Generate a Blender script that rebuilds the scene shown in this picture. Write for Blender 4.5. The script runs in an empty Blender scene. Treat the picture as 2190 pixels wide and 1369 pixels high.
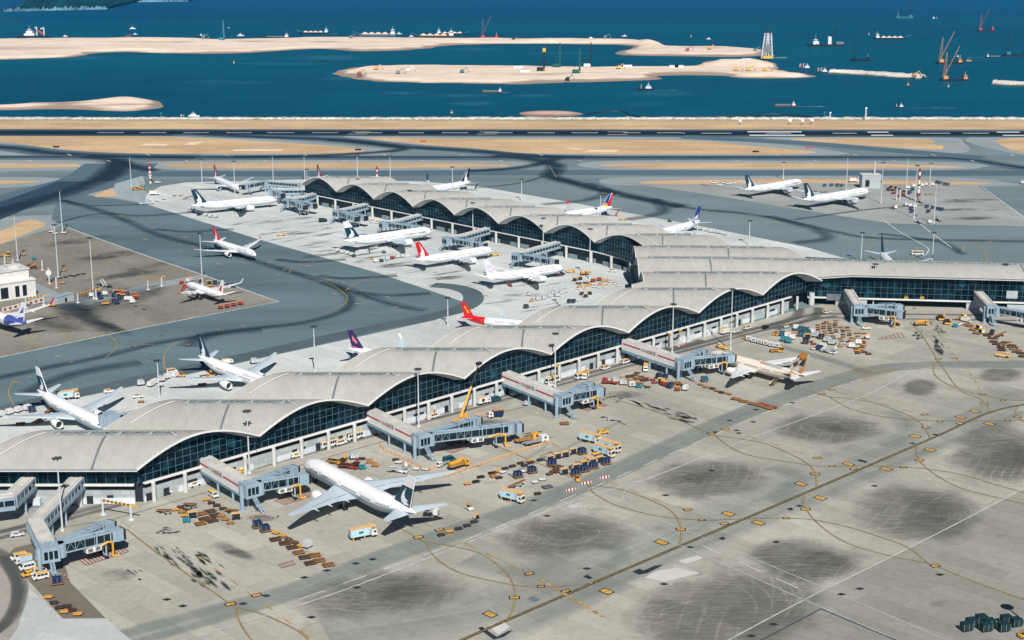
import bpy, bmesh, math, random
from mathutils import Vector, Matrix
R = math.radians
random.seed(7)
scene = bpy.context.scene
col = scene.collection

# ------------------------------------------------------------------ camera
CAM_H = 195.0
FOCAL = 3300.0                       # in pixels of the 2190 px wide photograph
PITCH = math.atan(859.5 / FOCAL)
cam_data = bpy.data.cameras.new("camera")
cam_data.sensor_width = 36.0
cam_data.lens = 36.0 * FOCAL / 2190.0
cam_data.clip_start = 1.0
cam_data.clip_end = 60000.0
cam = bpy.data.objects.new("camera", cam_data)
col.objects.link(cam)
cam.location = (0, 0, CAM_H)
cam.rotation_euler = (R(90) - PITCH, 0, 0)
scene.camera = cam

# ------------------------------------------------------------------ sky and sun
SUN_EL = R(44.0)
SHADOW = Vector((-0.19, 1.0)).normalized()      # direction in which shadows fall on the ground
world = bpy.data.worlds.new("World")
scene.world = world
world.use_nodes = True
wn = world.node_tree
wn.nodes.clear()
w_out = wn.nodes.new("ShaderNodeOutputWorld")
w_bg = wn.nodes.new("ShaderNodeBackground")
w_sky = wn.nodes.new("ShaderNodeTexSky")
w_sky.sky_type = 'NISHITA'
w_sky.sun_disc = False
w_sky.sun_elevation = SUN_EL
w_sky.sun_rotation = math.atan2(-SHADOW.x, -SHADOW.y)
w_sky.air_density = 0.55
w_sky.dust_density = 0.05
w_sky.ozone_density = 5.0
w_bg.inputs["Strength"].default_value = 0.05
wn.links.new(w_sky.outputs[0], w_bg.inputs[0])
wn.links.new(w_bg.outputs[0], w_out.inputs[0])
sun_data = bpy.data.lights.new("sun", 'SUN')
sun_data.energy = 5.0
sun_data.angle = R(0.5)
sun_data.color = (1.0, 0.965, 0.92)
sun = bpy.data.objects.new("sun", sun_data)
col.objects.link(sun)
sun_dir = Vector((SHADOW.x * math.cos(SUN_EL), SHADOW.y * math.cos(SUN_EL), -math.sin(SUN_EL)))
sun.rotation_euler = sun_dir.to_track_quat('-Z', 'Y').to_euler()
sun.location = (0, 0, 600)
scene.view_settings.view_transform = 'Standard'
scene.view_settings.look = 'None'
scene.view_settings.exposure = 0.02
scene.view_settings.gamma = 1.0

# ------------------------------------------------------------------ helpers
_s, _c = math.sin(PITCH), math.cos(PITCH)
def G(px, py, z=0.0):
	"""the point at height z that the photograph shows at pixel (px, py)"""
	dx = (px - 1095.0) / FOCAL
	dy = -(py - 684.5) / FOCAL
	d = (dx, _c + dy * _s, -_s + dy * _c)
	t = (z - CAM_H) / d[2]
	return Vector((t * d[0], t * d[1], z))

def lin(c):
	c /= 255.0
	return c / 12.92 if c <= 0.04045 else ((c + 0.055) / 1.055) ** 2.4
def S(r, g, b):
	return (lin(r), lin(g), lin(b))

_mats = {}
def new_mat(name):
	m = bpy.data.materials.new(name)
	m.use_nodes = True
	nt = m.node_tree
	nt.nodes.clear()
	out = nt.nodes.new("ShaderNodeOutputMaterial")
	bs = nt.nodes.new("ShaderNodeBsdfPrincipled")
	nt.links.new(bs.outputs[0], out.inputs[0])
	return m, nt, bs, out
def N(nt, kind, **kw):
	n = nt.nodes.new(kind)
	for k, v in kw.items():
		if k in n.inputs.keys():
			n.inputs[k].default_value = v
		else:
			setattr(n, k, v)
	return n
def math_node(nt, op, a, b=None, clamp=False):
	n = nt.nodes.new("ShaderNodeMath")
	n.operation = op
	n.use_clamp = clamp
	for i, x in enumerate((a, b)):
		if x is None: continue
		if isinstance(x, (int, float)): n.inputs[i].default_value = x
		else: nt.links.new(x, n.inputs[i])
	return n.outputs[0]
def ramp(nt, fac, lo, hi, v0=0.0, v1=1.0):
	n = nt.nodes.new("ShaderNodeMapRange")
	n.inputs["From Min"].default_value = lo; n.inputs["From Max"].default_value = hi
	n.inputs["To Min"].default_value = v0; n.inputs["To Max"].default_value = v1
	n.interpolation_type = 'SMOOTHSTEP'
	nt.links.new(fac, n.inputs["Value"])
	return n.outputs[0]
def mixc(nt, fac, a, b, mode='MIX'):
	n = nt.nodes.new("ShaderNodeMix")
	n.data_type = 'RGBA'
	n.blend_type = mode
	for sock, x in ((n.inputs[0], fac), (n.inputs[6], a), (n.inputs[7], b)):
		if isinstance(x, (int, float)): sock.default_value = x
		elif isinstance(x, (tuple, list)): sock.default_value = (*x[:3], 1)
		else: nt.links.new(x, sock)
	return n.outputs[2]
def gain(nt, color, fac):
	"""color * scalar"""
	n = nt.nodes.new("ShaderNodeVectorMath")
	n.operation = 'SCALE'
	if isinstance(color, (tuple, list)): n.inputs[0].default_value = color[:3]
	else: nt.links.new(color, n.inputs[0])
	nt.links.new(fac, n.inputs[3])
	return n.outputs[0]
def coords(nt, sx=1, sy=1, sz=1, rz=0.0, kind="Object"):
	tc = nt.nodes.new("ShaderNodeTexCoord")
	mp = nt.nodes.new("ShaderNodeMapping")
	mp.inputs["Scale"].default_value = (sx, sy, sz)
	mp.inputs["Rotation"].default_value = (0, 0, rz)
	nt.links.new(tc.outputs[kind], mp.inputs[0])
	return mp.outputs[0]
def noise(nt, vec, scale, detail=4, rough=0.55):
	n = nt.nodes.new("ShaderNodeTexNoise")
	n.inputs["Scale"].default_value = scale
	n.inputs["Detail"].default_value = detail
	n.inputs["Roughness"].default_value = rough
	nt.links.new(vec, n.inputs["Vector"])
	return n.outputs["Fac"]

def paint(name, color, rough=0.5, metal=0.0, var=0.12, scale=0.6, spec=0.5):
	"""painted or raw surface with a little procedural wear"""
	if name in _mats: return _mats[name]
	m, nt, bs, out = new_mat(name)
	v = coords(nt)
	f = ramp(nt, noise(nt, v, scale, 5), 0.3, 0.7, 1 - var, 1 + var * 0.5)
	nt.links.new(gain(nt, color, f), bs.inputs["Base Color"])
	bs.inputs["Roughness"].default_value = rough
	bs.inputs["Metallic"].default_value = metal
	bs.inputs["Specular IOR Level"].default_value = spec
	_mats[name] = m
	return m

class MB:
	"""collects shapes and links them as one mesh object"""
	def __init__(self):
		self.v, self.f, self.fm, self.uv = [], [], [], None
		self.T = Matrix.Identity(4)
	def add(self, pts, faces, m=0):
		b = len(self.v)
		T = self.T
		self.v += [tuple(T @ Vector(p)) for p in pts]
		for f in faces:
			self.f.append([b + i for i in f])
			self.fm.append(m)
	def box(self, c, s, m=0, rz=0.0, taper=1.0):
		x, y, z = s[0] / 2, s[1] / 2, s[2] / 2
		ca, sa = math.cos(rz), math.sin(rz)
		P = []
		for dz in (-1, 1):
			k = taper if dz > 0 else 1.0
			for dx, dy in ((-1, -1), (1, -1), (1, 1), (-1, 1)):
				a, b = dx * x * k, dy * y * k
				P.append((c[0] + a * ca - b * sa, c[1] + a * sa + b * ca, c[2] + dz * z))
		self.add(P, [(3, 2, 1, 0), (4, 5, 6, 7), (0, 1, 5, 4), (1, 2, 6, 5), (2, 3, 7, 6), (3, 0, 4, 7)], m)
	def bar(self, a, b, w, h=None, m=0):
		"""box beam from a to b"""
		a, b = Vector(a), Vector(b)
		h = h or w
		d = (b - a).normalized()
		up = Vector((0, 0, 1)) if abs(d.z) < 0.97 else Vector((1, 0, 0))
		s = d.cross(up).normalized() * (w / 2)
		u = s.cross(d).normalized() * (h / 2)
		P = [a - s - u, a + s - u, a + s + u, a - s + u, b - s - u, b + s - u, b + s + u, b - s + u]
		self.add(P, [(0, 1, 2, 3), (7, 6, 5, 4), (0, 4, 5, 1), (1, 5, 6, 2), (2, 6, 7, 3), (3, 7, 4, 0)], m)
	def cyl(self, a, b, r0, r1=None, n=10, m=0, caps=True):
		a, b = Vector(a), Vector(b)
		r1 = r0 if r1 is None else r1
		d = (b - a).normalized()
		up = Vector((0, 0, 1)) if abs(d.z) < 0.97 else Vector((1, 0, 0))
		s = d.cross(up).normalized(); u = s.cross(d)
		P = []
		for q, r in ((a, r0), (b, r1)):
			for i in range(n):
				t = 2 * math.pi * i / n
				P.append(q + s * (r * math.cos(t)) + u * (r * math.sin(t)))
		F = [(i, (i + 1) % n, n + (i + 1) % n, n + i) for i in range(n)]
		F = [tuple(reversed(f)) for f in F]
		if caps: F += [tuple(range(n)), tuple(range(2 * n - 1, n - 1, -1))]
		self.add(P, F, m)
	def tube(self, pts, r, n=6, m=0):
		for a, b in zip(pts, pts[1:]):
			self.cyl(a, b, r, r, n, m)
	def prism(self, poly, z0, z1, m=0, mtop=None):
		n = len(poly)
		P = [(p[0], p[1], z0) for p in poly] + [(p[0], p[1], z1) for p in poly]
		self.add(P, [(i, (i + 1) % n, n + (i + 1) % n, n + i) for i in range(n)], m)
		self.add(P[n:], [tuple(range(n))], m if mtop is None else mtop)
	def side(self, prof, y0, y1, m=0):
		"""extrude an (x, z) outline across y"""
		n = len(prof)
		P = [(p[0], y0, p[1]) for p in prof] + [(p[0], y1, p[1]) for p in prof]
		self.add(P, [(i, (i + 1) % n, n + (i + 1) % n, n + i) for i in range(n)] + [tuple(reversed(range(n))), tuple(range(n, 2 * n))], m)
	def plate(self, pts, m=0):
		self.add(pts, [tuple(range(len(pts)))], m)
	def loft(self, rings, m=0, caps=True, mf=None):
		n = len(rings[0])
		P = [p for r in rings for p in r]
		b = len(self.v)
		self.v += [tuple(self.T @ Vector(p)) for p in P]
		for i in range(len(rings) - 1):
			for j in range(n):
				self.f.append([b + i * n + j, b + i * n + (j + 1) % n, b + (i + 1) * n + (j + 1) % n, b + (i + 1) * n + j])
				self.fm.append(mf(i, j) if mf else m)
		if caps:
			self.f.append([b + j for j in reversed(range(n))]); self.fm.append(mf(0, 0) if mf else m)
			k = (len(rings) - 1) * n
			self.f.append([b + k + j for j in range(n)]); self.fm.append(mf(len(rings) - 2, 0) if mf else m)
	def lathe(self, prof, n=16, m=0, axis='x', c=(0, 0, 0)):
		rings = []
		for a, r in prof:
			ring = []
			for i in range(n):
				t = 2 * math.pi * i / n
				if axis == 'x': ring.append((c[0] + a, c[1] + r * math.cos(t), c[2] + r * math.sin(t)))
				else: ring.append((c[0] + r * math.cos(t), c[1] + r * math.sin(t), c[2] + a))
			rings.append(ring)
		self.loft(rings, m, caps=False)
	def build(self, name, mats, parent=None, smooth=False):
		if not isinstance(mats, (list, tuple)): mats = [mats]
		me = bpy.data.meshes.new(name)
		me.from_pydata(self.v, [], self.f)
		for m in mats: me.materials.append(m)
		if len(mats) > 1: me.polygons.foreach_set("material_index", self.fm)
		if self.uv:
			lay = me.uv_layers.new(name="UVMap")
			for lp in me.loops: lay.data[lp.index].uv = self.uv[lp.vertex_index]
		if smooth:
			me.polygons.foreach_set("use_smooth", [True] * len(me.polygons))
			try: me.set_sharp_from_angle(angle=R(40))
			except Exception: pass
		me.update()
		o = bpy.data.objects.new(name, me)
		col.objects.link(o)
		if parent: o.parent = parent
		return o

def tag(o, label=None, cat=None, group=None, kind=None):
	for k, v in (("label", label), ("category", cat), ("group", group), ("kind", kind)):
		if v: o[k] = v
	return o
def thing(name, label, cat, loc=(0, 0, 0), rz=0.0, group=None):
	o = bpy.data.objects.new(name, None)
	o.empty_display_size = 0.5
	col.objects.link(o)
	o.location = loc
	o.rotation_euler = (0, 0, rz)
	return tag(o, label, cat, group)
def copy_tree(o, parent=None):
	c = o.copy()
	col.objects.link(c)
	if parent: c.parent = parent
	for ch in list(o.children): copy_tree(ch, c)
	return c
_protos = {}
def place(kind, maker, loc, rz, label, cat, group=None):
	"""first use takes the model itself, later uses a copy of it and its parts"""
	if kind not in _protos:
		o = _protos[kind] = maker()
	else:
		o = copy_tree(_protos[kind])
	o.location = loc
	o.rotation_euler = (0, 0, rz)
	for k in ("label", "category", "group"):
		if k in o: del o[k]
	return tag(o, label, cat, group)

_txt = {}
def text_geo(s, size):
	"""flat lettering: vertices (x, y) centred on the origin, and faces"""
	k = (s, size)
	if k in _txt: return _txt[k]
	cu = bpy.data.curves.new("lettering", 'FONT')
	cu.body = s
	cu.size = size
	cu.align_x = 'CENTER'; cu.align_y = 'CENTER'
	cu.resolution_u = 2
	o = bpy.data.objects.new("lettering", cu)
	col.objects.link(o)
	dg = bpy.context.evaluated_depsgraph_get()
	me = o.evaluated_get(dg).to_mesh()
	V = [(v.co.x, v.co.y) for v in me.vertices]
	F = [tuple(p.vertices) for p in me.polygons]
	o.evaluated_get(dg).to_mesh_clear()
	bpy.data.objects.remove(o)
	bpy.data.curves.remove(cu)
	_txt[k] = (V, F)
	return V, F

def smooth_path(P, closed=False, n=6):
	"""Catmull-Rom through the points"""
	out = []
	m = len(P)
	rng = range(m) if closed else range(m - 1)
	for i in rng:
		if closed: p0, p1, p2, p3 = P[(i - 1) % m], P[i], P[(i + 1) % m], P[(i + 2) % m]
		else: p0, p1, p2, p3 = P[max(i - 1, 0)], P[i], P[i + 1], P[min(i + 2, m - 1)]
		for k in range(n):
			t = k / n
			out.append(tuple(0.5 * ((2 * b) + (c - a) * t + (2 * a - 5 * b + 4 * c - d) * t * t + (3 * b - a - 3 * c + d) * t ** 3)
							 for a, b, c, d in zip(p0, p1, p2, p3)))
	if not closed: out.append(tuple(P[-1]))
	return out
def ground_poly(name, px, mat, z, curve=0):
	P = [G(x, y, z) for x, y in px]
	if curve: P = [Vector((*p[:2], z)) for p in smooth_path([tuple(p) for p in P], True, curve)]
	mb = MB()
	mb.plate(P)
	o = mb.build(name, mat)
	# keep the sheet facing up
	if o.data.polygons[0].normal.z < 0: o.data.flip_normals()
	return tag(o, kind="structure")
def ribbon(mb, P, w, z, uvs=True, v0=0.0, v1=1.0):
	"""flat strip along ground points P with width w (number or list)"""
	P = [Vector((p[0], p[1])) for p in P]
	L = 0.0
	b = len(mb.v)
	if mb.uv is None: mb.uv = []
	for i, p in enumerate(P):
		a, c = P[max(i - 1, 0)], P[min(i + 1, len(P) - 1)]
		d = (c - a).normalized()
		n = Vector((-d.y, d.x))
		ww = w[min(i, len(w) - 1)] if isinstance(w, (list, tuple)) else w
		if i: L += (p - P[i - 1]).length
		mb.v += [(*(p + n * ww / 2), z), (*(p - n * ww / 2), z)]
		mb.uv += [(L, v0), (L, v1)]
	for i in range(len(P) - 1):
		mb.f.append([b + 2 * i + 1, b + 2 * i + 3, b + 2 * i + 2, b + 2 * i]); mb.fm.append(0)
def path_px(px, curve=6):
	P = [tuple(G(x, y)) for x, y in px]
	return smooth_path(P, False, curve) if curve else P
ORD = ["", "first", "second", "third", "fourth", "fifth", "sixth", "seventh", "eighth", "ninth", "tenth", "eleventh", "twelfth",
	   "thirteenth", "fourteenth", "fifteenth", "sixteenth", "seventeenth", "eighteenth", "nineteenth", "twentieth"]
# ------------------------------------------------------------------ ground materials
def concrete(name, color, slab=7.5, rz=R(45), tone=0.10, stain=0.10, joint=0.10):
	m, nt, bs, out = new_mat(name)
	v = coords(nt, rz=rz)
	br = N(nt, "ShaderNodeTexBrick", offset=0.5, squash=1.0)
	br.inputs["Color1"].default_value = (1 - tone,) * 3 + (1,)
	br.inputs["Color2"].default_value = (1 + tone * 0.6,) * 3 + (1,)
	br.inputs["Mortar"].default_value = (1 - joint,) * 3 + (1,)
	br.inputs["Scale"].default_value = 1.0
	br.inputs["Mortar Size"].default_value = 0.12
	br.inputs["Brick Width"].default_value = slab * 3
	br.inputs["Row Height"].default_value = slab
	nt.links.new(v, br.inputs["Vector"])
	b2 = N(nt, "ShaderNodeTexBrick", offset=0.37)
	b2.inputs["Color1"].default_value = (1 - tone * 0.7,) * 3 + (1,)
	b2.inputs["Color2"].default_value = (1 + tone * 0.7,) * 3 + (1,)
	b2.inputs["Mortar"].default_value = (1,) * 3 + (1,)
	b2.inputs["Scale"].default_value = 1.0
	b2.inputs["Mortar Size"].default_value = 0.0
	b2.inputs["Brick Width"].default_value = slab * 11
	b2.inputs["Row Height"].default_value = slab * 4
	nt.links.new(v, b2.inputs["Vector"])
	c = mixc(nt, 1.0, color, br.outputs["Color"], 'MULTIPLY')
	c = mixc(nt, 1.0, c, b2.outputs["Color"], 'MULTIPLY')
	w = coords(nt)
	big = ramp(nt, noise(nt, w, 0.012, 6, 0.6), 0.3, 0.7, 1 - stain, 1 + stain * 0.5)
	fine = ramp(nt, noise(nt, w, 0.35, 6, 0.7), 0.25, 0.75, 1 - stain * 0.9, 1 + stain * 0.6)
	spot = ramp(nt, noise(nt, w, 0.09, 3, 0.5), 0.62, 0.72, 1.0, 1 - stain * 1.3)
	c = gain(nt, gain(nt, gain(nt, c, big), fine), spot)
	nt.links.new(c, bs.inputs["Base Color"])
	bs.inputs["Roughness"].default_value = 0.9
	bs.inputs["Specular IOR Level"].default_value = 0.2
	return m
def asphalt(name, color, var=0.14, stretch=(1, 1), rz=0.0):
	m, nt, bs, out = new_mat(name)
	v = coords(nt, stretch[0], stretch[1], 1, rz)
	a = ramp(nt, noise(nt, v, 0.02, 6, 0.6), 0.3, 0.7, 1 - var, 1 + var)
	b = ramp(nt, noise(nt, coords(nt), 0.5, 5, 0.7), 0.25, 0.75, 1 - var * 0.5, 1 + var * 0.5)
	nt.links.new(gain(nt, gain(nt, color, a), b), bs.inputs["Base Color"])
	bs.inputs["Roughness"].default_value = 0.88
	bs.inputs["Specular IOR Level"].default_value = 0.25
	return m
def dry_grass(name, c1, c2):
	m, nt, bs, out = new_mat(name)
	f = ramp(nt, noise(nt, coords(nt, 0.35, 1.0), 0.03, 8, 0.65), 0.35, 0.65)
	g = ramp(nt, noise(nt, coords(nt), 0.3, 6, 0.7), 0.3, 0.7, 0.85, 1.1)
	nt.links.new(gain(nt, mixc(nt, f, c1, c2), g), bs.inputs["Base Color"])
	bs.inputs["Roughness"].default_value = 1.0
	bs.inputs["Specular IOR Level"].default_value = 0.0
	return m
def wear_mat(name, color, strength, streak=14.0, length=0.01, gap=0.35, edge=1.6):
	"""tyre rubber along a strip: see-through where the ground is clean"""
	m, nt, bs, out = new_mat(name)
	bs.inputs["Base Color"].default_value = (*color, 1)
	bs.inputs["Roughness"].default_value = 0.85
	bs.inputs["Specular IOR Level"].default_value = 0.2
	tc = nt.nodes.new("ShaderNodeTexCoord")
	sep = nt.nodes.new("ShaderNodeSeparateXYZ")
	nt.links.new(tc.outputs["UV"], sep.inputs[0])
	v = math_node(nt, 'MULTIPLY', sep.outputs[1], 2.0)
	v = math_node(nt, 'ABSOLUTE', math_node(nt, 'SUBTRACT', v, 1.0))
	fall = math_node(nt, 'SUBTRACT', 1.0, math_node(nt, 'POWER', v, edge), True)
	mp = nt.nodes.new("ShaderNodeMapping")
	mp.inputs["Scale"].default_value = (length, streak, 1)
	nt.links.new(tc.outputs["UV"], mp.inputs[0])
	n = ramp(nt, noise(nt, mp.outputs[0], 1.0, 5, 0.65), gap, gap + 0.3)
	n2 = ramp(nt, noise(nt, coords(nt), 0.05, 5, 0.6), 0.25, 0.7, 0.55, 1.0)
	a = math_node(nt, 'MULTIPLY', math_node(nt, 'MULTIPLY', math_node(nt, 'MULTIPLY', fall, n), n2), strength, True)
	tr = nt.nodes.new("ShaderNodeBsdfTransparent")
	mx = nt.nodes.new("ShaderNodeMixShader")
	nt.links.new(a, mx.inputs[0]); nt.links.new(tr.outputs[0], mx.inputs[1]); nt.links.new(bs.outputs[0], mx.inputs[2])
	nt.links.new(mx.outputs[0], out.inputs[0])
	return m
def blot_mat(name, color, strength, rings=True, freq=0.09, lo=0.34, hi=0.6, floor=0.1, core=0.35):
	"""worn patch: UV runs -1..1 over the patch, fading at its ragged rim"""
	m, nt, bs, out = new_mat(name)
	bs.inputs["Base Color"].default_value = (*color, 1)
	bs.inputs["Roughness"].default_value = 0.9
	bs.inputs["Specular IOR Level"].default_value = 0.15
	tc = nt.nodes.new("ShaderNodeTexCoord")
	ln = nt.nodes.new("ShaderNodeVectorMath"); ln.operation = 'LENGTH'
	nt.links.new(tc.outputs["UV"], ln.inputs[0])
	w = coords(nt)
	rag = math_node(nt, 'ADD', ln.outputs["Value"], ramp(nt, noise(nt, w, 0.06, 5, 0.6), 0.2, 0.8, -0.16, 0.16))
	a = ramp(nt, rag, core, 1.0, 1.0, 0.0)
	a = math_node(nt, 'MULTIPLY', a, ramp(nt, noise(nt, w, freq, 6, 0.7), lo, hi, floor, 1.0))
	a = math_node(nt, 'MULTIPLY', a, ramp(nt, noise(nt, coords(nt, 0.5, 3.0, 1, R(45)), 0.25, 4, 0.6), 0.3, 0.7, 0.6, 1.0))
	if rings:
		for k, (ox, oy, fr, wob) in enumerate(((0.0, 0.1, 30.0, 1.2), (-2.4, 0.5, 36.0, 1.5), (2.2, -0.8, 32.0, 1.5), (0.4, -2.6, 34.0, 1.5), (-0.5, 0.0, 44.0, 1.0))):
			sb = nt.nodes.new("ShaderNodeVectorMath"); sb.operation = 'SUBTRACT'
			nt.links.new(tc.outputs["UV"], sb.inputs[0]); sb.inputs[1].default_value = (ox, oy, 0)
			l2 = nt.nodes.new("ShaderNodeVectorMath"); l2.operation = 'LENGTH'
			nt.links.new(sb.outputs[0], l2.inputs[0])
			d = math_node(nt, 'ADD', math_node(nt, 'MULTIPLY', l2.outputs["Value"], fr), math_node(nt, 'MULTIPLY', noise(nt, w, 0.02, 1), wob))
			cut = ramp(nt, math_node(nt, 'SINE', d), 0.80, 0.995, 1.0, 0.66)
			on = ramp(nt, noise(nt, coords(nt, 1, 1, 1, k * 1.7), 0.03, 2), 0.47, 0.66)
			cut = math_node(nt, 'ADD', math_node(nt, 'MULTIPLY', cut, on), math_node(nt, 'SUBTRACT', 1.0, on))
			a = math_node(nt, 'MULTIPLY', a, cut)
	a = math_node(nt, 'MULTIPLY', a, strength, True)
	tr = nt.nodes.new("ShaderNodeBsdfTransparent")
	mx = nt.nodes.new("ShaderNodeMixShader")
	nt.links.new(a, mx.inputs[0]); nt.links.new(tr.outputs[0], mx.inputs[1]); nt.links.new(bs.outputs[0], mx.inputs[2])
	nt.links.new(mx.outputs[0], out.inputs[0])
	return m
def blots(name, items, mat, z):
	"""items: (px, py, half-width px, half-height px, turn)"""
	mb = MB(); mb.uv = []
	for (x, y, rx, ry, *t) in items:
		t = R(t[0]) if t else 0.0
		b = len(mb.v)
		n = 28
		c = G(x, y)
		mb.v.append((c.x, c.y, z)); mb.uv.append((0, 0))
		for i in range(n):
			q = 2 * math.pi * i / n
			k = 1.0 + 0.06 * math.sin(3 * q + x)
			u, w = math.cos(q) * k, math.sin(q) * k
			p = G(x + u * rx * math.cos(t) - w * ry * math.sin(t), y - u * rx * math.sin(t) - w * ry * math.cos(t))
			mb.v.append((p.x, p.y, z)); mb.uv.append((u * 1.05, w * 1.05))
		for i in range(n):
			mb.f.append([b, b + 1 + i, b + 1 + (i + 1) % n]); mb.fm.append(0)
	o = mb.build(name, mat)
	return tag(o, kind="structure")

M_ASPH = asphalt("asphalt_grey", S(114, 131, 133), 0.15, (0.25, 1.0))
M_DARK = asphalt("asphalt_dark", S(84, 106, 117), 0.12, (0.15, 1.0))
M_MID = asphalt("asphalt_mid", S(96, 117, 122), 0.2, (0.3, 1.0), R(20))
M_SHOULDER = concrete("shoulder_concrete", S(152, 160, 160), 7.5, R(0), 0.04, 0.07, 0.05)
M_APRON = concrete("apron_concrete", S(176, 173, 160), 7.5, R(45), 0.12, 0.13, 0.20)
M_WHITE_APRON = concrete("pale_apron_concrete", S(205, 209, 205), 7.5, R(42), 0.08, 0.11, 0.16)
M_BROWN = concrete("brown_apron_concrete", S(142, 137, 125), 8.0, R(45), 0.10, 0.20, 0.10)
M_FAR_APRON = concrete("far_apron_concrete", S(160, 163, 159), 7.5, R(45), 0.07, 0.10, 0.1)
M_GRASS = dry_grass("dry_grass", S(214, 184, 145), S(190, 160, 124))
M_ROADC = concrete("road_concrete", S(172, 166, 155), 6.0, R(45), 0.06, 0.12, 0.1)
M_BROWNPAD = concrete("brown_pad", S(124, 117, 103), 6.0, R(45), 0.05, 0.12, 0.06)
M_YELLOW = paint("yellow_marking", S(186, 150, 74), 0.8, var=0.35, scale=0.4)
M_ORANGE_MARK = paint("orange_marking", S(230, 174, 76), 0.8, var=0.2, scale=0.4)
M_WHITEM = paint("white_marking", S(226, 228, 224), 0.8, var=0.25, scale=0.4)
M_REDM = paint("red_marking", S(150, 62, 58), 0.8, var=0.3, scale=0.4)
M_BLACKM = paint("black_marking", S(34, 38, 40), 0.85, var=0.3, scale=0.4)
RUB = S(28, 50, 66)
M_RUB = wear_mat("tyre_rubber", RUB, 0.92, 5.0, 0.003, 0.16, 1.3)
M_RUB_SOFT = wear_mat("tyre_rubber_soft", RUB, 0.68, 9.0, 0.006, 0.24, 1.05)
M_RUB_LIGHT = wear_mat("tyre_rubber_light", S(52, 72, 82), 0.5, 8.0, 0.006, 0.34, 1.5)
M_TRACK = wear_mat("road_tyre_track", S(92, 96, 92), 0.8, 5.0, 0.01, 0.2, 2.0)
M_SVC = wear_mat("service_lane_wear", S(128, 143, 142), 0.5, 7.0, 0.006, 0.15, 3.0)

# ------------------------------------------------------------------ land, sea
SEAWALL = G(1095, 254).y
mb = MB()
mb.plate([(-9000, -1500, 0), (9000, -1500, 0), (9000, SEAWALL, 0), (-9000, SEAWALL, 0)])
tag(mb.build("ground", M_ASPH), kind="structure")

m, nt, bs, out = new_mat("sea_water")
v = coords(nt, 0.25, 1.0)
big = ramp(nt, noise(nt, v, 0.0016, 4, 0.5), 0.3, 0.7)
mid = ramp(nt, noise(nt, coords(nt, 0.2, 1.0), 0.006, 5, 0.6), 0.3, 0.75)
c = mixc(nt, big, (0.0005, 0.056, 0.112), (0.0010, 0.084, 0.136))
c = mixc(nt, math_node(nt, 'MULTIPLY', mid, 0.5), c, (0.0014, 0.105, 0.165))
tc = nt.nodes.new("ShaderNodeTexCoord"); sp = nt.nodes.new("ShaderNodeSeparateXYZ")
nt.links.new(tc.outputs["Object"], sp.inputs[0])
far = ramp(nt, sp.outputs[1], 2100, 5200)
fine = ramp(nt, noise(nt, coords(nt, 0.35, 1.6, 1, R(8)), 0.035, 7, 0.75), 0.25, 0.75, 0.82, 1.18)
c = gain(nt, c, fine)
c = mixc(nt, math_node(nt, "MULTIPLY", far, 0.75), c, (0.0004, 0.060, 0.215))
nt.links.new(c, bs.inputs["Base Color"])
bs.inputs["Roughness"].default_value = 0.6
bs.inputs["Specular IOR Level"].default_value = 0.06
bs.inputs["Specular Tint"].default_value = (0.25, 0.8, 1.0, 1)
bp = nt.nodes.new("ShaderNodeBump"); bp.inputs["Strength"].default_value = 0.25; bp.inputs["Distance"].default_value = 1.5
nt.links.new(noise(nt, coords(nt, 1, 1.6), 0.09, 6, 0.7), bp.inputs["Height"])
nt.links.new(bp.outputs[0], bs.inputs["Normal"])
M_SEA = m
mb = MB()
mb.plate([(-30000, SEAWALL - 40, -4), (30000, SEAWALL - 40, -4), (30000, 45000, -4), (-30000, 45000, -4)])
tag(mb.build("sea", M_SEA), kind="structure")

# rock sea wall
m, nt, bs, out = new_mat("rip_rap_rock")
vo = nt.nodes.new("ShaderNodeTexVoronoi"); vo.inputs["Scale"].default_value = 0.35
nt.links.new(coords(nt), vo.inputs["Vector"])
nt.links.new(mixc(nt, vo.outputs["Color"], S(150, 142, 128), S(226, 218, 200)), bs.inputs["Base Color"])
bs.inputs["Roughness"].default_value = 1.0
M_ROCK = m
mb = MB()
rng = random.Random(3)
n = 700
rows = []
for j, (dy, z) in enumerate(((-7, 0.05), (-4.5, 1.6), (-1.5, 1.8), (3, -0.5), (9, -4.5))):
	rows.append([(-1700 + i * 3400 / n, SEAWALL + dy + rng.uniform(-0.8, 0.8), z + rng.uniform(-0.5, 0.5) * (0 if j in (0,) else 1)) for i in range(n + 1)])
for a, b in zip(rows, rows[1:]):
	k = len(mb.v)
	mb.v += a + b
	for i in range(n):
		mb.f.append([k + i, k + i + 1, k + n + 2 + i, k + n + 1 + i]); mb.fm.append(0)
tag(mb.build("rock_seawall", M_ROCK), "long pale rock sea wall between the dry grass and the sea", "sea wall")

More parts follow.
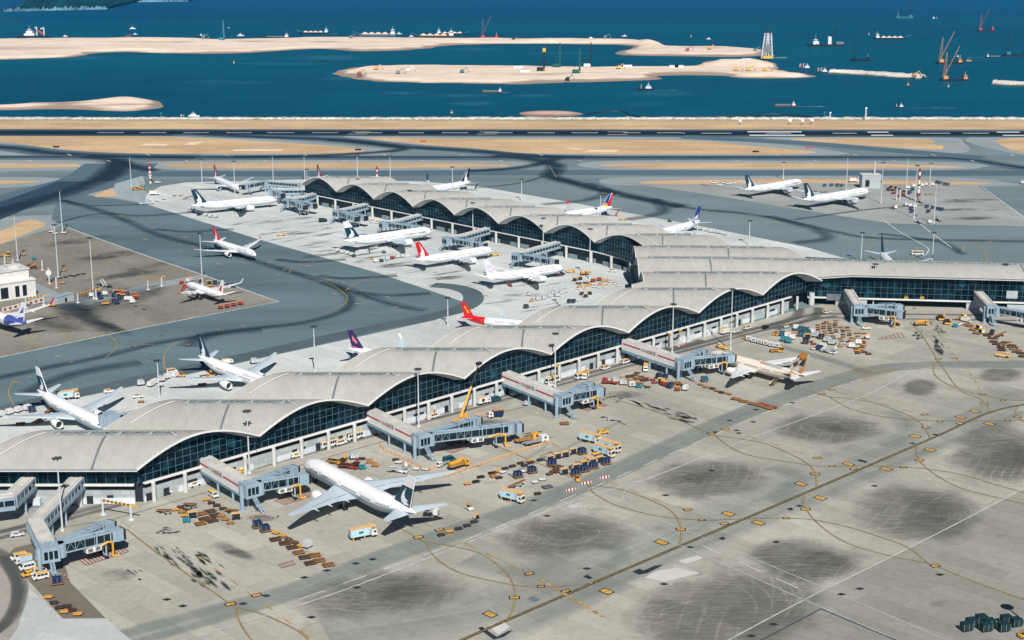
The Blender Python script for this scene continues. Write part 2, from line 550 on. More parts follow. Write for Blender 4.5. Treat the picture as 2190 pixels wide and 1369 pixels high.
# ------------------------------------------------------------------ grass, aprons
Z1, Z2, Z3, Z4, Z5, Z6 = 0.03, 0.06, 0.09, 0.12, 0.15, 0.18
GZ = 0.18                                          # what stands on the aprons stands here
ground_poly("grass_verge", [(-400, 257.5), (2600, 257.5), (2600, 277), (-400, 276)], M_GRASS, Z2)
grass = [
	[(-200, 290), (0, 291.5), (336, 292), (571, 303), (720, 313), (778, 321), (750, 327.5), (600, 328.5), (270, 328.5), (100, 316), (0, 304), (-200, 296)],
	[(788, 294.5), (1000, 296.2), (1460, 300.5), (1600, 312), (1738, 323.5), (1700, 329.5), (1460, 330), (1150, 328), (1000, 317.5), (850, 303.5)],
	[(1690, 296.5), (1964, 297), (1997, 308), (2016, 319), (1960, 318), (1897, 314.5), (1796, 307)],
	[(2140, 298), (2300, 296), (2300, 340), (2190, 326), (2150, 315)],
	[(-100, 350), (134, 350), (172, 354.5), (134, 358), (-100, 358)],
	[(349, 354), (386, 350), (730, 347.5), (1032, 350.5), (1088, 354.5), (1032, 357.5), (730, 360), (500, 360), (386, 358)],
	[(1283, 353.5), (1335, 350), (1460, 349), (1863, 351), (2056, 356.7), (1964, 360), (1460, 361), (1335, 357.5)],
	[(1368, 390), (1420, 386), (1600, 384), (1729, 383), (2031, 388), (2120, 393), (2031, 395.5), (1695, 391.5), (1460, 394), (1390, 393.5)],
	[(201, 420), (228, 406), (266, 391), (281, 394), (246, 410), (250, 418), (225, 421)],
	[(-80, 506), (0, 494), (46, 474), (72, 471), (97, 481), (51, 502), (0, 523), (-80, 545)],
	[(-50, 387), (73, 387), (70, 391), (-50, 395)],
]
# paved shoulders round the grass islands
shoulder = [
	[(-400, 288.5), (400, 288.5), (620, 300), (760, 312), (835, 321), (800, 331.5), (600, 332), (-400, 332)],
	[(740, 291), (1000, 292.5), (1460, 294.5), (1640, 306), (1800, 325), (1740, 332), (1150, 332), (980, 320), (820, 302)],
	[(1640, 294), (2010, 294), (2062, 306), (2060, 327), (1900, 322), (1760, 310)],
	[(2075, 294), (2400, 293), (2400, 350), (2160, 326)],
	[(-200, 343), (150, 343), (210, 348), (228, 354), (150, 364), (-200, 366)],
	[(300, 354), (360, 345), (730, 342.5), (1060, 344.5), (1135, 351), (1095, 362), (730, 364.5), (420, 364), (330, 360)],
	[(1234, 352), (1290, 345), (1460, 343.5), (1900, 345), (2098, 350), (2105, 357), (2000, 364), (1460, 365.5), (1290, 362)],
	[(1284, 385), (1340, 379), (1500, 378), (1760, 376), (2050, 380), (2150, 390), (2125, 398), (1400, 397), (1300, 394)],
	[(140, 412), (150, 397), (240, 388), (300, 384), (300, 400), (345, 440), (245, 424), (180, 423)],
	[(-80, 480), (30, 463), (150, 464), (95, 500), (60, 520), (-80, 580)],
	[(-50, 380), (110, 380), (134, 388), (100, 396), (-50, 402)],
]
for i_, p in enumerate(shoulder): ground_poly("paved_shoulder", p, M_SHOULDER, Z1 - 0.012 + i_ * 0.002, 6)
for i_, p in enumerate(grass): ground_poly("grass_verge", p, M_GRASS, Z2 + i_ * 0.0015, 6)
M_PALEPATCH = concrete("pale_patch", S(240, 216, 188), 5, 0, 0.03, 0.04, 0.02)
for p in ([(300, 311), (310, 307), (364, 308), (352, 312)], [(393, 309.5), (407, 304), (436, 303), (416, 310)], [(494, 322.5), (504, 319.5), (606, 320), (603, 323)],
		  [(1201, 316), (1215, 316), (1255, 318.5), (1235, 320)], [(1249, 324), (1262, 320.5), (1323, 320.5), (1318, 325)]):
	ground_poly("bare_patch", p, M_PALEPATCH, Z3)

ground_poly("apron", [(296, 437), (318, 412), (345, 398), (400, 390), (640, 384), (900, 388), (1025, 399), (1204, 430), (1358, 458), (1500, 484), (1725, 529), (1805, 552),
					  (1700, 650), (1370, 700), (1010, 652), (806, 583), (550, 511), (314, 437)], M_WHITE_APRON, Z2)
ground_poly("apron", [(-300, 965), (0, 885), (330, 817), (600, 757), (930, 685), (1020, 648), (1240, 640), (1240, 700), (300, 1010), (-300, 1060)], M_WHITE_APRON, Z2 + 0.01)
ground_poly("apron", [(146, 488), (325, 552), (435, 589), (596, 646), (400, 683), (233, 716), (0, 765), (-300, 825), (-300, 640), (0, 523), (95, 493)], M_BROWN, Z2)
ground_poly("pale_path", [(118, 655), (150, 643), (250, 622), (400, 592), (440, 587), (446, 593), (260, 633), (150, 663)], M_SHOULDER, Z3)
ground_poly("pale_path", [(-60, 545), (0, 568), (90, 610), (152, 640), (115, 653), (60, 640), (-60, 610)], M_SHOULDER, Z3 + .005)
ground_poly("apron", [(1275, 383), (1368, 392), (1700, 388), (2088, 396), (2190, 462), (2300, 530), (2190, 484.5), (1902, 478), (1700, 447), (1500, 414)], M_FAR_APRON, Z2)
ground_poly("apron", [(1880, 395), (2088, 396), (2190, 462), (2190, 484.5), (1985, 480)], M_FAR_APRON, Z2 + 0.01)
near = [G(-260, 1105), G(160, 1082), G(1690, 668), G(1800, 640), G(2600, 660), G(2900, 1700), G(1000, 2600), G(-900, 2600)]
mb = MB(); mb.plate([(p.x, p.y, Z2) for p in near]); o = mb.build("apron", M_APRON); tag(o, kind="structure")
if o.data.polygons[0].normal.z < 0: o.data.flip_normals()
ground_poly("apron", [(1540, 1380), (1722, 1283), (1960, 1165), (2190, 1046), (2420, 930), (2600, 1500), (1300, 1520)], concrete("weathered_apron", S(156, 154, 143), 7.5, R(45), 0.11, 0.13, 0.2), Z2 + 0.012)
# road that skirts the near building
ground_poly("service_road", [(-200, 1190), (0, 1133), (180, 1083), (800, 913), (1340, 768), (1700, 672), (1760, 660), (2400, 668), (2400, 690), (1790, 684), (1560, 741), (1330, 801), (850, 930), (430, 1045), (250, 1098), (40, 1170), (-200, 1260)], M_ROADC, Z3)
ground_poly("service_road", [(-300, 1150), (0, 1170), (45, 1195), (62, 1255), (30, 1369), (-20, 1420), (-400, 1420)], M_ROADC, Z3 + 0.005)
ground_poly("brown_pad", [(10, 1195), (30, 1172), (120, 1150), (150, 1245), (226, 1322), (134, 1323), (60, 1240)], M_BROWNPAD, Z3 + 0.01)
# left-bottom pale ramp
ground_poly("apron", [(62, 1258), (134, 1323), (226, 1323), (280, 1369), (300, 1480), (-60, 1480), (40, 1340)], concrete("pale_ramp", S(196, 200, 196), 6, R(20), 0.08, 0.1, 0.1), Z3 + 0.015)
# dark parallel taxiways and runway
mb = MB(); ribbon(mb, [G(-500, 282.6), G(0, 283.6), G(1095, 284.4), G(2190, 286.6), G(2700, 287.4)], 46, Z2)
tag(mb.build("runway", asphalt("runway_asphalt", S(58, 76, 88), 0.25, (0.05, 1.5))), kind="structure")
mb = MB(); ribbon(mb, [G(-500, 283.6), G(0, 283.8), G(1095, 284.2), G(2190, 286.6), G(2700, 287.0)], 30, Z3)
tag(mb.build("runway_rubber", wear_mat("runway_rubber", S(10, 26, 40), 0.98, 3.0, 0.0006, 0.12, 3.0)), kind="structure")
def strips(name, items, mat, z):
	for px, w in items:
		z += 0.0008
		mb = MB()
		P = path_px(px)
		if isinstance(w, (list, tuple)):
			k = len(P); w = [w[0] + (w[1] - w[0]) * i / (k - 1) for i in range(k)]
		ribbon(mb, P, w, z)
		tag(mb.build(name, mat), kind="structure")
strips("taxiway", [
	([(-300, 338), (300, 336.5), (1095, 337.5), (1900, 337.5), (2060, 341), (2140, 352), (2300, 380)], 24),
	([(300, 372), (700, 371.5), (1095, 369), (1500, 369.5), (1900, 370), (2200, 371)], 26),
	([(-300, 470), (0, 438), (120, 409), (210, 384), (260, 350)], 60),
	([(-300, 300), (0, 315), (110, 327), (250, 334), (420, 337)], 34),
	([(380, 286), (560, 293), (730, 299), (864, 313), (1000, 322), (1133, 334), (1300, 337.5)], 26),
	([(1460, 293), (1700, 305), (1860, 318), (1960, 326), (2100, 338)], 24),
], M_DARK, Z2 + 0.012)
ground_poly("taxiway", [(-200, 560), (0, 432), (125, 388), (208, 388), (140, 412), (0, 470), (-200, 600)], asphalt("asphalt_new", S(44, 68, 84), 0.1), Z3)
ground_poly("taxiway", [(146, 486), (110, 470), (120, 430), (170, 414), (314, 437), (550, 512), (806, 584), (1012, 652), (930, 684), (600, 756), (330, 816), (0, 884), (-300, 960), (-300, 826), (0, 766), (233, 717), (400, 684), (596, 647), (435, 590), (325, 553)], M_MID, Z1 + 0.012)
strips("service_road", [
	([(-200, 925), (0, 878), (300, 812), (600, 747), (800, 702), (930, 676), (990, 659), (1012, 642), (1005, 625), (970, 614), (925, 610)], [11, 11]),
], asphalt("perimeter_road", S(84, 98, 102), 0.15), Z3 + 0.01)
strips("tyre_marks", [
	([(-300, 335.5), (300, 336.0), (1095, 336.8), (1900, 337.0), (2060, 341), (2140, 352), (2300, 376)], 12),
	([(-300, 303), (0, 315), (110, 327), (250, 334), (420, 337)], 22),
	([(420, 286.5), (560, 293), (730, 299.5), (864, 314), (1000, 322.5), (1133, 333), (1250, 337)], 20),
	([(700, 299), (864, 318), (700, 332), (500, 336)], 20),
	([(1060, 332), (1130, 340), (1185, 352), (1186, 366), (1177, 377), (1234, 393), (1301, 410), (1460, 443)], 22),
	([(1000, 366), (1100, 360), (1165, 348), (1190, 338)], 18),
	([(330, 366), (270, 352), (240, 342), (180, 335)], 20),
	([(260, 345), (200, 390), (100, 425), (-100, 478)], 26),
	([(250, 340), (255, 365), (215, 388)], 24),
], M_RUB, Z4)
strips("tyre_marks", [
	([(1177, 377), (1234, 393), (1301, 410), (1460, 443), (1600, 458), (1693, 475), (1789, 497), (1853, 508), (1982, 513), (2250, 517)], 11),
	([(128, 428), (230, 456), (332, 500), (384, 515), (435, 528), (550, 561), (652, 591), (703, 606), (767, 627), (844, 652), (908, 665)], 11),
	([(-200, 850), (0, 808), (110, 785), (219, 763), (329, 736), (411, 722), (520, 706), (650, 690), (730, 668), (752, 645), (735, 622), (690, 604)], 10),
	([(1260, 392), (1300, 410), (1255, 428), (1160, 438)], 14), ([(1400, 425), (1420, 450), (1390, 462), (1340, 470)], 14),
	([(1640, 462), (1740, 490), (1770, 510), (1700, 520)], 14), ([(1880, 500), (2010, 518), (2060, 545)], 9),
	([(230, 456), (300, 462), (420, 454)], 9), ([(332, 490), (400, 496), (500, 490)], 9), ([(590, 555), (650, 561), (740, 555)], 9),
	([(680, 590), (740, 596), (850, 590)], 9), ([(760, 625), (830, 632), (920, 628)], 9),
	([(128, 428), (200, 440), (330, 436)], 6), ([(120, 478), (180, 462), (230, 456)], 6),
	([(1180, 372), (1110, 392), (1020, 402)], 6), ([(1700, 470), (1860, 448), (1990, 438)], 6),
	([(400, 742), (450, 716), (560, 706)], 14), ([(60, 840), (160, 800), (300, 775)], 14),
], M_RUB_SOFT, Z4 + 0.01)
# two lanes of the apron road in front of the near building and their edge lines
strips("service_lane", [
	([(100, 1410), (270, 1356), (600, 1266), (750, 1211), (900, 1156), (1095, 1089), (1295, 1009), (1545, 897), (1695, 838), (1845, 793), (1945, 780), (2190, 776), (2400, 777)], 8),
	([(180, 1410), (300, 1372), (620, 1278), (770, 1223), (920, 1168), (1115, 1099), (1315, 1019), (1560, 906), (1710, 847), (1860, 801), (1960, 787), (2190, 784), (2400, 785)], 6),
	([(1500, 690), (1620, 728), (1760, 766), (1860, 798)], 7),
], M_SVC, Z3)
strips("tyre_marks", [
	([(-100, 1160), (120, 1108), (800, 922), (1340, 777), (1640, 697), (1760, 668)], 4.5),
	([(-100, 1180), (120, 1118), (800, 932), (1340, 785), (1640, 705), (1790, 676)], 3.5),
	([(-60, 1165), (10, 1190), (42, 1255), (25, 1320), (-40, 1369)], 5.5),
	([(0, 1190), (36, 1255), (14, 1330), (-60, 1390)], 4),
	([(1500, 727), (1480, 735), (1400, 752)], 6), ([(1710, 660), (1700, 680), (1640, 700)], 7), ([(1750, 658), (1740, 680), (1660, 705)], 6),
	([(1740, 672), (1900, 672), (2300, 678)], 4), ([(1740, 680), (1900, 682), (2300, 688)], 3),
], M_TRACK, Z4)
strips("tyre_marks", [
	([(1177, 935), (1160, 960), (1120, 985)], 3),
	([(1000, 1195), (1120, 1225), (1200, 1180), (1170, 1130)], 14), ([(1330, 900), (1230, 950), (1100, 1010)], 3),
	([(1650, 1000), (1700, 1020), (1690, 1050), (1650, 1075)], 12), ([(1905, 880), (1940, 905), (1930, 935), (1890, 955)], 12), ([(1260, 1160), (1330, 1180), (1290, 1215)], 8),
	([(700, 1360), (1100, 1290), (1450, 1145), (1870, 975), (2190, 835)], 34), ([(1000, 1400), (1440, 1190), (1900, 1000), (2190, 880)], 12),
], wear_mat("faint_rubber", S(120, 138, 137), 0.34, 5.0, 0.004, 0.25, 1.1), Z3 + 0.012)
blots("worn_patch", [(1772, 917, 140, 40, 0), (1516, 1026, 155, 52, 4), (1968, 1100, 172, 76, -4), (1722, 1198, 165, 54, -3), (2140, 975, 125, 80, 0), (1208, 1148, 172, 54, 4),
					 (820, 1272, 210, 66, 6), (1560, 1310, 250, 120, 8), (1968, 828, 46, 22, 0), (2140, 802, 60, 18, 0)],
	  blot_mat("worn_patch", S(106, 106, 98), 0.72, True, 0.05, 0.30, 0.62, 0.66, 0.5), Z4)
blots("worn_patch", [(1490, 1022, 72, 18, 8), (1985, 1098, 88, 42, -4), (1760, 1196, 84, 26, -6), (2170, 975, 70, 44, 0), (1230, 1140, 50, 20, 6), (860, 1268, 90, 26, 8), (1785, 915, 60, 14, 0)],
	  blot_mat("worn_patch_core", S(92, 95, 90), 0.5, False, 0.08, 0.34, 0.62, 0.5, 0.2), Z4 + 0.01)
oil = blot_mat("oil_stain", S(24, 32, 38), 0.97, False, 0.22, 0.32, 0.6, 0.15, 0.25)
orr = random.Random(21)
spots = [(310, 662, 9, 2, 0), (290, 655, 6, 2, 0)]
for cx, cy, ln, wd, n_, an in ((348, 1138, 34, 7, 9, 12), (350, 1188, 30, 8, 9, -40), (425, 1228, 52, 15, 20, -38), (445, 1205, 40, 9, 12, -36), (385, 1180, 30, 5, 6, -36), (290, 1225, 30, 7, 6, -25), (1440, 886, 52, 8, 14, -17), (1305, 852, 26, 5, 6, 8), (1385, 872, 44, 6, 9, -17), (1963, 716, 14, 8, 10, 0), (2006, 742, 30, 10, 14, -48), (2010, 708, 22, 7, 8, -45), (1985, 692, 26, 2.5, 5, 0), (1000, 998, 34, 6, 7, 6), (1165, 975, 24, 6, 7, 8), (1205, 998, 26, 8, 8, 8), (1330, 905, 22, 4, 5, -10), (1120, 930, 40, 6, 6, 8)):
	for i in range(n_):
		u_, v_ = orr.gauss(0, .5) * ln, orr.gauss(0, .6) * wd
		ca_, sa_ = math.cos(R(an)), math.sin(R(an))
		spots.append((cx + u_ * ca_ + v_ * sa_, cy - u_ * sa_ + v_ * ca_, orr.uniform(.15, .5) * ln, orr.uniform(.2, .55) * wd, an + orr.uniform(-12, 12)))
for i_, q in enumerate(spots): spots[i_] = q
for j_ in range(0, len(spots), 12): blots("oil_stain", spots[j_:j_ + 12], oil, Z5 + j_ * .0001)
blots("soft_stain", [(170, 665, 75, 26, 0), (205, 690, 70, 20, -25), (150, 655, 60, 14, 0), (240, 700, 60, 12, -20)], blot_mat("dark_soft_stain", S(40, 56, 66), 0.85, False, 0.03, 0.25, 0.6, 0.5, 0.1), Z5 + .006)
soft_oil = blot_mat("long_soft_stain", S(74, 76, 74), 0.7, False, 0.05, 0.35, 0.65)
wsp = [(orr.uniform(480, 1250), 0, orr.uniform(14, 55), orr.uniform(.8, 2.2), orr.uniform(4, 12)) for _ in range(70)]
wsp = [(x_, 400 + (x_ - 400) * .26 + orr.uniform(0, 75), a_, b_, t_) for x_, _, a_, b_, t_ in wsp]
for j_ in range(0, 70, 10): blots("soft_stain", wsp[j_:j_ + 10], soft_oil, Z5 + .012 + j_ * .0001)
blots("soft_stain", [(170, 515, 90, 9, 8), (230, 548, 110, 10, 8), (260, 590, 110, 9, 8), (120, 520, 40, 5, 5), (320, 570, 70, 8, 10), (300, 625, 90, 16, 5), (150, 690, 120, 30, 0), (230, 640, 100, 30, 0),
					(2080, 428, 80, 3.5, 0), (2070, 449, 90, 4.5, 0), (2085, 467, 70, 5, 0), (2060, 432, 70, 3, 0),
					(700, 545, 60, 4, 8), (620, 470, 70, 4, 6), (740, 470, 30, 3, 0), (640, 500, 50, 3, 6), (960, 595, 40, 5, 5), (1120, 632, 60, 5, 0), (840, 570, 50, 4, 5),
					(500, 1180, 60, 14, -20), (560, 1110, 40, 10, 0), (250, 1230, 50, 20, 0), (1050, 905, 60, 10, 0), (1330, 845, 60, 10, 0)], soft_oil, Z5 + 0.01)
# ------------------------------------------------------------------ terminal
def roof_mat(name, color):
	m, nt, bs, out = new_mat(name)
	w = N(nt, "ShaderNodeTexWave", wave_type='BANDS', bands_direction='X')
	w.inputs["Scale"].default_value = 0.28
	w.inputs["Distortion"].default_value = 0.0
	nt.links.new(coords(nt), w.inputs["Vector"])
	seam = ramp(nt, w.outputs["Fac"], 0.0, 0.25, 0.91, 1.0)
	st = ramp(nt, noise(nt, coords(nt, 0.7, 0.05), 0.5, 5, 0.6), 0.25, 0.75, 0.90, 1.05)
	bl = ramp(nt, noise(nt, coords(nt), 0.03, 5, 0.6), 0.3, 0.7, 0.94, 1.04)
	oi = nt.nodes.new("ShaderNodeObjectInfo")
	tint = ramp(nt, oi.outputs["Random"], 0.0, 1.0, 0.94, 1.03)
	dirt = ramp(nt, noise(nt, coords(nt, 1, 0.12), 0.12, 6, 0.7), 0.55, 0.75, 1.0, 0.88)
	nt.links.new(gain(nt, gain(nt, gain(nt, gain(nt, gain(nt, color, seam), st), bl), tint), dirt), bs.inputs["Base Color"])
	bs.inputs["Roughness"].default_value = 0.55
	bs.inputs["Specular IOR Level"].default_value = 0.3
	return m
M_ROOF = roof_mat("standing_seam_roof", S(177, 175, 167))
M_FASCIA = paint("fascia_white", S(232, 230, 224), 0.5, var=0.06, scale=0.1)
M_SOFFIT = paint("soffit_grey", S(190, 194, 194), 0.6, var=0.08)
M_GUTTER = paint("gutter_dark", S(112, 120, 120), 0.6, var=0.2)
M_TRUSS = paint("skylight_steel", S(150, 160, 158), 0.5, var=0.1)
M_SKYGLASS = paint("skylight_glass", S(160, 166, 164), 0.25, var=0.2)
M_MULL = paint("mullion_steel", S(74, 112, 122), 0.4, var=0.1)
M_PANEL = paint("grey_cladding", S(176, 184, 184), 0.6, var=0.1, scale=0.15)
M_WPANEL = paint("white_cladding", S(214, 222, 226), 0.6, var=0.12, scale=0.2)
M_COLUMN = paint("concrete_column", S(205, 206, 202), 0.7, var=0.12, scale=0.3)
M_POD = paint("pod_grey", S(128, 142, 148), 0.6, var=0.15)
M_DARKGAP = paint("dark_opening_shade", S(30, 40, 48), 0.7, var=0.2)  # dark windows and doors, also the painted shade below the slab
m, nt, bs, out = new_mat("curtain_wall_glass")
vg = N(nt, "ShaderNodeTexVoronoi"); vg.inputs["Scale"].default_value = 0.35
nt.links.new(coords(nt), vg.inputs["Vector"])
gsep = nt.nodes.new("ShaderNodeSeparateXYZ"); nt.links.new(vg.outputs["Color"], gsep.inputs[0])
gf = math_node(nt, 'ADD', ramp(nt, gsep.outputs[0], 0.0, 1.0, 0.3, 1.9), ramp(nt, gsep.outputs[1], 0.90, 0.97, 0.0, 5.0))  # lighter patches and panes: reflections painted into the glass colour
gn = ramp(nt, noise(nt, coords(nt), 0.05, 4), 0.3, 0.7, 0.5, 1.6)
nt.links.new(gain(nt, gain(nt, (0.0025, 0.010, 0.016), gf), gn), bs.inputs["Base Color"])
bs.inputs["Roughness"].default_value = 0.06
bs.inputs["Specular IOR Level"].default_value = 0.2
bs.inputs["Specular Tint"].default_value = (0.55, 0.85, 1.0, 1)
M_GLASS = m
m, nt, bs, out = new_mat("cladding_in_courses")
cb = N(nt, "ShaderNodeTexBrick"); cb.inputs["Scale"].default_value = 1.0; cb.inputs["Mortar Size"].default_value = 0.04
cb.inputs["Brick Width"].default_value = 3.2; cb.inputs["Row Height"].default_value = 1.6
cb.inputs["Color1"].default_value = (*S(166, 175, 176), 1); cb.inputs["Color2"].default_value = (*S(184, 192, 192), 1); cb.inputs["Mortar"].default_value = (*S(120, 128, 130), 1)
mpn = nt.nodes.new("ShaderNodeMapping"); mpn.inputs["Rotation"].default_value = (R(90), 0, R(0))
tcn = nt.nodes.new("ShaderNodeTexCoord"); nt.links.new(tcn.outputs["Object"], mpn.inputs[0]); nt.links.new(mpn.outputs[0], cb.inputs["Vector"])
nt.links.new(gain(nt, cb.outputs["Color"], ramp(nt, noise(nt, coords(nt), 0.2, 4), 0.3, 0.7, 0.9, 1.05)), bs.inputs["Base Color"])
bs.inputs["Roughness"].default_value = 0.6
M_COURSES = m

ZV, RISE = 14.0, 7.0
def prof(t):
	a = abs(2 * t - 1)
	return 0.84 * (1 - a * a) + 0.16 * (0.5 * math.cos(math.pi * a) + 0.5)

terminal = thing("airport_terminal", "long Y shaped terminal with rows of pale grey wave roofs over dark glass walls", "airport terminal", tuple(G(1180, 830)))
TI = Matrix.Translation(-terminal.location)
def part(mb, name, mats, smooth=False, parent=None):
	o = mb.build(name, mats, parent or terminal, smooth)
	if parent is None: o.matrix_parent_inverse = TI
	return o

def lerp(a, b, t): return a + (b - a) * t
# near arm rows: valley k at D = 493.6 + 36 k, right roof edge X = -127.3 + (D - 493.6)
def NR(D): return -127.3 + (D - 493.6)
def NL(D): return NR(D) - lerp(60, 53, min(max((D - 500) / 200, 0), 1))
# far arm: valley line runs from (-123.8, 1049) to (71.8, 850)
def FLx(D): return 71.8 - (D - 850.0) * 0.9829
def FRx(D): return FLx(D) + 48.5
rows = []
for k in range(7):
	D0 = 493.6 + 36 * k
	rows.append(dict(A=(lambda X, d=D0: d), B=(lambda X, d=D0 + 36: d), L=NL, R=NR, rise=RISE, zv=ZV, kind="near", D0=D0, D1=D0 + 36))
def V7(X): return 781.0 if X < 120 else 781.0 - (X - 120) * 0.115
def V8(X): return 812.0 if X < 90 else 812.0 - (X - 90) * 0.112
rows.append(dict(A=lambda X: 745.6, B=V7, L=lambda D: 66.0 if D > 752 else 60.0, R=NR, rise=RISE, zv=ZV, kind="mid", D0=745.6, D1=781.0))
rows.append(dict(A=V7, B=V8, L=lambda D: 66.0, R=lambda D: 420.0, rise=RISE, zv=ZV + 0.6, kind="wing", D0=781, D1=812))
rows.append(dict(A=V8, B=lambda X: 843.0, L=lambda D: 67.0, R=lambda D: FRx(D) + 6, rise=RISE, zv=ZV, kind="mid2", D0=812, D1=843))
D = 843.0
fb = [843.0, 874.5, 903.0, 931.5, 960.0, 988.5, 1017.0, 1045.5, 1074.0]
for a, b in zip(fb, fb[1:]):
	rows.append(dict(A=lambda X, d=a: d, B=lambda X, d=b: d, L=FLx, R=FRx, rise=7.3, zv=ZV, kind="far", D0=a, D1=b))

def roof_pt(r, t, X):
	D = lerp(r["A"](X), r["B"](X), t)
	z = r["zv"] + r["rise"] * prof(t)
	if r["kind"] == "wing": z += 2.4 * max(0, 1 - 2 * t) * min(max((X - 150) / 25, 0), 1)
	return Vector((X, D, z))
NT = 18
TH = 0.8
for r in rows:
	top, cols = [], []
	ns = 26 if r["kind"] == "wing" else 10
	for i in range(NT + 1):
		t = i / NT
		Dn = lerp(r["D0"], r["D1"], t)
		xl, xr = r["L"](Dn), r["R"](Dn)
		top.append([roof_pt(r, t, lerp(xl, xr, j / ns)) for j in range(ns + 1)])
	mb = MB()
	n = ns + 1
	mb.v += [tuple(p) for row in top for p in row]
	for i in range(NT):
		for j in range(ns):
			mb.f.append([i * n + j, i * n + j + 1, (i + 1) * n + j + 1, (i + 1) * n + j]); mb.fm.append(0)
	k = len(mb.v)
	mb.v += [tuple(p - Vector((0, 0, TH))) for row in top for p in row]
	for i in range(NT):
		for j in range(ns):
			mb.f.append([k + i * n + j, k + (i + 1) * n + j, k + (i + 1) * n + j + 1, k + i * n + j + 1]); mb.fm.append(1)
	roof = part(mb, "roof_vault", [M_ROOF, M_SOFFIT], True)
	# white edge strips along both open ends
	mb = MB()
	ends = []
	if r["kind"] != "wing": ends.append(ns)
	ends.append(0)
	for j in ends:
		mb = MB()
		outw = Vector((1 if j else -1, -1 if j else 1, 0)) * 0.16
		E = [row[j] for row in top]
		P = []
		for p in E:
			P += [p + outw + Vector((0, 0, 0.12)), p + outw - Vector((0, 0, TH * .7)), p - outw * 1.1 + Vector((0, 0, 0.12))]
		b = len(mb.v); mb.v += [tuple(p) for p in P]
		for i in range(NT):
			q = b + 3 * i
			mb.f += [[q, q + 3, q + 4, q + 1], [q, q + 2, q + 5, q + 3]]; mb.fm += [0, 0]
		part(mb, "eave_edge", M_FASCIA)
	# dark expansion gap across the vault, skylight truss along the crown, safety rail near the ends
	xm = lerp(r["L"](lerp(r["D0"], r["D1"], .5)), r["R"](lerp(r["D0"], r["D1"], .5)), 0.5)
	width = r["R"](r["D0"] + 15) - r["L"](r["D0"] + 15)
	gaps = [xm - 2] if r["kind"] not in ("wing",) else [104, 262]
	if r["kind"] in ("mid",): gaps = [98]
	if r["kind"] in ("mid2",): gaps = [118]
	mb = MB()
	for gx in gaps:
		b = len(mb.v)
		for i in range(NT + 1):
			p = roof_pt(r, i / NT, gx + (i / NT - .5) * 3 * (1 if r["kind"] != "wing" else 0))
			mb.v += [(p.x - 0.42, p.y, p.z + 0.08), (p.x + 0.42, p.y, p.z + 0.08)]
		for i in range(NT):
			mb.f.append([b + 2 * i, b + 2 * i + 1, b + 2 * i + 3, b + 2 * i + 2]); mb.fm.append(0)
	part(mb, "expansion_gap", M_GUTTER)
	mb = MB()
	x0 = r["L"](r["D0"] + 18) + (9 if r["kind"] in ("near", "far") else 6)
	x1 = r["R"](r["D0"] + 18) - 8
	if r["kind"] == "wing": x1 = 400
	ta, tb = 0.43, 0.57
	nseg = max(4, int((x1 - x0) / 5.2))
	for q in range(nseg):
		xa, xb = lerp(x0, x1, q / nseg), lerp(x0, x1, (q + 1) / nseg)
		pa, pb = roof_pt(r, ta, xa), roof_pt(r, ta, xb)
		ca, cb_ = roof_pt(r, 0.5, xa) + Vector((0, 0, 0.75)), roof_pt(r, 0.5, xb) + Vector((0, 0, 0.75))
		up = Vector((0, 0, 0.15))
		mid = (ca + cb_) / 2
		mb.bar(pa + up, mid, 0.22, m=0); mb.bar(mid, pb + up, 0.22, m=0)
		mb.bar(ca, cb_, 0.3, m=0)
		mb.bar(pa + up, pb + up, 0.25, m=0)
		qa, qb = roof_pt(r, tb, xa), roof_pt(r, tb, xb)
		mb.bar(qa + up, mid, 0.2, m=0); mb.bar(mid, qb + up, 0.2, m=0)
		if q % 2 == 0:
			mb.plate([pa + up, (pa + pb) / 2 + up, mid], 1)
		a1, a2 = roof_pt(r, 0.465, xa) + Vector((0, 0, .06)), roof_pt(r, 0.465, xb) + Vector((0, 0, .06))
		b1, b2 = roof_pt(r, 0.535, xa) + Vector((0, 0, .06)), roof_pt(r, 0.535, xb) + Vector((0, 0, .06))
		mb.plate([a1, a2, b2, b1], 1)
	part(mb, "skylight_truss", [M_TRUSS, M_SKYGLASS])
	if r["kind"] in ("near", "far", "mid"):
		mb = MB()
		for side in (0, 1):
			if r["kind"] == "mid" and side == 0: continue
			P = []
			for i in range(3, 13):
				t = (i / 12 * 0.48 if side == 0 else 0.36 + i / 12 * 0.17)
				Dn = lerp(r["D0"], r["D1"], t)
				X = (r["L"](Dn) + 7.0) if side == 0 else (r["R"](Dn) - 3.5 - 0.9 * (i - 3))
				P.append(roof_pt(r, t, X) + Vector((0, 0, 0.4)))
			mb = MB(); mb.tube(P, 0.15, 4); part(mb, "safety_rail", M_FASCIA)

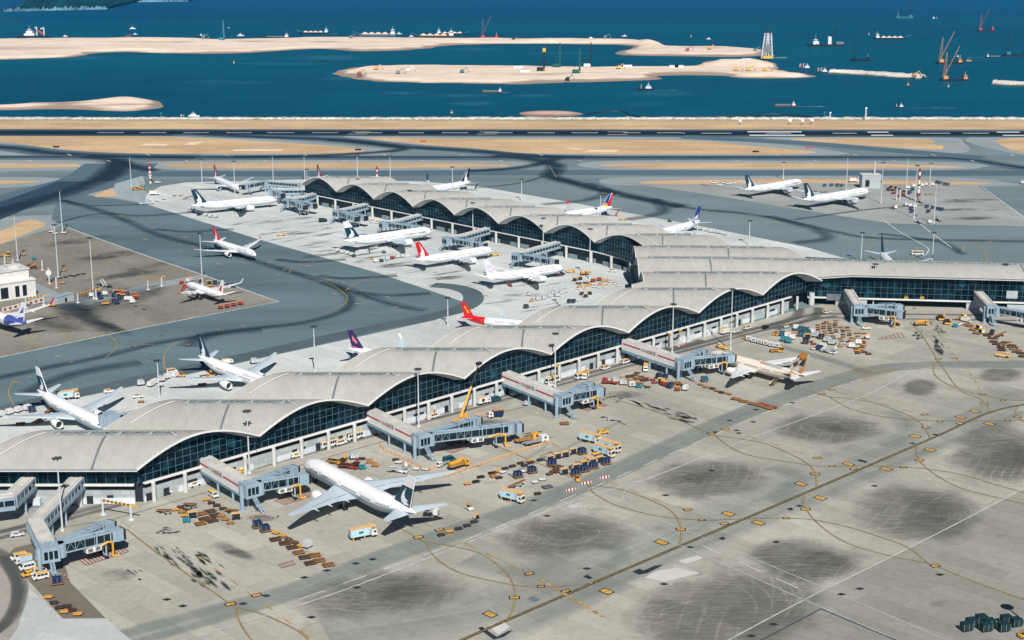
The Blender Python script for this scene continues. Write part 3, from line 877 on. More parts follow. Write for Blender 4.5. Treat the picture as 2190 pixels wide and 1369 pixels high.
def wall(name, pts, zb, roof_z, out2d, step=3.0, hz=2.6, pane=M_GLASS, bw=0.14):
	"""glass wall along ground points pts (list of (x, y)); roof_z(x, y) gives its top"""
	mb, mm = MB(), MB()
	P = [Vector((p[0], p[1])) for p in pts]
	o = Vector(out2d).normalized()
	for a, b in zip(P, P[1:]):
		L = (b - a).length
		n = max(1, round(L / step))
		for i in range(n):
			p, q = a.lerp(b, i / n), a.lerp(b, (i + 1) / n)
			zp, zq = roof_z(p.x, p.y), roof_z(q.x, q.y)
			mb.plate([(p.x, p.y, zb), (q.x, q.y, zb), (q.x, q.y, zq), (p.x, p.y, zp)], 0)
			e = p + o * 0.10
			if zp > zb + .5: mm.bar((e.x, e.y, zb), (e.x, e.y, zp), bw, bw)
			z = zb + hz
			while z < max(zp, zq) - 0.3:
				f0, f1 = 0.0, 1.0
				if zp < z: f0 = (z - zp) / (zq - zp)
				if zq < z: f1 = (z - zp) / (zq - zp)
				if f1 - f0 > 0.02:
					u, w = p.lerp(q, f0) + o * 0.08, p.lerp(q, f1) + o * 0.08
					mm.bar((u.x, u.y, z), (w.x, w.y, z), bw, bw)
				z += hz
	g = part(mb, name, pane)
	f = mm.build("mullion_grid", M_MULL, g)
	return g

IN = 3.2      # overhang of the roof beyond the glass
def near_roof_z(x, y):
	k = int((y - 493.6) // 36)
	k = max(0, min(k, 7))
	t = (y - 493.6 - 36 * k) / 36
	return ZV + RISE * prof(min(max(t, 0), 1)) - TH - 0.05
dn = Vector((1, -1)).normalized()
def off(x, y, d): return (x - dn.x * d, y - dn.y * d)
corner_w = (-128.5, 497.2)
X7 = 157.5
for k in range(8):
	a = (NR(493.6 + 36 * k), 493.6 + 36 * k); b = (NR(493.6 + 36 * (k + 1)), 493.6 + 36 * (k + 1))
	a, b = off(*a, IN), off(*b, IN)
	if k == 0: a = (a[0] + 1.4, a[1] + 1.4)
	if k == 7: b = (b[0] - 4.6, b[1] - 4.6)
	wall("glass_wall", [a, b], 7.6, near_roof_z, dn)
wall("glass_wall", [(-420, 497.2), (-129, 497.2)], 7.6, lambda x, y: ZV + 0.4, (0, -1), 3.3)
# right wing front
w0, w1 = Vector((off(NR(781.6), 781.6, IN)[0] - 4.6, off(NR(781.6), 781.6, IN)[1] - 4.6)), Vector((416.0, V7(416.0) + 3.0))
w0 = Vector((w0.x, V7(w0.x) + 3.4))
wall("glass_wall", [w0, w1], 4.4, lambda x, y: ZV + 1.5 + 2.0 * min(max((x - 150) / 25, 0), 1), (-0.11, -1), 3.4, 2.9)
# far arm front (left side)
df = Vector((-1, -1)).normalized()
def far_roof_z(x, y):
	for a, b in zip(fb, fb[1:]):
		if a <= y <= b: return ZV + 7.3 * prof((y - a) / (b - a)) - TH - 0.05
	return ZV - TH
for a, b in zip(fb, fb[1:]):
	p, q = (FLx(a) + 2.4, a + 2.4), (FLx(b) + 2.4, b + 2.4)
	if a == fb[0]: p = (67.4 + 2.4, 846.8)
	wall("glass_wall", [p, q], 7.4, lambda x, y: far_roof_z(x - 0, min(max(y, fb[0] + .01), fb[-1] - .01)), df, 2.6, 2.3, M_GLASS, 0.1)
def left_z(x, y):
	for r in rows:
		if r["kind"] in ("mid", "wing", "mid2"):
			A, B = r["A"](x), r["B"](x)
			if A <= y <= B: return r["zv"] + r["rise"] * prof((y - A) / (B - A)) - TH - .05
	return ZV - TH
wall("glass_wall", [(67.6, 744), (67.6, 781), (67.6, 812), (67.6, 847)], 0.1, left_z, (-1, 0), 3.0, 2.6)

# closed body under the roofs (backs and insides), lower storey, slab edge, columns
mb = MB()
def solid(poly, z0, z1, m=0):
	mb.prism(poly, z0, z1, m)
body = [off(NR(500), 500, 5.0), off(NR(770), 770, 5.0), off(NR(770), 770, 33.0), off(NR(500), 500, 35.5)]
solid(body, 0.1, 7.5)
bodyu = [off(NR(506), 506, 6.0), off(NR(770), 770, 6.0), off(NR(770), 770, 33.0), off(NR(506), 506, 35.0)]
solid(bodyu, 7.5, 12.9)
solid([(-420, 499.5), (-127, 499.5), (-150, 523), (-420, 523)], 0.1, 12.8)
solid([(FLx(850) + 5, 852), (FLx(1074) + 5, 1076), (FLx(1074) + 46, 1076), (FLx(850) + 46, 852)], 0.1, 12.8)
solid([(69, 748), (100, 765), (150, 787), (416, 757), (416, 790), (140, 843), (69, 843)], 0.1, 12.8)
part(mb, "inner_block", M_DARKGAP)

def lower_storey(a, b, outw, zt=7.5, doors=3, recess=1.2, seed=1):
	"""clad ground floor from a to b with a white slab edge above, dark windows and white base panels"""
	rng = random.Random(seed)
	a, b = Vector(a), Vector(b)
	o = Vector(outw).normalized()
	d = (b - a).normalized(); L = (b - a).length
	mbp, md, ms, kids = MB(), MB(), MB(), []
	ang = math.atan2(d.y, d.x)
	c = (a + b) / 2 - o * recess
	mbp.box((c.x, c.y, 2.55), (L, 0.6, 4.7), 0, ang)
	c2 = (a + b) / 2 - o * (recess + 0.9)
	md.box((c2.x, c2.y, 6.1), (L, 0.4, 2.4), 0, ang)  # band below the slab, its shade put into the dark colour
	s = 0.0
	while s < L - 3:
		w = rng.choice((4.0, 6.0, 8.0, 10.0)); w = min(w, L - s)
		p = a + d * (s + w / 2) - o * (recess - 0.36)
		if rng.random() < 0.72:
			mw = MB(); mw.box((p.x, p.y, 1.15), (w - 0.1, 0.2, 2.1), 0, ang); kids.append((mw, "white_panel", M_WPANEL))
		if rng.random() < 0.4:
			mw = MB(); mw.box((p.x, p.y, 2.75), (w * 0.55, 0.24, 0.9), 0, ang); kids.append((mw, "window", M_DARKGAP))
		elif rng.random() < 0.25:
			mw = MB(); mw.box((p.x, p.y, 1.5), (2.2, 0.5, 2.8), 0, ang); kids.append((mw, "door", M_DARKGAP))
		elif rng.random() < 0.3:
			mw = MB(); mw.box((p.x + o.x * .9, p.y + o.y * .9, 1.3), (2.6, 1.8, 2.4), 0, ang); kids.append((mw, "plant_cabinet", M_WPANEL))
		s += w
	ms_c = (a + b) / 2 - o * 0.1
	ms.box((ms_c.x, ms_c.y, zt - 0.2), (L + 0.4, 1.5, 0.6), 0, ang)
	g = part(mbp, "ground_floor_wall", M_COURSES)
	for q in kids: q[0].build(q[1], q[2], g)
	md.build("dark_opening_shade", M_DARKGAP, g)
	part(ms, "slab_edge", M_FASCIA)
	return g
for k in range(8):
	a = off(NR(493.6 + 36 * k), 493.6 + 36 * k, IN - 0.4); b = off(NR(529.6 + 36 * k), 529.6 + 36 * k, IN - 0.4)
	if k == 0: a = (a[0] + 3, a[1] + 3)
	if k == 7: b = (b[0] - 16, b[1] - 16)
	lower_storey(a, b, dn, seed=10 + k)
lower_storey((-420, 496.8), (-129.5, 496.8), (0, -1), seed=40)
def column(x, y, z, r=0.95):
	m_ = MB(); m_.cyl((x, y, 0.1), (x, y, z), r, r, 12)
	return part(m_, "column", M_COLUMN, True)
for i in range(31):
	D = 493.6 + 9 * i + 5
	x, y = off(NR(D), D, IN - 1.6)
	column(x, y, 7.0, .72)
for x in range(-400, -130, 36): column(x, 495.6, 7.0)
# far arm lower level: recess, columns, grey pods
for i, (a, b) in enumerate(zip(fb, fb[1:])):
	p, q = (FLx(a) + 2.0, a + 2.0), (FLx(b) + 2.0, b + 2.0)
	if i == 0: p = (69.6, 850)
	mm_ = MB()
	pv, qv = Vector(p), Vector(q)
	c = (pv + qv) / 2
	ang = math.atan2((qv - pv).y, (qv - pv).x); L = (qv - pv).length
	mm_.box((c.x, c.y, 7.2), (L + .4, .7, 0.45), 0, ang)
	part(mm_, "slab_edge", M_FASCIA)
	mm_ = MB()
	rr = random.Random(i)
	for s in (0.2, 0.5, 0.8):
		e = pv.lerp(qv, s + rr.uniform(-.05, .05)) - df * 2.0
		mm_ = MB(); mm_.box((e.x, e.y, 1.3), (6.5, 2.0, 2.6), 0, ang); part(mm_, "service_pod", M_POD)
	for s in (0.12, 0.62):
		e = pv.lerp(qv, s) + df * 0.3
		column(e.x, e.y, 7.0, 0.8)
# right wing ground floor
dw = (w1 - w0).normalized(); ow = Vector((dw.y, -dw.x))
angw = math.atan2(dw.y, dw.x)
mm_ = MB()
c = w0.lerp(w1, 0.5) + ow * 0.5
mm_.box((c.x, c.y, 4.2), ((w1 - w0).length, 1.6, 0.6), 0, angw)
part(mm_, "slab_edge", M_FASCIA)
mm_ = MB()
for s, wd, zt in ((0.085, 16, 3.4), (0.33, 13, 3.2), (0.40, 9, 3.0), (0.47, 10, 2.4), (0.55, 14, 2.4)):
	e = w0.lerp(w1, s) + ow * 0.2
	mm_ = MB(); mm_.box((e.x, e.y, zt / 2 + .1), (wd, 1.0, zt), 0, angw); part(mm_, "ground_floor_wall", M_PANEL)
for s in (0.008, 0.43, 0.49, 0.56, 0.64, 0.72):
	e = w0.lerp(w1, s) + ow * 0.9
	column(e.x, e.y, 4.0 if s > .1 else 6.6, 1.0 if s > .1 else 1.5)
# louvred plant panel and pale blind seen in the wing's glass
mm_ = MB(); e = w0.lerp(w1, 0.065) + ow * 0.7
mm_.box((e.x, e.y, 4.6), (15, 1.4, 3.2), 0, angw); part(mm_, "louvre_panel", paint("louvre_grey", S(110, 120, 124), 0.5, var=0.2))
e = w0.lerp(w1, (G(2165, 632, 8).x - w0.x) / (w1.x - w0.x)) + ow * 0.25
mm_ = MB(); mm_.box((e.x, e.y, 8.3), (5.6, 0.2, 4.0), 0, angw); part(mm_, "pale_blind", M_PANEL)
# ------------------------------------------------------------------ aircraft
M_PW = paint("aircraft_white", (0.88, 0.88, 0.88), 0.28, var=0.04, scale=0.15)
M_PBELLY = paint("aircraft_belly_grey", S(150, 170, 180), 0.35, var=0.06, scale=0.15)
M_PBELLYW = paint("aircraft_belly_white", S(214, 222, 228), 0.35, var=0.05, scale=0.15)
M_WING = paint("wing_grey", S(196, 208, 214), 0.35, var=0.07, scale=0.12)
M_WINGW = paint("wing_white", (0.78, 0.78, 0.78), 0.35, var=0.05, scale=0.12)
M_PANEDARK = paint("aircraft_window", S(22, 30, 38), 0.15, var=0.1)
M_METAL = paint("bare_metal", S(170, 174, 178), 0.3, 0.6, var=0.1)
M_FAN = paint("engine_fan_dark", S(26, 30, 34), 0.4, var=0.1)
M_TYRE = paint("rubber_tyre", S(28, 28, 30), 0.8, var=0.15)
def pc(name, rgb): return paint("livery_" + name, S(*rgb), 0.32, var=0.05, scale=0.2)
TEAL = pc("dark_teal", (8, 58, 80)); LWHITE = M_PW; LRED = pc("red", (206, 24, 34)); DRED = pc("dark_red", (150, 22, 30)); CREAM = pc("cream", (232, 222, 204))
GOLD = pc("gold", (200, 132, 60)); DGOLD = pc("dark_gold", (150, 92, 40)); DBROWN = pc("dark_brown", (66, 42, 38)); LGREY = pc("light_grey", (204, 206, 202)); MGREY = pc("mid_grey", (176, 178, 172))
BLUE = pc("deep_blue", (16, 52, 140)); PURP = pc("purple", (58, 30, 92)); YEL = pc("sun_yellow", (250, 190, 40)); NAVY = pc("navy", (14, 30, 70)); VIOLET = pc("violet", (74, 84, 162)); PINK = pc("rose", (206, 120, 132))
LAV = pc("lavender", (222, 222, 234)); LBLUE = pc("light_blue", (80, 140, 205)); ORANGE = pc("orange", (240, 120, 40)); GTEXT = pc("grey_lettering", (112, 124, 136)); BTXT = pc("dark_lettering", (30, 60, 84)); RTEXT = pc("red_lettering", (196, 60, 60))

WING_MARK = [(.96, .10), (.66, .06), (.44, .14), (.31, .34), (.28, .60), (.40, .94), (.42, .70), (.48, .52), (.58, .40), (.84, .30), (.70, .25)]
def airplane(label, nose, tail, L=63.7, Rf=3.1, zn=4.6, zt=6.9, livery=None, length=None, span=30.5, engines=True, eng_r=1.75, winglet=0.0, fin_h=9.8, group="airliners at the terminal", win=True, gear=True):
	lv = dict(top=M_PW, belly=M_PBELLYW, fin=TEAL, marks=[], rear=None, rear_x=0.8, text=[], wing=M_WING, winglet=None, nacelle=M_PW, patches=[], stab=None)
	lv.update(livery or {})
	pn, pt = G(*nose, zn), G(*tail, zt)
	d = Vector((pn.x - pt.x, pn.y - pt.y))
	rz = math.atan2(d.y, d.x)
	sc = d.length / L if length is None else length / L
	if length is not None:                       # only the tail end is visible: measure from there
		dd = d.normalized() * length
		pn = Vector((pt.x + dd.x, pt.y + dd.y, 0))
	root = thing("airplane", label, "airplane", (pn.x, pn.y, GZ), rz, group)
	root.scale = (sc, sc, sc)
	zc = 2.35 + Rf
	st = [(0, .04, -.75), (.25, .45, -.72), (.7, .85, -.66), (1.6, 1.45, -.48), (3.1, 2.15, -.24), (5.4, 2.72, -.06), (8.6, 3.1, 0)]
	st = [(a * Rf / 3.1, b * Rf / 3.1, c * Rf / 3.1) for a, b, c in st]
	nlast = st[-1][0]
	for i in range(1, 9): st.append((lerp(nlast, L * .68, i / 8), Rf, 0))
	st += [(L * .74, Rf * .96, .06 * Rf), (L * .80, Rf * .84, .15 * Rf), (L * .86, Rf * .67, .28 * Rf), (L * .92, Rf * .45, .42 * Rf), (L * .97, Rf * .24, .53 * Rf), (L, Rf * .07, .58 * Rf)]
	def body(x):
		for (a, r0, z0), (b, r1, z1) in zip(st, st[1:]):
			if x <= b:
				t = (x - a) / (b - a)
				return lerp(r0, r1, t), lerp(z0, z1, t)
		return st[-1][1], st[-1][2]
	def surf(x, ang, side, lift=0.03):
		r, dz = body(x)
		r += lift
		return Vector((-x, side * r * math.cos(ang), zc + dz + r * math.sin(ang)))
	n = 28
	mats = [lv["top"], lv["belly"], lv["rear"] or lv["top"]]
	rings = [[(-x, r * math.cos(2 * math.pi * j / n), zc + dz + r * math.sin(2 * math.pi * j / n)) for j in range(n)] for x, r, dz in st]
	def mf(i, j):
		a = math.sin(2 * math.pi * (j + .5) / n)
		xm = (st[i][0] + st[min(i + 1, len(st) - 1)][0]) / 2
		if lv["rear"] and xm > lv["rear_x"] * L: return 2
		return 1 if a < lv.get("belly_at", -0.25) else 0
	mb = MB(); mb.loft(rings, caps=True, mf=mf)
	fus = mb.build("fuselage", mats, root, True)
	# cockpit glazing
	mb = MB()
	for sd in (-1, 1):
		for a0, a1, x0, x1 in ((0.62, 0.98, 1.9, 2.7), (1.02, 1.5, 1.75, 2.5), (0.34, .6, 2.25, 3.2)):
			k = Rf / 3.1
			mb.plate([surf(x0 * k, a0, sd), surf(x1 * k, a0, sd), surf(x1 * k, a1, sd), surf(x0 * k, a1, sd)])
	mb.build("cockpit_window", M_PANEDARK, fus)
	if win:
		mb = MB(); md = MB()
		for sd in (-1, 1):
			x = L * .115
			while x < L * .83:
				if not any(abs(x - L * q) < 1.3 for q in (.22, .40, .58, .70)):
					w = 0.34
					mb.plate([surf(x, .08, sd), surf(x + w, .08, sd), surf(x + w, .23, sd), surf(x, .23, sd)])
				x += 0.62
			for q in (.09, .22, .40, .58, .70, .84):
				for u0, u1, a0, a1 in ((0, .12, -.18, .42), (1.0, 1.12, -.18, .42), (0, 1.12, .40, .44)):
					md.plate([surf(L * q + u0, a0, sd), surf(L * q + u1, a0, sd), surf(L * q + u1, a1, sd), surf(L * q + u0, a1, sd)])
		mb.build("passenger_window", M_PANEDARK, fus)
		md.build("cabin_door", pc("door_line", (176, 184, 190)), fus)
	for s, x, ang, size, mt in lv["text"]:
		V, F = text_geo(s, size)
		for sd in (-1, 1):
			mb = MB()
			P = []
			for tx, ty in V:
				xx = x * L - tx * (-sd) if sd < 0 else x * L + tx
				r, _ = body(max(xx, .5))
				P.append(surf(xx, ang + ty / r, sd, 0.05))
			mb.add(P, F)
			mb.build("lettering", mt, fus)
	for poly, mt in lv["patches"]:               # painted areas on the rear body: (x fraction, angle)
		for sd in (-1, 1):
			mb = MB()
			bm = bmesh.new(); fc = bm.faces.new([bm.verts.new((x, a, 0)) for x, a in poly])
			bmesh.ops.triangulate(bm, faces=[fc]); bmesh.ops.subdivide_edges(bm, edges=bm.edges[:], cuts=5, use_grid_fill=True)
			bm.verts.index_update(); mb.add([surf(v.co.x * L, v.co.y, sd, 0.07) for v in bm.verts], [tuple(v.index for v in f.verts) for f in bm.faces]); bm.free()
			mb.build("painted_patch", mt, fus)
	# wings
	sec = [(0, 0), (.06, .45), (.3, .6), (.65, .36), (1, .03), (.65, -.18), (.3, -.4), (.06, -.35)]
	k = span / 30.5
	stw = [(Rf * .55, -.335 * L, .225 * L, zc - Rf * .52, .12), (Rf * .98, -.345 * L, .215 * L, zc - Rf * .48, .12), (9.8 * k, -.335 * L - 5.9 * k, 8.6 * k, zc - Rf * .48 + .75, .10), (span * .72, -.335 * L - 13.3 * k, 4.9 * k, zc - Rf * .48 + 1.9, .09), (span, -.335 * L - 19.4 * k, 2.1 * k, zc - Rf * .48 + 3.3, .08)]
	for sd in (-1, 1):
		mb = MB()
		rings = []
		for y, xle, ch, z, t in stw:
			ring = [(xle - a * ch, sd * y, z + b * t * ch) for a, b in sec]
			rings.append(ring if sd > 0 else ring[::-1])
		mb.loft(rings)
		wg = mb.build("wing", lv["wing"], root, True)
		mb = MB()
		for y in (6.5 * k, 13.5 * k, 19.5 * k):
			t = y / span
			xte = lerp(-.335 * L - 14.3 * k, -.335 * L - 21.5 * k, max(0, (t - .3) / .7))
			z = zc - Rf * .48 + t * 3.0 - .35
			mb.loft([[(xte + a, sd * y + r * math.cos(q), z + r * math.sin(q)) for q in (0, 1.57, 3.14, 4.71)] for a, r in ((3.2, .1), (1.6, .38), (-.6, .3), (-1.9, .05))])
		mb.build("flap_fairing", lv["wing"], wg, True)
		mb = MB()                               # spoiler and flap edges, drawn as dark lines
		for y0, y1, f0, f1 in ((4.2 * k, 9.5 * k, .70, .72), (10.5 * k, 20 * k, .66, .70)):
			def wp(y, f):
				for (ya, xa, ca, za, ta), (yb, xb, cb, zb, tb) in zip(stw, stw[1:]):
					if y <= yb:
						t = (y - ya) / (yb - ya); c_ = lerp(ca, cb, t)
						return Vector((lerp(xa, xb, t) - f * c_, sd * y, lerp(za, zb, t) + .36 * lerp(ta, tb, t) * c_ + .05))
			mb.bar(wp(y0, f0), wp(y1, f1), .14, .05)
		mb.build("flap_edge", pc("flap_line", (96, 108, 116)), wg)
		if winglet:
			tip = stw[-1]
			mb = MB()
			a = (tip[1] - .2, sd * span, tip[3]); b = (tip[1] - 2.1 * k, sd * span, tip[3])
			c_ = (tip[1] - 3.6 * k, sd * (span + winglet * .35), tip[3] + winglet); d_ = (tip[1] - 2.4 * k, sd * (span + winglet * .35), tip[3] + winglet)
			th = Vector((0, .12, 0))
			P = [Vector(q) + th for q in (a, b, c_, d_)] + [Vector(q) - th for q in (a, b, c_, d_)]
			mb.add(P, [(0, 1, 2, 3), (7, 6, 5, 4), (0, 4, 5, 1), (1, 5, 6, 2), (2, 6, 7, 3), (3, 7, 4, 0)])
			mb.build("winglet", lv["winglet"] or lv["wing"], wg)
		if engines:
			er = eng_r
			ye = 9.7 * k; xe = -.335 * L - 5.9 * k + 4.6; ze = zc - Rf * .48 - er * .62
			mb = MB()
			mb.lathe([(-6.6, er * .62), (-5.0, er * .86), (-2.5, er * 1.04), (-.8, er * 1.03), (0, er * .94), (-.25, er * .84), (-1.1, er * .82)], 18, 0, 'x', (xe, sd * ye, ze))
			en = mb.build("engine", lv["nacelle"], root, True)
			mb = MB(); mb.cyl((xe - 1.1, sd * ye, ze), (xe - 1.05, sd * ye, ze), er * .83, er * .83, 18)
			mb.cyl((xe - 1.05, sd * ye, ze), (xe - .5, sd * ye, ze), er * .25, .05, 10)
			mb.build("fan", M_FAN, en)
			mb = MB(); mb.lathe([(-6.4, er * .6), (-7.2, er * .48), (-8.2, er * .1)], 14, 0, 'x', (xe, sd * ye, ze)); mb.build("exhaust_cone", M_METAL, en, True)
			mb = MB(); mb.add([(xe - 1.5, sd * ye, ze + er * .9), (xe - 6.0, sd * ye - .25, ze + er * .75), (xe - 8.5, sd * ye - .25, ze + er * 1.15), (xe - 4.2, sd * ye - .2, ze + er * 1.5),
							   (xe - 6.0, sd * ye + .25, ze + er * .75), (xe - 8.5, sd * ye + .25, ze + er * 1.15), (xe - 4.2, sd * ye + .2, ze + er * 1.5)],
							  [(0, 1, 2, 3), (0, 6, 5, 4), (0, 3, 6), (0, 4, 1), (1, 4, 5, 2), (2, 5, 6, 3)])
			mb.build("pylon", lv["wing"], en)
		# tailplane
		mb = MB(); rings = []
		hs = span * .36
		for y, xle, ch, z in ((Rf * .35, -.865 * L, .105 * L, zc + .33 * Rf), (hs, -.865 * L - hs * .68, .036 * L, zc + .33 * Rf + 1.1)):
			ring = [(xle - a * ch, sd * y, z + b * .09 * ch) for a, b in sec]
			rings.append(ring if sd > 0 else ring[::-1])
		mb.loft(rings)
		mb.build("tailplane", lv["stab"] or lv["wing"], root, True)
	# fin
	zr = zc + Rf * .55
	def fin_pt(a, b, sd, lift=0.0):
		le, te = lerp(-.815 * L, -.945 * L, b), lerp(-.955 * L, -1.005 * L, b)
		half = lerp(.34, .12, b)
		return Vector((lerp(le, te, a), sd * (half + lift), zr + b * (fin_h + Rf * .45)))
	mb = MB()
	rings = []
	for b in (0, .33, .66, 1):
		ring = [fin_pt(a, b, 1) for a in (.03, .97)] + [fin_pt(1, b, 0) * 1.0] + [fin_pt(a, b, -1) for a in (.97, .03)] + [fin_pt(-.01, b, 0)]
		rings.append(ring)
	mb.loft(rings)
	fin = mb.build("tail_fin", lv["fin"], root)
	# dorsal fillet
	mb = MB(); a = Vector((-.745 * L, 0, zc + Rf * .97)); q = fin_pt(0, .16, 0)
	mb.add([a, fin_pt(0.1, 0.02, 1), fin_pt(0.1, 0.02, -1), q], [(0, 1, 3), (0, 3, 2), (0, 2, 1), (1, 2, 3)]); mb.build("dorsal_fillet", lv["fin"] if lv["rear"] else lv["top"], root)
	lift = 0.03
	for poly, mt in lv["marks"]:
		for sd in (-1, 1):
			mb = MB(); mb.plate([fin_pt(a, b, sd, lift) for a, b in poly])
			mb.build("tail_emblem", mt, fin)
		lift += 0.02
	if gear:
		for gx, gy, rows_ in ((-.095 * L, 0, 1), (-.50 * L, Rf * 1.75, 2), (-.50 * L, -Rf * 1.75, 2)):
			mb = MB(); mb.cyl((gx, gy, .6), (gx, gy * .9, zc - Rf * .55), .22, .28, 8)
			if rows_ == 2: mb.bar((gx + 1.4, gy, .65), (gx - 1.4, gy, .65), .25)
			lg = mb.build("landing_gear", M_METAL, root)
			for q in ((0,) if rows_ == 1 else (-1.15, 1.15)):
				for s2 in (-.45, .45):
					mb = MB(); mb.cyl((gx + q, gy + s2 - .2, .62), (gx + q, gy + s2 + .2, .62), .62, .62, 12); mb.build("wheel", M_TYRE, lg)
	return root

brush_new = dict(fin=TEAL, marks=[(WING_MARK, LWHITE)], text=[("CATHAY PACIFIC", .24, .62, 1.7, GTEXT)])
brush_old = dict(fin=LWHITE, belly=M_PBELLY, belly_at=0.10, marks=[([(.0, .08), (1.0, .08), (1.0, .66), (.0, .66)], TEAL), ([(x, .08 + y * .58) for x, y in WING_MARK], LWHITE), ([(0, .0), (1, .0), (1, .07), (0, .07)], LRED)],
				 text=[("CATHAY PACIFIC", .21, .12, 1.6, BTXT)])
red_tail = dict(fin=LRED, marks=[(WING_MARK, LWHITE)], text=[("CATHAY DRAGON", .24, .6, 1.6, GTEXT)])
dred_tail = dict(red_tail, fin=DRED)
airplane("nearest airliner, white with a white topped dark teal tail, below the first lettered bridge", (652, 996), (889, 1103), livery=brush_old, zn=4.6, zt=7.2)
# gold and cream twin
facets = [([(0, .0), (.5, .0), (.3, .24)], MGREY), ([(.5, 0), (1, 0), (.8, .2)], GOLD), ([(0, .0), (.3, .24), (.05, .42)], LGREY), ([(.3, .24), (.5, .0), (.8, .2), (.55, .42)], LGREY), ([(.05, .42), (.3, .24), (.36, .6)], DBROWN),
		  ([(.3, .24), (.55, .42), (.36, .6)], DGOLD), ([(.55, .42), (.8, .2), (1, .4)], MGREY), ([(.8, .2), (1, 0), (1, .4)], GOLD), ([(.36, .6), (.55, .42), (.72, .68)], LGREY), ([(.55, .42), (1, .4), (.72, .68)], DBROWN),
		  ([(.05, .42), (.36, .6), (0, .66)], MGREY), ([(0, .66), (.36, .6), (.3, .8)], LGREY), ([(.36, .6), (.72, .68), (.3, .8)], DGOLD), ([(.72, .68), (1, .4), (1, .8)], DBROWN), ([(0, .66), (.3, .8), (0, .84)], DBROWN), ([(.3, .8), (.72, .68), (1, .8), (1, 1), (0, 1), (0, .84)], GOLD)]
airplane("cream airliner with gold and brown faceted tail and grey patchwork rear body", (1514, 757), (1724, 803), L=62.0, Rf=2.95, span=29.5, zn=4.5, zt=6.6, winglet=0,
		 livery=dict(top=CREAM, belly=CREAM, fin=GOLD, marks=facets, wing=M_WINGW, nacelle=M_PW, text=[("ETIHAD", .15, .45, 1.9, GOLD)],
					 patches=[([(.60, 1.45), (.60, .95), (.78, .75), (.78, 1.45)], MGREY), ([(.56, 1.5), (.56, 1.0), (.68, 1.1)], GOLD), ([(.78, .9), (.86, .4), (.86, 1.2)], LGREY), ([(.86, 1.2), (.86, .4), (.93, .6)], GOLD),
							  ([(.80, .1), (.86, -.5), (.9, .2)], DBROWN), ([(.9, .3), (.97, .0), (.93, .8)], MGREY), ([(.93, -.4), (.99, -.3), (.99, .4), (.95, .4)], DBROWN), ([(.84, .35), (.93, .2), (.88, -.3)], GOLD)]))
airplane("white airliner with white topped teal tail standing behind the nearest pale roof at the left", (225, 914), (80, 833), livery=dict(brush_old, text=[]), length=58, zn=5, zt=6.9)
airplane("white airliner with dark teal tail nosing up behind the second pale roof from the left", (552, 817), (424, 760), livery=brush_new, length=58, zn=4.6, zt=6.9)
airplane("airliner with purple tail mostly hidden behind the third pale roof", (783, 760), (745, 751), livery=dict(fin=PURP, marks=[([(.2, .4), (.45, .3), (.7, .5), (.5, .75)], PINK), ([(.1, .0), (1, .0), (1, .18), (.5, .12)], PINK)], winglet=LWHITE), length=46, L=44, Rf=2.0, span=20, winglet=1.8, fin_h=7.4, zn=3.6, zt=4.6)
airplane("airliner with red tail and red rear body peeping out behind the fourth pale roof", (1072, 694), (986, 683), L=40, Rf=1.9, span=17.5, fin_h=6.8, zn=3.4, zt=4.3, length=40,
		 livery=dict(fin=LRED, rear=LRED, rear_x=.66, marks=[([(.3, .3), (.5, .35), (.45, .55), (.6, .6), (.5, .8), (.35, .7), (.42, .55), (.28, .5)], YEL)], text=[("Shenzhen Airlines", .42, .5, 1.5, GTEXT)]))
airplane("white airliner with red tail rolling along the dark taxiway on the left", (547, 545), (456, 511), livery=dict(red_tail, wing=M_WINGW, winglet=LRED), winglet=1.6, zn=4.2, zt=6.2)
airplane("white airliner with pale plum blossom tail and blue chin on the pale apron", (1208, 574), (1034, 594), zn=4.2, zt=6.0,
		 livery=dict(fin=LAV, wing=M_WINGW, belly=M_PBELLYW, text=[("CHINA AIRLINES", .27, .6, 1.9, BTXT)],
					 marks=[([(.5 + .05 * math.cos(q) + .20 * math.cos(p), .42 + .03 * math.sin(q) + .15 * math.sin(p)) for q in [k * math.pi / 4 for k in range(8)]], RTEXT) for p in [k * math.pi / 5 * 2 for k in range(5)]]
					 + [([(.5 + .33 * math.cos(p) + .02 * math.cos(q), .42 + .24 * math.sin(p) + .02 * math.sin(q)) for q in [k * math.pi / 3 for k in range(6)]], PINK) for p in [k * math.pi / 8 for k in range(16)]],
					 patches=[([(.02, -.6), (.02, -.1), (.12, -.55), (.16, -.8)], LBLUE)]))
airplane("white airliner with bright red tail on the pale apron, second nearest of that row", (1055, 536), (889, 557), livery=dict(red_tail, text=[("CATHAY DRAGON", .26, .6, 1.7, GTEXT)]), zn=4.2, zt=6.0)
airplane("white airliner with white topped teal tail on the pale apron behind the red tailed one", (926, 498), (735, 521), livery=dict(brush_old, belly_at=-.25, belly=M_PBELLYW), zn=4.2, zt=5.9)
airplane("white airliner with dark teal tail at the left end of the pale apron", (594, 429), (411, 443), livery=brush_new, zn=4.2, zt=5.9, L=66)
airplane("white airliner with dark red tail at the tip of the far terminal arm", (508, 404), (458, 378), livery=dict(dred_tail, text=[]), zn=4.0, zt=5.8, length=52)
airplane("airliner hidden behind the wave roofs' tip, only its dark red tail showing", (720, 398), (678, 378), livery=dict(dred_tail, text=[]), zn=4.0, zt=5.8, length=52)
airplane("white airliner with dark blue tail facing left behind the far wave roofs", (905, 411), (1006, 390), livery=dict(fin=NAVY, marks=[(WING_MARK, LWHITE)], winglet=TEAL), winglet=5.0, zn=4.0, zt=6.0, length=56)
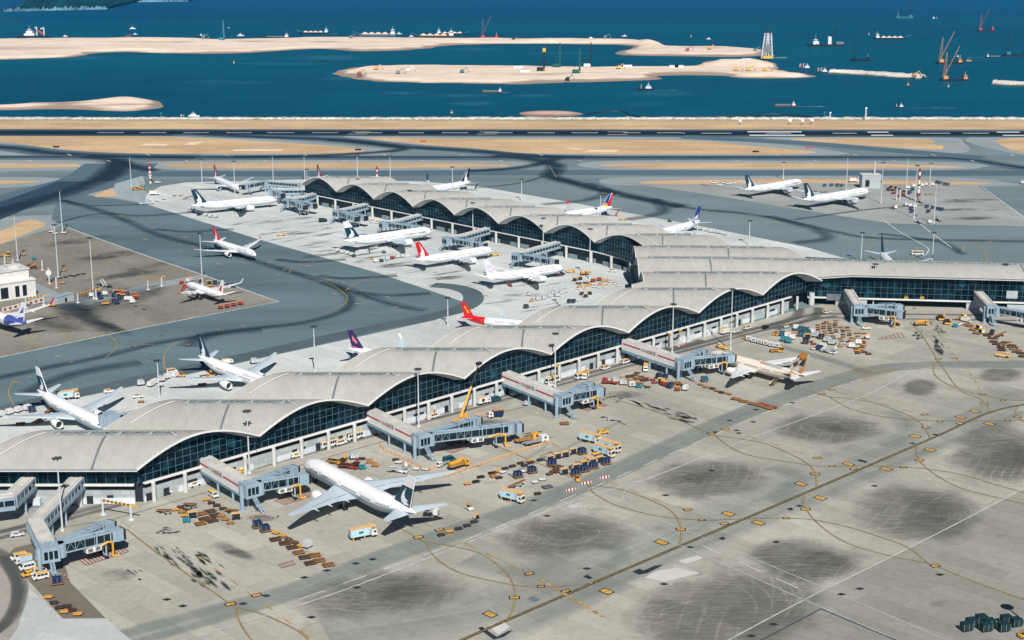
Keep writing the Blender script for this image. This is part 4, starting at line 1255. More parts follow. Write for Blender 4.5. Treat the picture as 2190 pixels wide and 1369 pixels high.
phil = [([(0, .0), (.6, 0), (.5, 1), (0, 1)], BLUE), ([(.55, .0), (1, 0), (1, 1), (.72, 1)], LRED), ([(0, .34), (.18, .20), (.2, .42), (.32, .22), (.4, .4), (.46, .2), (.62, .26), (.60, .0), (.0, .0)], YEL)]
airplane("white airliner with blue, red and yellow sunburst tail behind the middle wave roofs", (1195, 465), (1310, 443), livery=dict(fin=LWHITE, marks=phil, winglet=LRED), winglet=3.4, zn=4.0, zt=6.0, length=54)
airplane("white airliner with blue globe tail behind the wave roofs, right of the sunburst tailed one", (1395, 505), (1497, 473), livery=dict(fin=BLUE, marks=[([(.0 + i * .16, .0), (.05 + i * .16, .0), (.25 + i * .13, .3), (.55 + i * .06, .42), (.5 + i * .06, .44), (.18 + i * .13, .32)], LWHITE) for i in range(5)]), zn=4.0, zt=6.0, length=54)
airplane("dark tailed airliner seen from behind beyond the straight roof on the right", (1925, 590), (1883, 538), livery=dict(fin=NAVY, winglet=TEAL), winglet=2.2, zn=4.0, zt=6.0, length=54)
airplane("white airliner with large dark lettering on the far remote apron, left of a pair", (1715, 391), (1592, 407), livery=dict(brush_new, text=[("oneworld", .17, .25, 3.0, BTXT)]), zn=4.2, zt=6.0, L=72)
airplane("white airliner with dark teal tail on the far remote apron, right of a pair", (1858, 412), (1717, 431), livery=brush_new, zn=4.2, zt=6.0, L=72)
airplane("small white airliner with steps at its nose on the brown apron", (400, 613), (480, 637), L=37.6, Rf=2.0, span=17.5, fin_h=6.4, zn=3.2, zt=4.3, winglet=2.2, eng_r=1.1, livery=dict(fin=LWHITE, wing=M_WINGW, marks=[([(.3, .2), (.8, .2), (.7, .6), (.45, .6)], LRED)]))
airplane("white and violet airliner with red wing tips cut by the left edge of the picture", (-60, 672), (58, 706), L=37.6, Rf=2.0, span=17.5, fin_h=6.4, zn=3.2, zt=4.3, winglet=2.4, eng_r=1.1,
		 livery=dict(top=M_PW, fin=M_PW, rear=VIOLET, rear_x=.66, winglet=LRED, wing=M_WINGW, marks=[([(.0, .0), (1, .0), (1, .3), (.4, .2)], VIOLET), ([(.3, .4), (.9, .5), (.8, .8)], VIOLET)], text=[("HK express", .5, .3, 1.6, RTEXT)]))
airplane("airliner at the far right bridge, only its wing tip and shadow inside the picture", (2246, 700), (2420, 752), livery=brush_new, zn=4.4, zt=6.6)
# ------------------------------------------------------------------ boarding bridges
M_BR = paint("bridge_grey", S(152, 174, 186), 0.5, var=0.12, scale=0.2)
M_BRTOP = paint("bridge_roof", S(206, 202, 192), 0.7, var=0.2, scale=0.15)
M_BRW = paint("bridge_white", S(232, 232, 228), 0.5, var=0.08, scale=0.2)
M_STRIPE = paint("bridge_red_stripe", S(178, 44, 44), 0.5, var=0.1)
M_BGLASS = paint("bridge_glass", (0.006, 0.018, 0.024), 0.1, var=0.4, scale=0.5)
M_YEL = paint("machine_yellow", S(228, 170, 62), 0.5, var=0.12)
M_RED = paint("machine_red", S(190, 40, 34), 0.5, var=0.15)
M_HOSE = paint("black_rubber", S(34, 34, 36), 0.7, var=0.1)
M_GTXT = paint("sign_grey_letters", S(120, 118, 114), 0.6)
def oriented(a, b):
	a, b = Vector(a), Vector(b)
	d = Vector((b.x - a.x, b.y - a.y, 0)).normalized()
	return d, Vector((-d.y, d.x, 0))
def corridor(a, b, wid, hgt, name, root, mats, windows=None, roofline=True):
	"""box corridor from a to b; a, b are on its roof line"""
	mb = MB()
	d, s = oriented(a, b)
	a, b = Vector(a), Vector(b)
	P = []
	for p in (a, b):
		for sx, z in ((-1, -hgt), (1, -hgt), (1, 0), (-1, 0)):
			P.append(p + s * (sx * wid / 2) + Vector((0, 0, z)))
	mb.add(P, [(0, 1, 2, 3), (7, 6, 5, 4), (0, 4, 5, 1)], 0)
	mb.add(P, [(1, 5, 6, 2), (3, 7, 4, 0)], 1 if len(mats) > 2 else 0)
	mb.add(P, [(2, 6, 7, 3)], len(mats) - 1)
	o = mb.build(name, mats, root)
	if roofline:
		mb = MB()
		for k in (-.34, .30):
			p = a + s * (k * wid) + Vector((0, 0, .18)); q = b + s * (k * wid) + Vector((0, 0, .18))
			mb.bar(p, q, .3, .25)
		mb.build("roof_duct", M_COLUMN, o)
	return o, d, s
def stairs(root, top, d, z, name="stair", mat=None):
	"""two-flight outside stair dropping along d from top"""
	mb = MB()
	s = Vector((-d.y, d.x, 0))
	mid = Vector((top.x, top.y, 0)) + d * 3.0
	for sx in (-.55, .55):
		a = Vector((top.x, top.y, z)) + s * sx; b = mid + s * sx + Vector((0, 0, z * .5))
		mb.bar(a, b, .18, .4); mb.bar(a + Vector((0, 0, 1)), b + Vector((0, 0, 1)), .1)
		c = mid + d * .8 + s * sx + Vector((0, 0, z * .5)); e = Vector((top.x, top.y, .2)) + s * (sx + 1.5) + d * 4.2
		mb.bar(b, c, .18, .3)
		mb.bar(c, e, .18, .4); mb.bar(c + Vector((0, 0, 1)), e + Vector((0, 0, 1)), .1)
	for i in range(8):
		t = (i + .5) / 8
		p = Vector((top.x, top.y, z)).lerp(mid + Vector((0, 0, z * .5)), t)
		mb.box(tuple(p), (1.1, .5, .08), 0, math.atan2(s.y, s.x))
	mb.box((mid.x + d.x * .4, mid.y + d.y * .4, z * .5), (1.6, 1.6, .15), 0, math.atan2(d.y, d.x))
	mb.cyl((mid.x, mid.y, .1), (mid.x, mid.y, z * .5), .18, n=6)
	return mb.build(name, mat or M_BR, root)
def tunnel(root, a, b, k=1.0, gear=True, pack=True):
	"""telescopic tunnel with glass sides ending in a bellows cab"""
	a, b = Vector(a), Vector(b)
	d, s = oriented(a, b)
	L = (b - a).length
	W, Hh = 3.0 * k, 3.2 * k
	t, _, _ = corridor(a, a.lerp(b, .86), W, Hh, "tunnel", root, [M_BR, M_BGLASS, M_BR], roofline=False)
	mb = MB()
	n = max(4, int(L / (3.2 * k)))
	for i in range(n + 1):
		p = a.lerp(b, .86 * i / n)
		for sx in (-1, 1):
			e = p + s * (sx * (W / 2 + .06))
			mb.bar(e + Vector((0, 0, 0)), e - Vector((0, 0, Hh)), .12 * k, .14 * k)
			if i < n and i % 3 != 2 and sx * s.y < 0:
				q = a.lerp(b, .86 * (i + .5) / n) + s * (sx * (W / 2 + .06))
				q2 = a.lerp(b, .86 * (i + 1) / n) + s * (sx * (W / 2 + .06))
				if i < n * .6:
					mb.bar(e - Vector((0, 0, Hh * .95)), q - Vector((0, 0, .2)), .08 * k); mb.bar(q - Vector((0, 0, .2)), q2 - Vector((0, 0, Hh * .95)), .08 * k)
	for sx in (-1, 1):
		for z in (0.05, -Hh * .93):
			mb.bar(a + s * (sx * W / 2) + Vector((0, 0, z)), a.lerp(b, .86) + s * (sx * W / 2) + Vector((0, 0, z)), .22 * k, .45 * k)
		mb.bar(a.lerp(b, .35) + s * (sx * W * .35) + Vector((0, 0, .9 * k)), a.lerp(b, .86) + s * (sx * W * .35) + Vector((0, 0, .9 * k)), .1 * k)
		for i in range(7):
			p = a.lerp(b, .35 + .51 * i / 6) + s * (sx * W * .35)
			mb.bar(p, p + Vector((0, 0, .9 * k)), .1 * k)
	for f in (.55, .8):
		p = a.lerp(b, f)
		mb.bar(p - s * (W / 2 + .3) + Vector((0, 0, .5 * k)), p + s * (W / 2 + .3) + Vector((0, 0, .5 * k)), .35 * k)
		for sx in (-1, 1): mb.bar(p + s * (sx * (W / 2 + .3)) + Vector((0, 0, .5 * k)), p + s * (sx * (W / 2 + .3)) - Vector((0, 0, Hh)), .35 * k)
	mb.build("tunnel_frame", M_BR, t)
	# cab
	mb = MB()
	c = a.lerp(b, .90) - Vector((0, 0, Hh / 2))
	mb.cyl(c - Vector((0, 0, Hh * .55)), c + Vector((0, 0, Hh * .55)), W * .62, n=14)
	cab = mb.build("cab", M_BR, root)
	mb = MB(); e = b - Vector((0, 0, Hh / 2)); mb.box(tuple(e - d * .3), (2.2 * k, W * 1.25, Hh * 1.15), 0, math.atan2(d.y, d.x)); mb.build("cab_front", M_BR, cab)
	mb = MB(); mb.box(tuple(e + d * 1.0 * k), (.8 * k, W * 1.3, Hh * 1.1), 0, math.atan2(d.y, d.x)); mb.build("bellows", M_HOSE, cab)
	if gear:
		mb = MB()
		p = a.lerp(b, .72)
		for sx in (-1, 1):
			q = p + s * (sx * 1.2 * k)
			mb.bar(q - Vector((0, 0, Hh)), (q.x, q.y, .9), .4 * k)
		mb.bar((p.x - s.x * 1.6, p.y - s.y * 1.6, 1.0), (p.x + s.x * 1.6, p.y + s.y * 1.6, 1.0), .5 * k)
		g = mb.build("drive_column", M_BR, root)
		for sx in (-1.6, -.9, .9, 1.6):
			mb = MB(); q = p + s * (sx * k); mb.cyl(Vector((q.x, q.y, .62)) - s * .2, Vector((q.x, q.y, .62)) + s * .2, .6, n=10); mb.build("wheel", M_TYRE, g)
	if pack:
		side = s if s.y < 0 else -s
		mb = MB(); p = a.lerp(b, .5) - Vector((0, 0, Hh + 1.0 * k))
		mb.box(tuple(p + side * .3), (5.0 * k, 2.4 * k, 1.7 * k), 0, math.atan2(d.y, d.x))
		ac = mb.build("cooling_unit", M_BRW, root)
		mb = MB()
		for q in (-1.3, 1.2): mb.box(tuple(p + side * (1.55 * k) + d * (q * k)), (1.6 * k, .1, 1.1 * k), 0, math.atan2(d.y, d.x))
		mb.build("louvre", paint("louvre_brown", S(120, 112, 104), 0.6), ac)
		mb = MB()
		h0 = a.lerp(b, .62) + side * (1.6 * k) - Vector((0, 0, Hh + .4)); h1 = a.lerp(b, .74) + side * (2.0 * k) - Vector((0, 0, Hh * .8)); h2 = a.lerp(b, .82) + side * (2.0 * k) - Vector((0, 0, Hh))
		mb.tube([h0, h1, h2, Vector((h2.x, h2.y, .5)), Vector((h2.x, h2.y, .4)) + d * 2], .32 * k, 7)
		mb.build("air_hose", M_YEL, ac)
def bridge(label, path, ends, k=1.0, stripe=False, z0=10.4, z1=9.4, wid=4.8, hgt=4.4, stair_dir=None, legs=True, glass=False, packs=True):
	"""path: roof pixels from the building to the node; ends: roof pixels of the tunnel tips"""
	P = [G(x, y, (z0 if i == 0 else z1) * k) for i, (x, y) in enumerate(path)]
	root = thing("boarding_bridge", label, "boarding bridge", (0, 0, 0), 0, "boarding bridges")
	root.location = (P[-1].x, P[-1].y, GZ)
	off_ = Matrix.Translation(-root.location)
	kids0 = set(bpy.data.objects)
	for i, (a, b) in enumerate(zip(P, P[1:])):
		d, s = oriented(a, b)
		if i: a = a - d * wid * k * .3
		o, d, s = corridor(a, b, wid * k, hgt * k, "corridor", root, [M_BR, M_BGLASS if glass else (M_BRW if stripe else M_BR), M_BRTOP])
		side = s if s.y < 0 else -s
		L = (b - a).length
		if glass:
			mb = MB()
			n = max(3, int(L / (3 * k)))
			for sd in (-1, 1):
				for j in range(n + 1):
					p = a.lerp(b, j / n) + s * (sd * (wid * k / 2 + .05)); mb.bar(p, p - Vector((0, 0, hgt * k)), .3 * k)
				for z, h in ((-.45, .9), (-hgt * k + .75, 1.5)): mb.bar(a + s * (sd * (wid * k / 2 + .07)) + Vector((0, 0, z * k)), b + s * (sd * (wid * k / 2 + .07)) + Vector((0, 0, z * k)), .2, h * k)
			mb.build("corridor_frame", M_BR, o)
		elif stripe:
			ang = math.atan2(d.y, d.x)
			slope = (b.z - a.z) / L
			for f0, f1 in ((.02, .34), (.64, .97)):
				mb = MB()
				p, q = a.lerp(b, f0) + side * (wid * k / 2 + .06) - Vector((0, 0, 1.55)), a.lerp(b, f1) + side * (wid * k / 2 + .06) - Vector((0, 0, 1.55))
				mb.bar(p, q, .06, .55); mb.build("red_stripe", M_STRIPE, o)
			dd = d if (d.x > 0) else -d
			def sign(txt, f, size, mat, dz=-1.6):
				V, F = text_geo(txt, size)
				c = a.lerp(b, f) + side * (wid * k / 2 + .09) + Vector((0, 0, dz))
				mb = MB(); mb.add([c + dd * x + Vector((0, 0, y + x * slope)) for x, y in V], F); mb.build("lettering", mat, o)
			sign("HSBC", .415, 1.9, M_GTXT)
			c = a.lerp(b, .492) + side * (wid * k / 2 + .09) - Vector((0, 0, 1.6))
			for tri in (((-.95, 0), (-.45, .55), (-.45, -.55)), ((.95, 0), (.45, -.55), (.45, .55)), ((-.45, .55), (.45, .55), (0, 0)), ((-.45, -.55), (0, 0), (.45, -.55))):
				mb = MB(); mb.plate([c + dd * (x * 1.25) + Vector((0, 0, y * 1.25)) for x, y in tri]); mb.build("emblem", M_STRIPE, o)
			sign("滙豐", .565, 1.9, M_GTXT)
			mb = MB(); mb.bar(a + side * (wid * k / 2 - .3) - Vector((0, 0, hgt * k + .6)), b + side * (wid * k / 2 - .3) - Vector((0, 0, hgt * k + .3)), .5, 1.2); mb.build("under_beam", paint("bridge_blue_shade", S(120, 160, 178), 0.5), o)
		if legs:
			for f in ((.5, .8) if L > 20 else (.6,)):
				mb = MB()
				for sd in (-1, 1):
					p = a.lerp(b, f) + s * (sd * wid * k * .4)
					mb.cyl((p.x, p.y, .15), (p.x, p.y, p.z - hgt * k), .42 * k, n=10); mb.cyl((p.x, p.y, .1), (p.x, p.y, .5), .8 * k, n=10)
				mb.build("support_leg", M_BR, root, True)
	# node block, its glazed end, service pipe and stair
	d, s = oriented(P[-2], P[-1]); nb = P[-1] + d * 1.2 * k
	mb = MB(); mb.box((nb.x, nb.y, nb.z - hgt * k * .52), (5.2 * k, 5.4 * k, hgt * k * 1.12), 0, math.atan2(d.y, d.x)); nd = mb.build("node_block", M_BR, root)
	mb = MB(); e = nb + d * 2.65 * k
	for q in (-1.5, 0, 1.5): mb.box((e.x + s.x * q * k, e.y + s.y * q * k, nb.z - hgt * k * .55), (.12, 1.1 * k, 2.6 * k), 0, math.atan2(d.y, d.x))
	mb.build("window", M_BGLASS, nd)
	mb = MB()
	side = s if s.x < 0 else -s
	p = nb + side * 3.1 * k
	mb.cyl((p.x, p.y, .1), (p.x, p.y, nb.z - .6), .7 * k, n=10); mb.cyl((p.x, p.y, .1), (p.x, p.y, .5), 1.3 * k, n=10)
	q = nb - d * 1.5; mb.cyl((q.x, q.y, .1), (q.x, q.y, nb.z - hgt * k), .55 * k, n=10)
	mb.build("service_column", M_BR, root, True)
	stairs(root, nb + d * 2.6 * k, d, nb.z - hgt * k)
	for (x, y), gear in zip(ends, (True,) * len(ends)):
		e = G(x, y, 8.3 * k)
		a2 = Vector((nb.x, nb.y, 8.9 * k))
		dd, _ = oriented(a2, e)
		mb = MB(); c = a2 + dd * 3.4 * k; mb.cyl((c.x, c.y, 4.6 * k), (c.x, c.y, 8.9 * k), 2.0 * k, n=14); mb.build("rotunda", M_BR, root, True)
		tunnel(root, a2 + dd * 4.6 * k, e, k, True, packs)
	for o in set(bpy.data.objects) - kids0:
		if o.parent is root: o.matrix_parent_inverse = off_
		if o.parent is root: o.location = o.location
	return root
bridge("white boarding bridge with red stripe lettering reaching the nose of the nearest white airliner", [(423, 968), (529, 1030)], [(652, 1013), (627, 998)], stripe=True)
bridge("white boarding bridge with red stripe lettering and the two longest tunnels", [(786, 872), (897, 926)], [(1109, 905), (1019, 893)], stripe=True)
bridge("white boarding bridge with red stripe lettering and two short tunnels, beside three yellow roofed minibuses", [(1081, 794), (1199, 841)], [(1283, 829), (1260, 819)], stripe=True)
bridge("white boarding bridge with red stripe lettering reaching the cream and gold airliner", [(1338, 725), (1458, 765)], [(1565, 758), (1502, 748)], stripe=True)
bridge("plain grey boarding bridge off the straight glass wing, beside the block of orange dollies", [(1815, 619), (1836, 652)], [(1930, 666), (1926, 652)], z0=9.6, z1=9.2)
bridge("plain grey boarding bridge off the straight glass wing, cut by the right edge", [(2088, 618), (2120, 652)], [(2240, 676)], z0=9.6, z1=9.2)
bridge("bent grey boarding bridge over a row of parked vans in the lower left corner", [(171, 1013), (76, 1112), (103, 1163)], [(254, 1131), (233, 1116)], glass=True, z0=10.2, z1=9.2)
bridge("glass sided boarding bridge cut by the left edge of the picture", [(68, 1013), (20, 1060), (-60, 1070)], [(-120, 1100)], glass=True, z0=10.2, z1=9.6)
FA = [("glass sided bridge nearest the block of flat roofs, behind the plum blossom tailed airliner", [(1199, 515), (1128, 535), (1108, 541)], [(1188, 556), (1170, 553)]),
	  ("glass sided bridge behind the red tailed airliner on the pale apron", [(1053, 484), (990, 502), (960, 507)], [(1036, 521), (1015, 518)]),
	  ("glass sided bridge behind the large engined airliner on the pale apron", [(915, 453), (854, 470), (824, 474)], [(908, 486), (888, 484)]),
	  ("glass sided bridge at an empty stand, with two folded tunnels over a green tank", [(808, 429), (744, 445), (724, 449)], [(781, 462), (762, 464)]),
	  ("glass sided bridge right of the left end airliner's nose, third from the roof tip", [(702, 404), (645, 421), (618, 425)], [(672, 436), (652, 439)]),
	  ("long glass sided bridge along the roof tip above the left end airliner", [(664, 404), (584, 405)], [(604, 414)]),
	  ("low grey bridge reaching the dark red tailed airliner at the roof tip", [(640, 391), (575, 386)], [(522, 396)])]
for lab, p, e in FA:
	bridge(lab, p, e, k=.92, glass=True, z0=9.6, z1=9.0, packs=False)
bridge("grey bridge stub behind the nearest pale roof, beside the hidden airliner's wing", [(292, 870), (244, 882)], [(222, 893)], glass=True, z0=10, z1=9.4, packs=False)
# ------------------------------------------------------------------ ramp vehicles and equipment
def col_(name, rgb, rough=0.5, var=0.12): return paint("paint_" + name, S(*rgb), rough, var=var, scale=0.8)
V_ORANGE = col_("dolly_orange", (224, 158, 66)); V_BROWN = col_("dolly_brown", (112, 78, 46), .7, .3); V_DBROWN = col_("dolly_dark_brown", (72, 56, 42), .7, .3); V_OCHRE = col_("dolly_ochre", (178, 128, 66), .6, .2)
V_WHITE = col_("white", (226, 226, 220)); V_YROOF = col_("yellow_roof", (234, 178, 88)); V_TAN = col_("tan_roof", (226, 186, 130)); V_BLUE = col_("container_blue", (20, 44, 80)); V_TEALC = col_("container_teal", (30, 84, 100)); V_GREENC = col_("container_green", (20, 52, 54))
V_CYAN = col_("pump_cyan", (40, 130, 150)); V_SILVER = col_("silver", (206, 210, 212), .35); V_DARK = col_("chassis_dark", (38, 42, 46), .6); V_RED = col_("red", (164, 58, 46)); V_GLASS = paint("vehicle_glass", S(24, 34, 42), 0.12, var=0.1)
V_YEL = col_("yellow", (230, 172, 64)); V_LBLUE = col_("pale_blue_box", (186, 214, 226)); V_GREY = col_("grey", (150, 156, 158)); V_BLACK = col_("black", (24, 26, 30), .3); V_PINK = col_("rose", (214, 160, 140)); V_ORBOX = col_("orange_box", (212, 152, 92))
V_WRAP = paint("plastic_wrap", S(196, 202, 206), 0.25, var=0.4, scale=1.5); V_LOGO = col_("green_panel", (20, 110, 104))

def wheels(root, xs, y, r=.35, w=.22):
	for x in xs:
		for sd in (-1, 1):
			mb = MB(); mb.cyl((x, sd * y - w / 2, r), (x, sd * y + w / 2, r), r, n=10); mb.build("wheel", M_TYRE, root)
def mk_dolly(deck, under=V_DARK):
	def f():
		t = thing("baggage_dolly", "", "")
		mb = MB(); mb.prism([(-1.25, -.6), (-.95, -.9), (.95, -.9), (1.25, -.6), (1.25, .6), (.95, .9), (-.95, .9), (-1.25, .6)], .48, .66); mb.build("deck", deck, t)
		mb = MB(); mb.bar((1.2, 0, .45), (2.1, 0, .3), .09); mb.bar((-1, -.6, .4), (-1, .6, .4), .12); mb.bar((1, -.6, .4), (1, .6, .4), .12); mb.build("drawbar", under, t)
		wheels(t, (-.9, .9), .62, .22, .16)
		return t
	return f
def mk_pallet(deck, slat):
	def f():
		t = thing("pallet_dolly", "", "")
		mb = MB(); mb.box((0, 0, .45), (3.7, 2.7, .16)); mb.build("deck", deck, t)
		mb = MB()
		for i in range(8): mb.bar((-1.7 + i * 3.4 / 7, -1.3, .57), (-1.7 + i * 3.4 / 7, 1.3, .57), .12)
		for y in (-1.32, 1.32): mb.bar((-1.85, y, .56), (1.85, y, .56), .1)
		mb.build("roller_slat", slat, t)
		mb = MB(); mb.bar((1.8, 0, .4), (3.0, 0, .3), .1); mb.build("drawbar", slat, t)
		wheels(t, (-1.3, 1.3), 1.0, .24, .18)
		return t
	return f
def mk_container(body, end=V_WHITE, sx=3.0, sy=1.9, sz=1.75, lift=.68):
	def f():
		t = thing("cargo_container", "", "")
		mb = MB(); h = sz
		mb.side([(-sx / 2, lift), (sx / 2, lift), (sx / 2, lift + h - .5), (sx / 2 - .35, lift + h), (-sx / 2, lift + h)], -sy / 2, sy / 2); mb.build("shell", body, t)
		mb = MB(); mb.box((sx / 2 + .02, 0, lift + .62), (.06, sy * .8, .7)); mb.build("end_panel", end, t)
		mb = MB()
		for y in (-sy / 2, sy / 2):
			for x in (-sx / 2, 0, sx / 2 - .3): mb.box((x, y, lift + h / 2), (.09, .06, h * .96))
		mb.build("rib", V_GREY, t)
		return t
	return f
def mk_wrapped(lift=.66):
	def f():
		t = thing("wrapped_cargo", "", "")
		mb = MB(); mb.side([(-1.5, lift), (1.5, lift), (1.5, lift + 1.2), (1.1, lift + 1.8), (-1.0, lift + 1.9), (-1.5, lift + 1.3)], -1.15, 1.15); mb.build("load", V_WRAP, t)
		mb = MB()
		for x in (-.8, .1, .9): mb.bar((x, -1.18, lift + 1.0), (x, 1.18, lift + 1.0), .06, 1.7)
		mb.build("strap", V_GREY, t)
		return t
	return f
def mk_cart(roof=V_TAN, wall=V_WHITE, inner=V_DARK):
	def f():
		t = thing("covered_cart", "", "")
		mb = MB(); mb.box((0, 0, .55), (2.9, 1.7, .18)); mb.build("deck", V_DARK, t)
		mb = MB(); mb.box((-1.4, 0, 1.4), (.1, 1.7, 1.6)); mb.box((1.4, 0, 1.4), (.1, 1.7, 1.6)); mb.box((0, .2, 1.4), (.1, 1.2, 1.6)); mb.build("end_wall", wall, t)
		mb = MB(); mb.box((0, .1, 1.3), (2.6, 1.1, 1.2)); mb.build("baggage_load", inner, t)
		mb = MB(); mb.box((0, 0, 2.25), (3.1, 1.9, .14)); mb.build("roof", roof, t)
		mb = MB(); mb.bar((1.4, 0, .45), (2.5, 0, .3), .1); mb.build("drawbar", V_DARK, t)
		wheels(t, (-1.0, 1.0), .7, .26, .18)
		return t
	return f
def mk_boxcart(wall=V_WHITE):
	def f():
		t = thing("box_cart", "", "")
		mb = MB(); mb.box((0, 0, 1.45), (2.5, 1.6, 1.8)); mb.build("box", wall, t)
		mb = MB(); mb.box((0, -.82, 1.4), (1.6, .05, 1.2)); mb.box((1.27, 0, 1.4), (.05, 1.0, 1.2)); mb.build("door_panel", V_GREY, t)
		mb = MB(); mb.box((0, 0, .45), (2.6, 1.6, .16)); mb.bar((1.3, 0, .42), (2.3, 0, .3), .1); mb.build("frame", V_DARK, t)
		wheels(t, (-.9, .9), .65, .25, .18)
		return t
	return f
def mk_van(body=V_WHITE, roof=V_YROOF, L=4.9, Hh=2.0, name="van", kind="van"):
	def f():
		t = thing(name, "", "")
		w = .92
		h0 = .35
		if kind == "car": pr = [(L / 2, .45), (L / 2, .85), (L * .30, 1.0), (L * .13, Hh), (-L * .36, Hh), (-L * .47, 1.05), (-L / 2, .95), (-L / 2, .4)]
		elif kind == "bus": pr = [(L / 2, .4), (L / 2, 1.2), (L / 2 - .25, Hh), (-L / 2, Hh), (-L / 2, .4)]
		else: pr = [(L / 2, .4), (L / 2, 1.0), (L * .40, 1.15), (L * .27, Hh), (-L * .49, Hh), (-L / 2, 1.2), (-L / 2, .4)]
		if kind == "bus": w = 1.05
		mb = MB(); mb.side(pr, -w, w); mb.build("body", body, t)
		mb = MB()
		x0, x1 = (-L * .34, L * .10) if kind == "car" else (-L * .47, L * .25) if kind != "bus" else (-L * .48, L * .45)
		mb.box(((x0 + x1) / 2, 0, Hh + .03), (x1 - x0, w * 1.9, .09)); mb.build("roof", roof, t)
		mb = MB(); zc, hh = (1.0 + Hh) / 2 + .08, (Hh - 1.0) * .62
		for sd in (-1, 1):
			n = 2 if kind == "car" else 3 if kind == "van" else 6
			for i in range(n):
				q = lerp(x0 + .25, x1 - (.0 if kind != "bus" else .2), (i + .5) / n); mb.box((q, sd * (w + .01), zc), ((x1 - x0) / n - .22, .05, hh))
		if kind == "bus": mb.box((L / 2 - .12, 0, 1.75), (.12, w * 1.7, .75))
		else:
			a, b = (L * .29, 1.08) if kind == "car" else (L * .39, 1.22), (L * .15, Hh - .08) if kind == "car" else (L * .285, Hh - .1)
			mb.plate([(a[0] + .04, -w * .85, a[1]), (a[0] + .04, w * .85, a[1]), (b[0] + .05, w * .8, b[1]), (b[0] + .05, -w * .8, b[1])])
		mb.box((-L / 2 + (.2 if kind == "car" else .0), 0, zc), (.08, w * 1.5, hh)); mb.build("window", V_GLASS, t)
		mb = MB(); mb.box((L / 2, 0, .5), (.14, w * 1.9, .2)); mb.box((-L / 2, 0, .5), (.14, w * 1.9, .2)); mb.build("bumper", V_DARK, t)
		for sd in (-.7, .7):
			mb = MB(); mb.box((L / 2 + .02, sd * w, .8), (.06, .3, .2)); mb.build("headlight", V_SILVER, t)
		wheels(t, (-L * .3, L * .31), w - .08, .34 if kind != "bus" else .45, .22)
		return t
	return f
def mk_catering():
	t = thing("catering_truck", "", "")
	mb = MB(); mb.box((-1.3, 0, 2.55), (7.6, 2.5, 2.7)); bx = mb.build("box_body", V_LBLUE, t)
	mb = MB(); mb.box((-1.0, 0, 4.0), (8.4, 2.6, .2)); mb.box((3.0, 0, 4.18), (2.6, 2.7, .25)); mb.build("box_roof", V_TAN, bx)
	mb = MB(); mb.box((3.3, 0, 3.35), (1.5, 2.3, .2)); mb.box((2.65, -.9, 3.6), (.15, .5, .8)); mb.box((2.65, .9, 3.6), (.15, .5, .8)); mb.build("platform", V_YEL, bx)
	mb = MB()
	for sd in (-1, 1): mb.box((-1.3, sd * 1.27, 2.6), (1.7, .04, .8))
	mb.build("sign_panel", V_LOGO, bx)
	mb = MB()
	for sd in (-1, 1): mb.box((2.1, sd * 1.27, 2.3), (.5, .04, 1.9))
	for i in range(5): mb.box((-5.12, 0, 1.7 + i * .45), (.05, 2.0, .12))
	mb.build("door_panel", V_GREY, bx)
	mb = MB(); mb.side([(2.7, .7), (4.75, .7), (4.75, 1.6), (4.5, 2.9), (2.7, 2.9)], -1.2, 1.2); cb = mb.build("cab", V_WHITE, t)
	mb = MB(); mb.plate([(4.77, -1.05, 1.7), (4.77, 1.05, 1.7), (4.56, 1.0, 2.75), (4.56, -1.0, 2.75)])
	for sd in (-1, 1): mb.box((3.9, sd * 1.21, 2.1), (.9, .05, .8))
	mb.build("windscreen", V_GLASS, cb)
	mb = MB(); mb.box((4.78, 0, .75), (.12, 2.3, .35)); mb.build("bumper", V_YEL, cb)
	mb = MB(); mb.box((-.4, 0, .85), (8.6, 1.6, .5)); mb.build("chassis", V_DARK, t)
	for x in (-4.3, -.1):
		for sd in (-1, 1):
			mb = MB(); mb.box((x, sd * 1.25, .75), (.3, .3, 1.2)); mb.build("jack_leg", V_YEL, t)
	wheels(t, (-3.2, -2.1, 3.7), 1.05, .5, .3)
	return t
def mk_truck(box=V_WHITE, cab=V_WHITE, roof=V_YROOF, flat=False, L=6.5, logo=False):
	def f():
		t = thing("truck", "", "")
		mb = MB(); mb.side([(L * .18, .6), (L * .5, .6), (L * .5, 1.4), (L * .46, 2.4), (L * .18, 2.4)], -1.0, 1.0); c = mb.build("cab", cab, t)
		mb = MB(); mb.plate([(L * .5 + .02, -.85, 1.45), (L * .5 + .02, .85, 1.45), (L * .465 + .03, .8, 2.25), (L * .465 + .03, -.8, 2.25)])
		for sd in (-1, 1): mb.box((L * .34, sd * 1.01, 1.75), (.8, .05, .6))
		mb.build("windscreen", V_GLASS, c)
		mb = MB(); mb.box((0, 0, .65), (L * .96, 1.4, .3)); mb.build("chassis", V_DARK, t)
		if flat:
			mb = MB(); mb.box((-L * .17, 0, .95), (L * .66, 2.1, .22)); mb.build("load_bed", box, t)
		else:
			mb = MB(); mb.box((-L * .17, 0, 1.95), (L * .66, 2.2, 2.2)); b = mb.build("box_body", box, t)
			mb = MB(); mb.box((-L * .17, 0, 3.09), (L * .67, 2.25, .1)); mb.build("box_roof", roof, b)
			if logo:
				mb = MB()
				for sd in (-1, 1):
					mb.plate([(-L * .17 + .8 * math.cos(a), sd * 1.12, 2.0 + .8 * math.sin(a)) for a in [k * math.pi / 9 for k in range(18)]])
				mb.build("round_logo", V_DARK, b)
		wheels(t, (-L * .32, L * .32), .9, .42, .28)
		return t
	return f
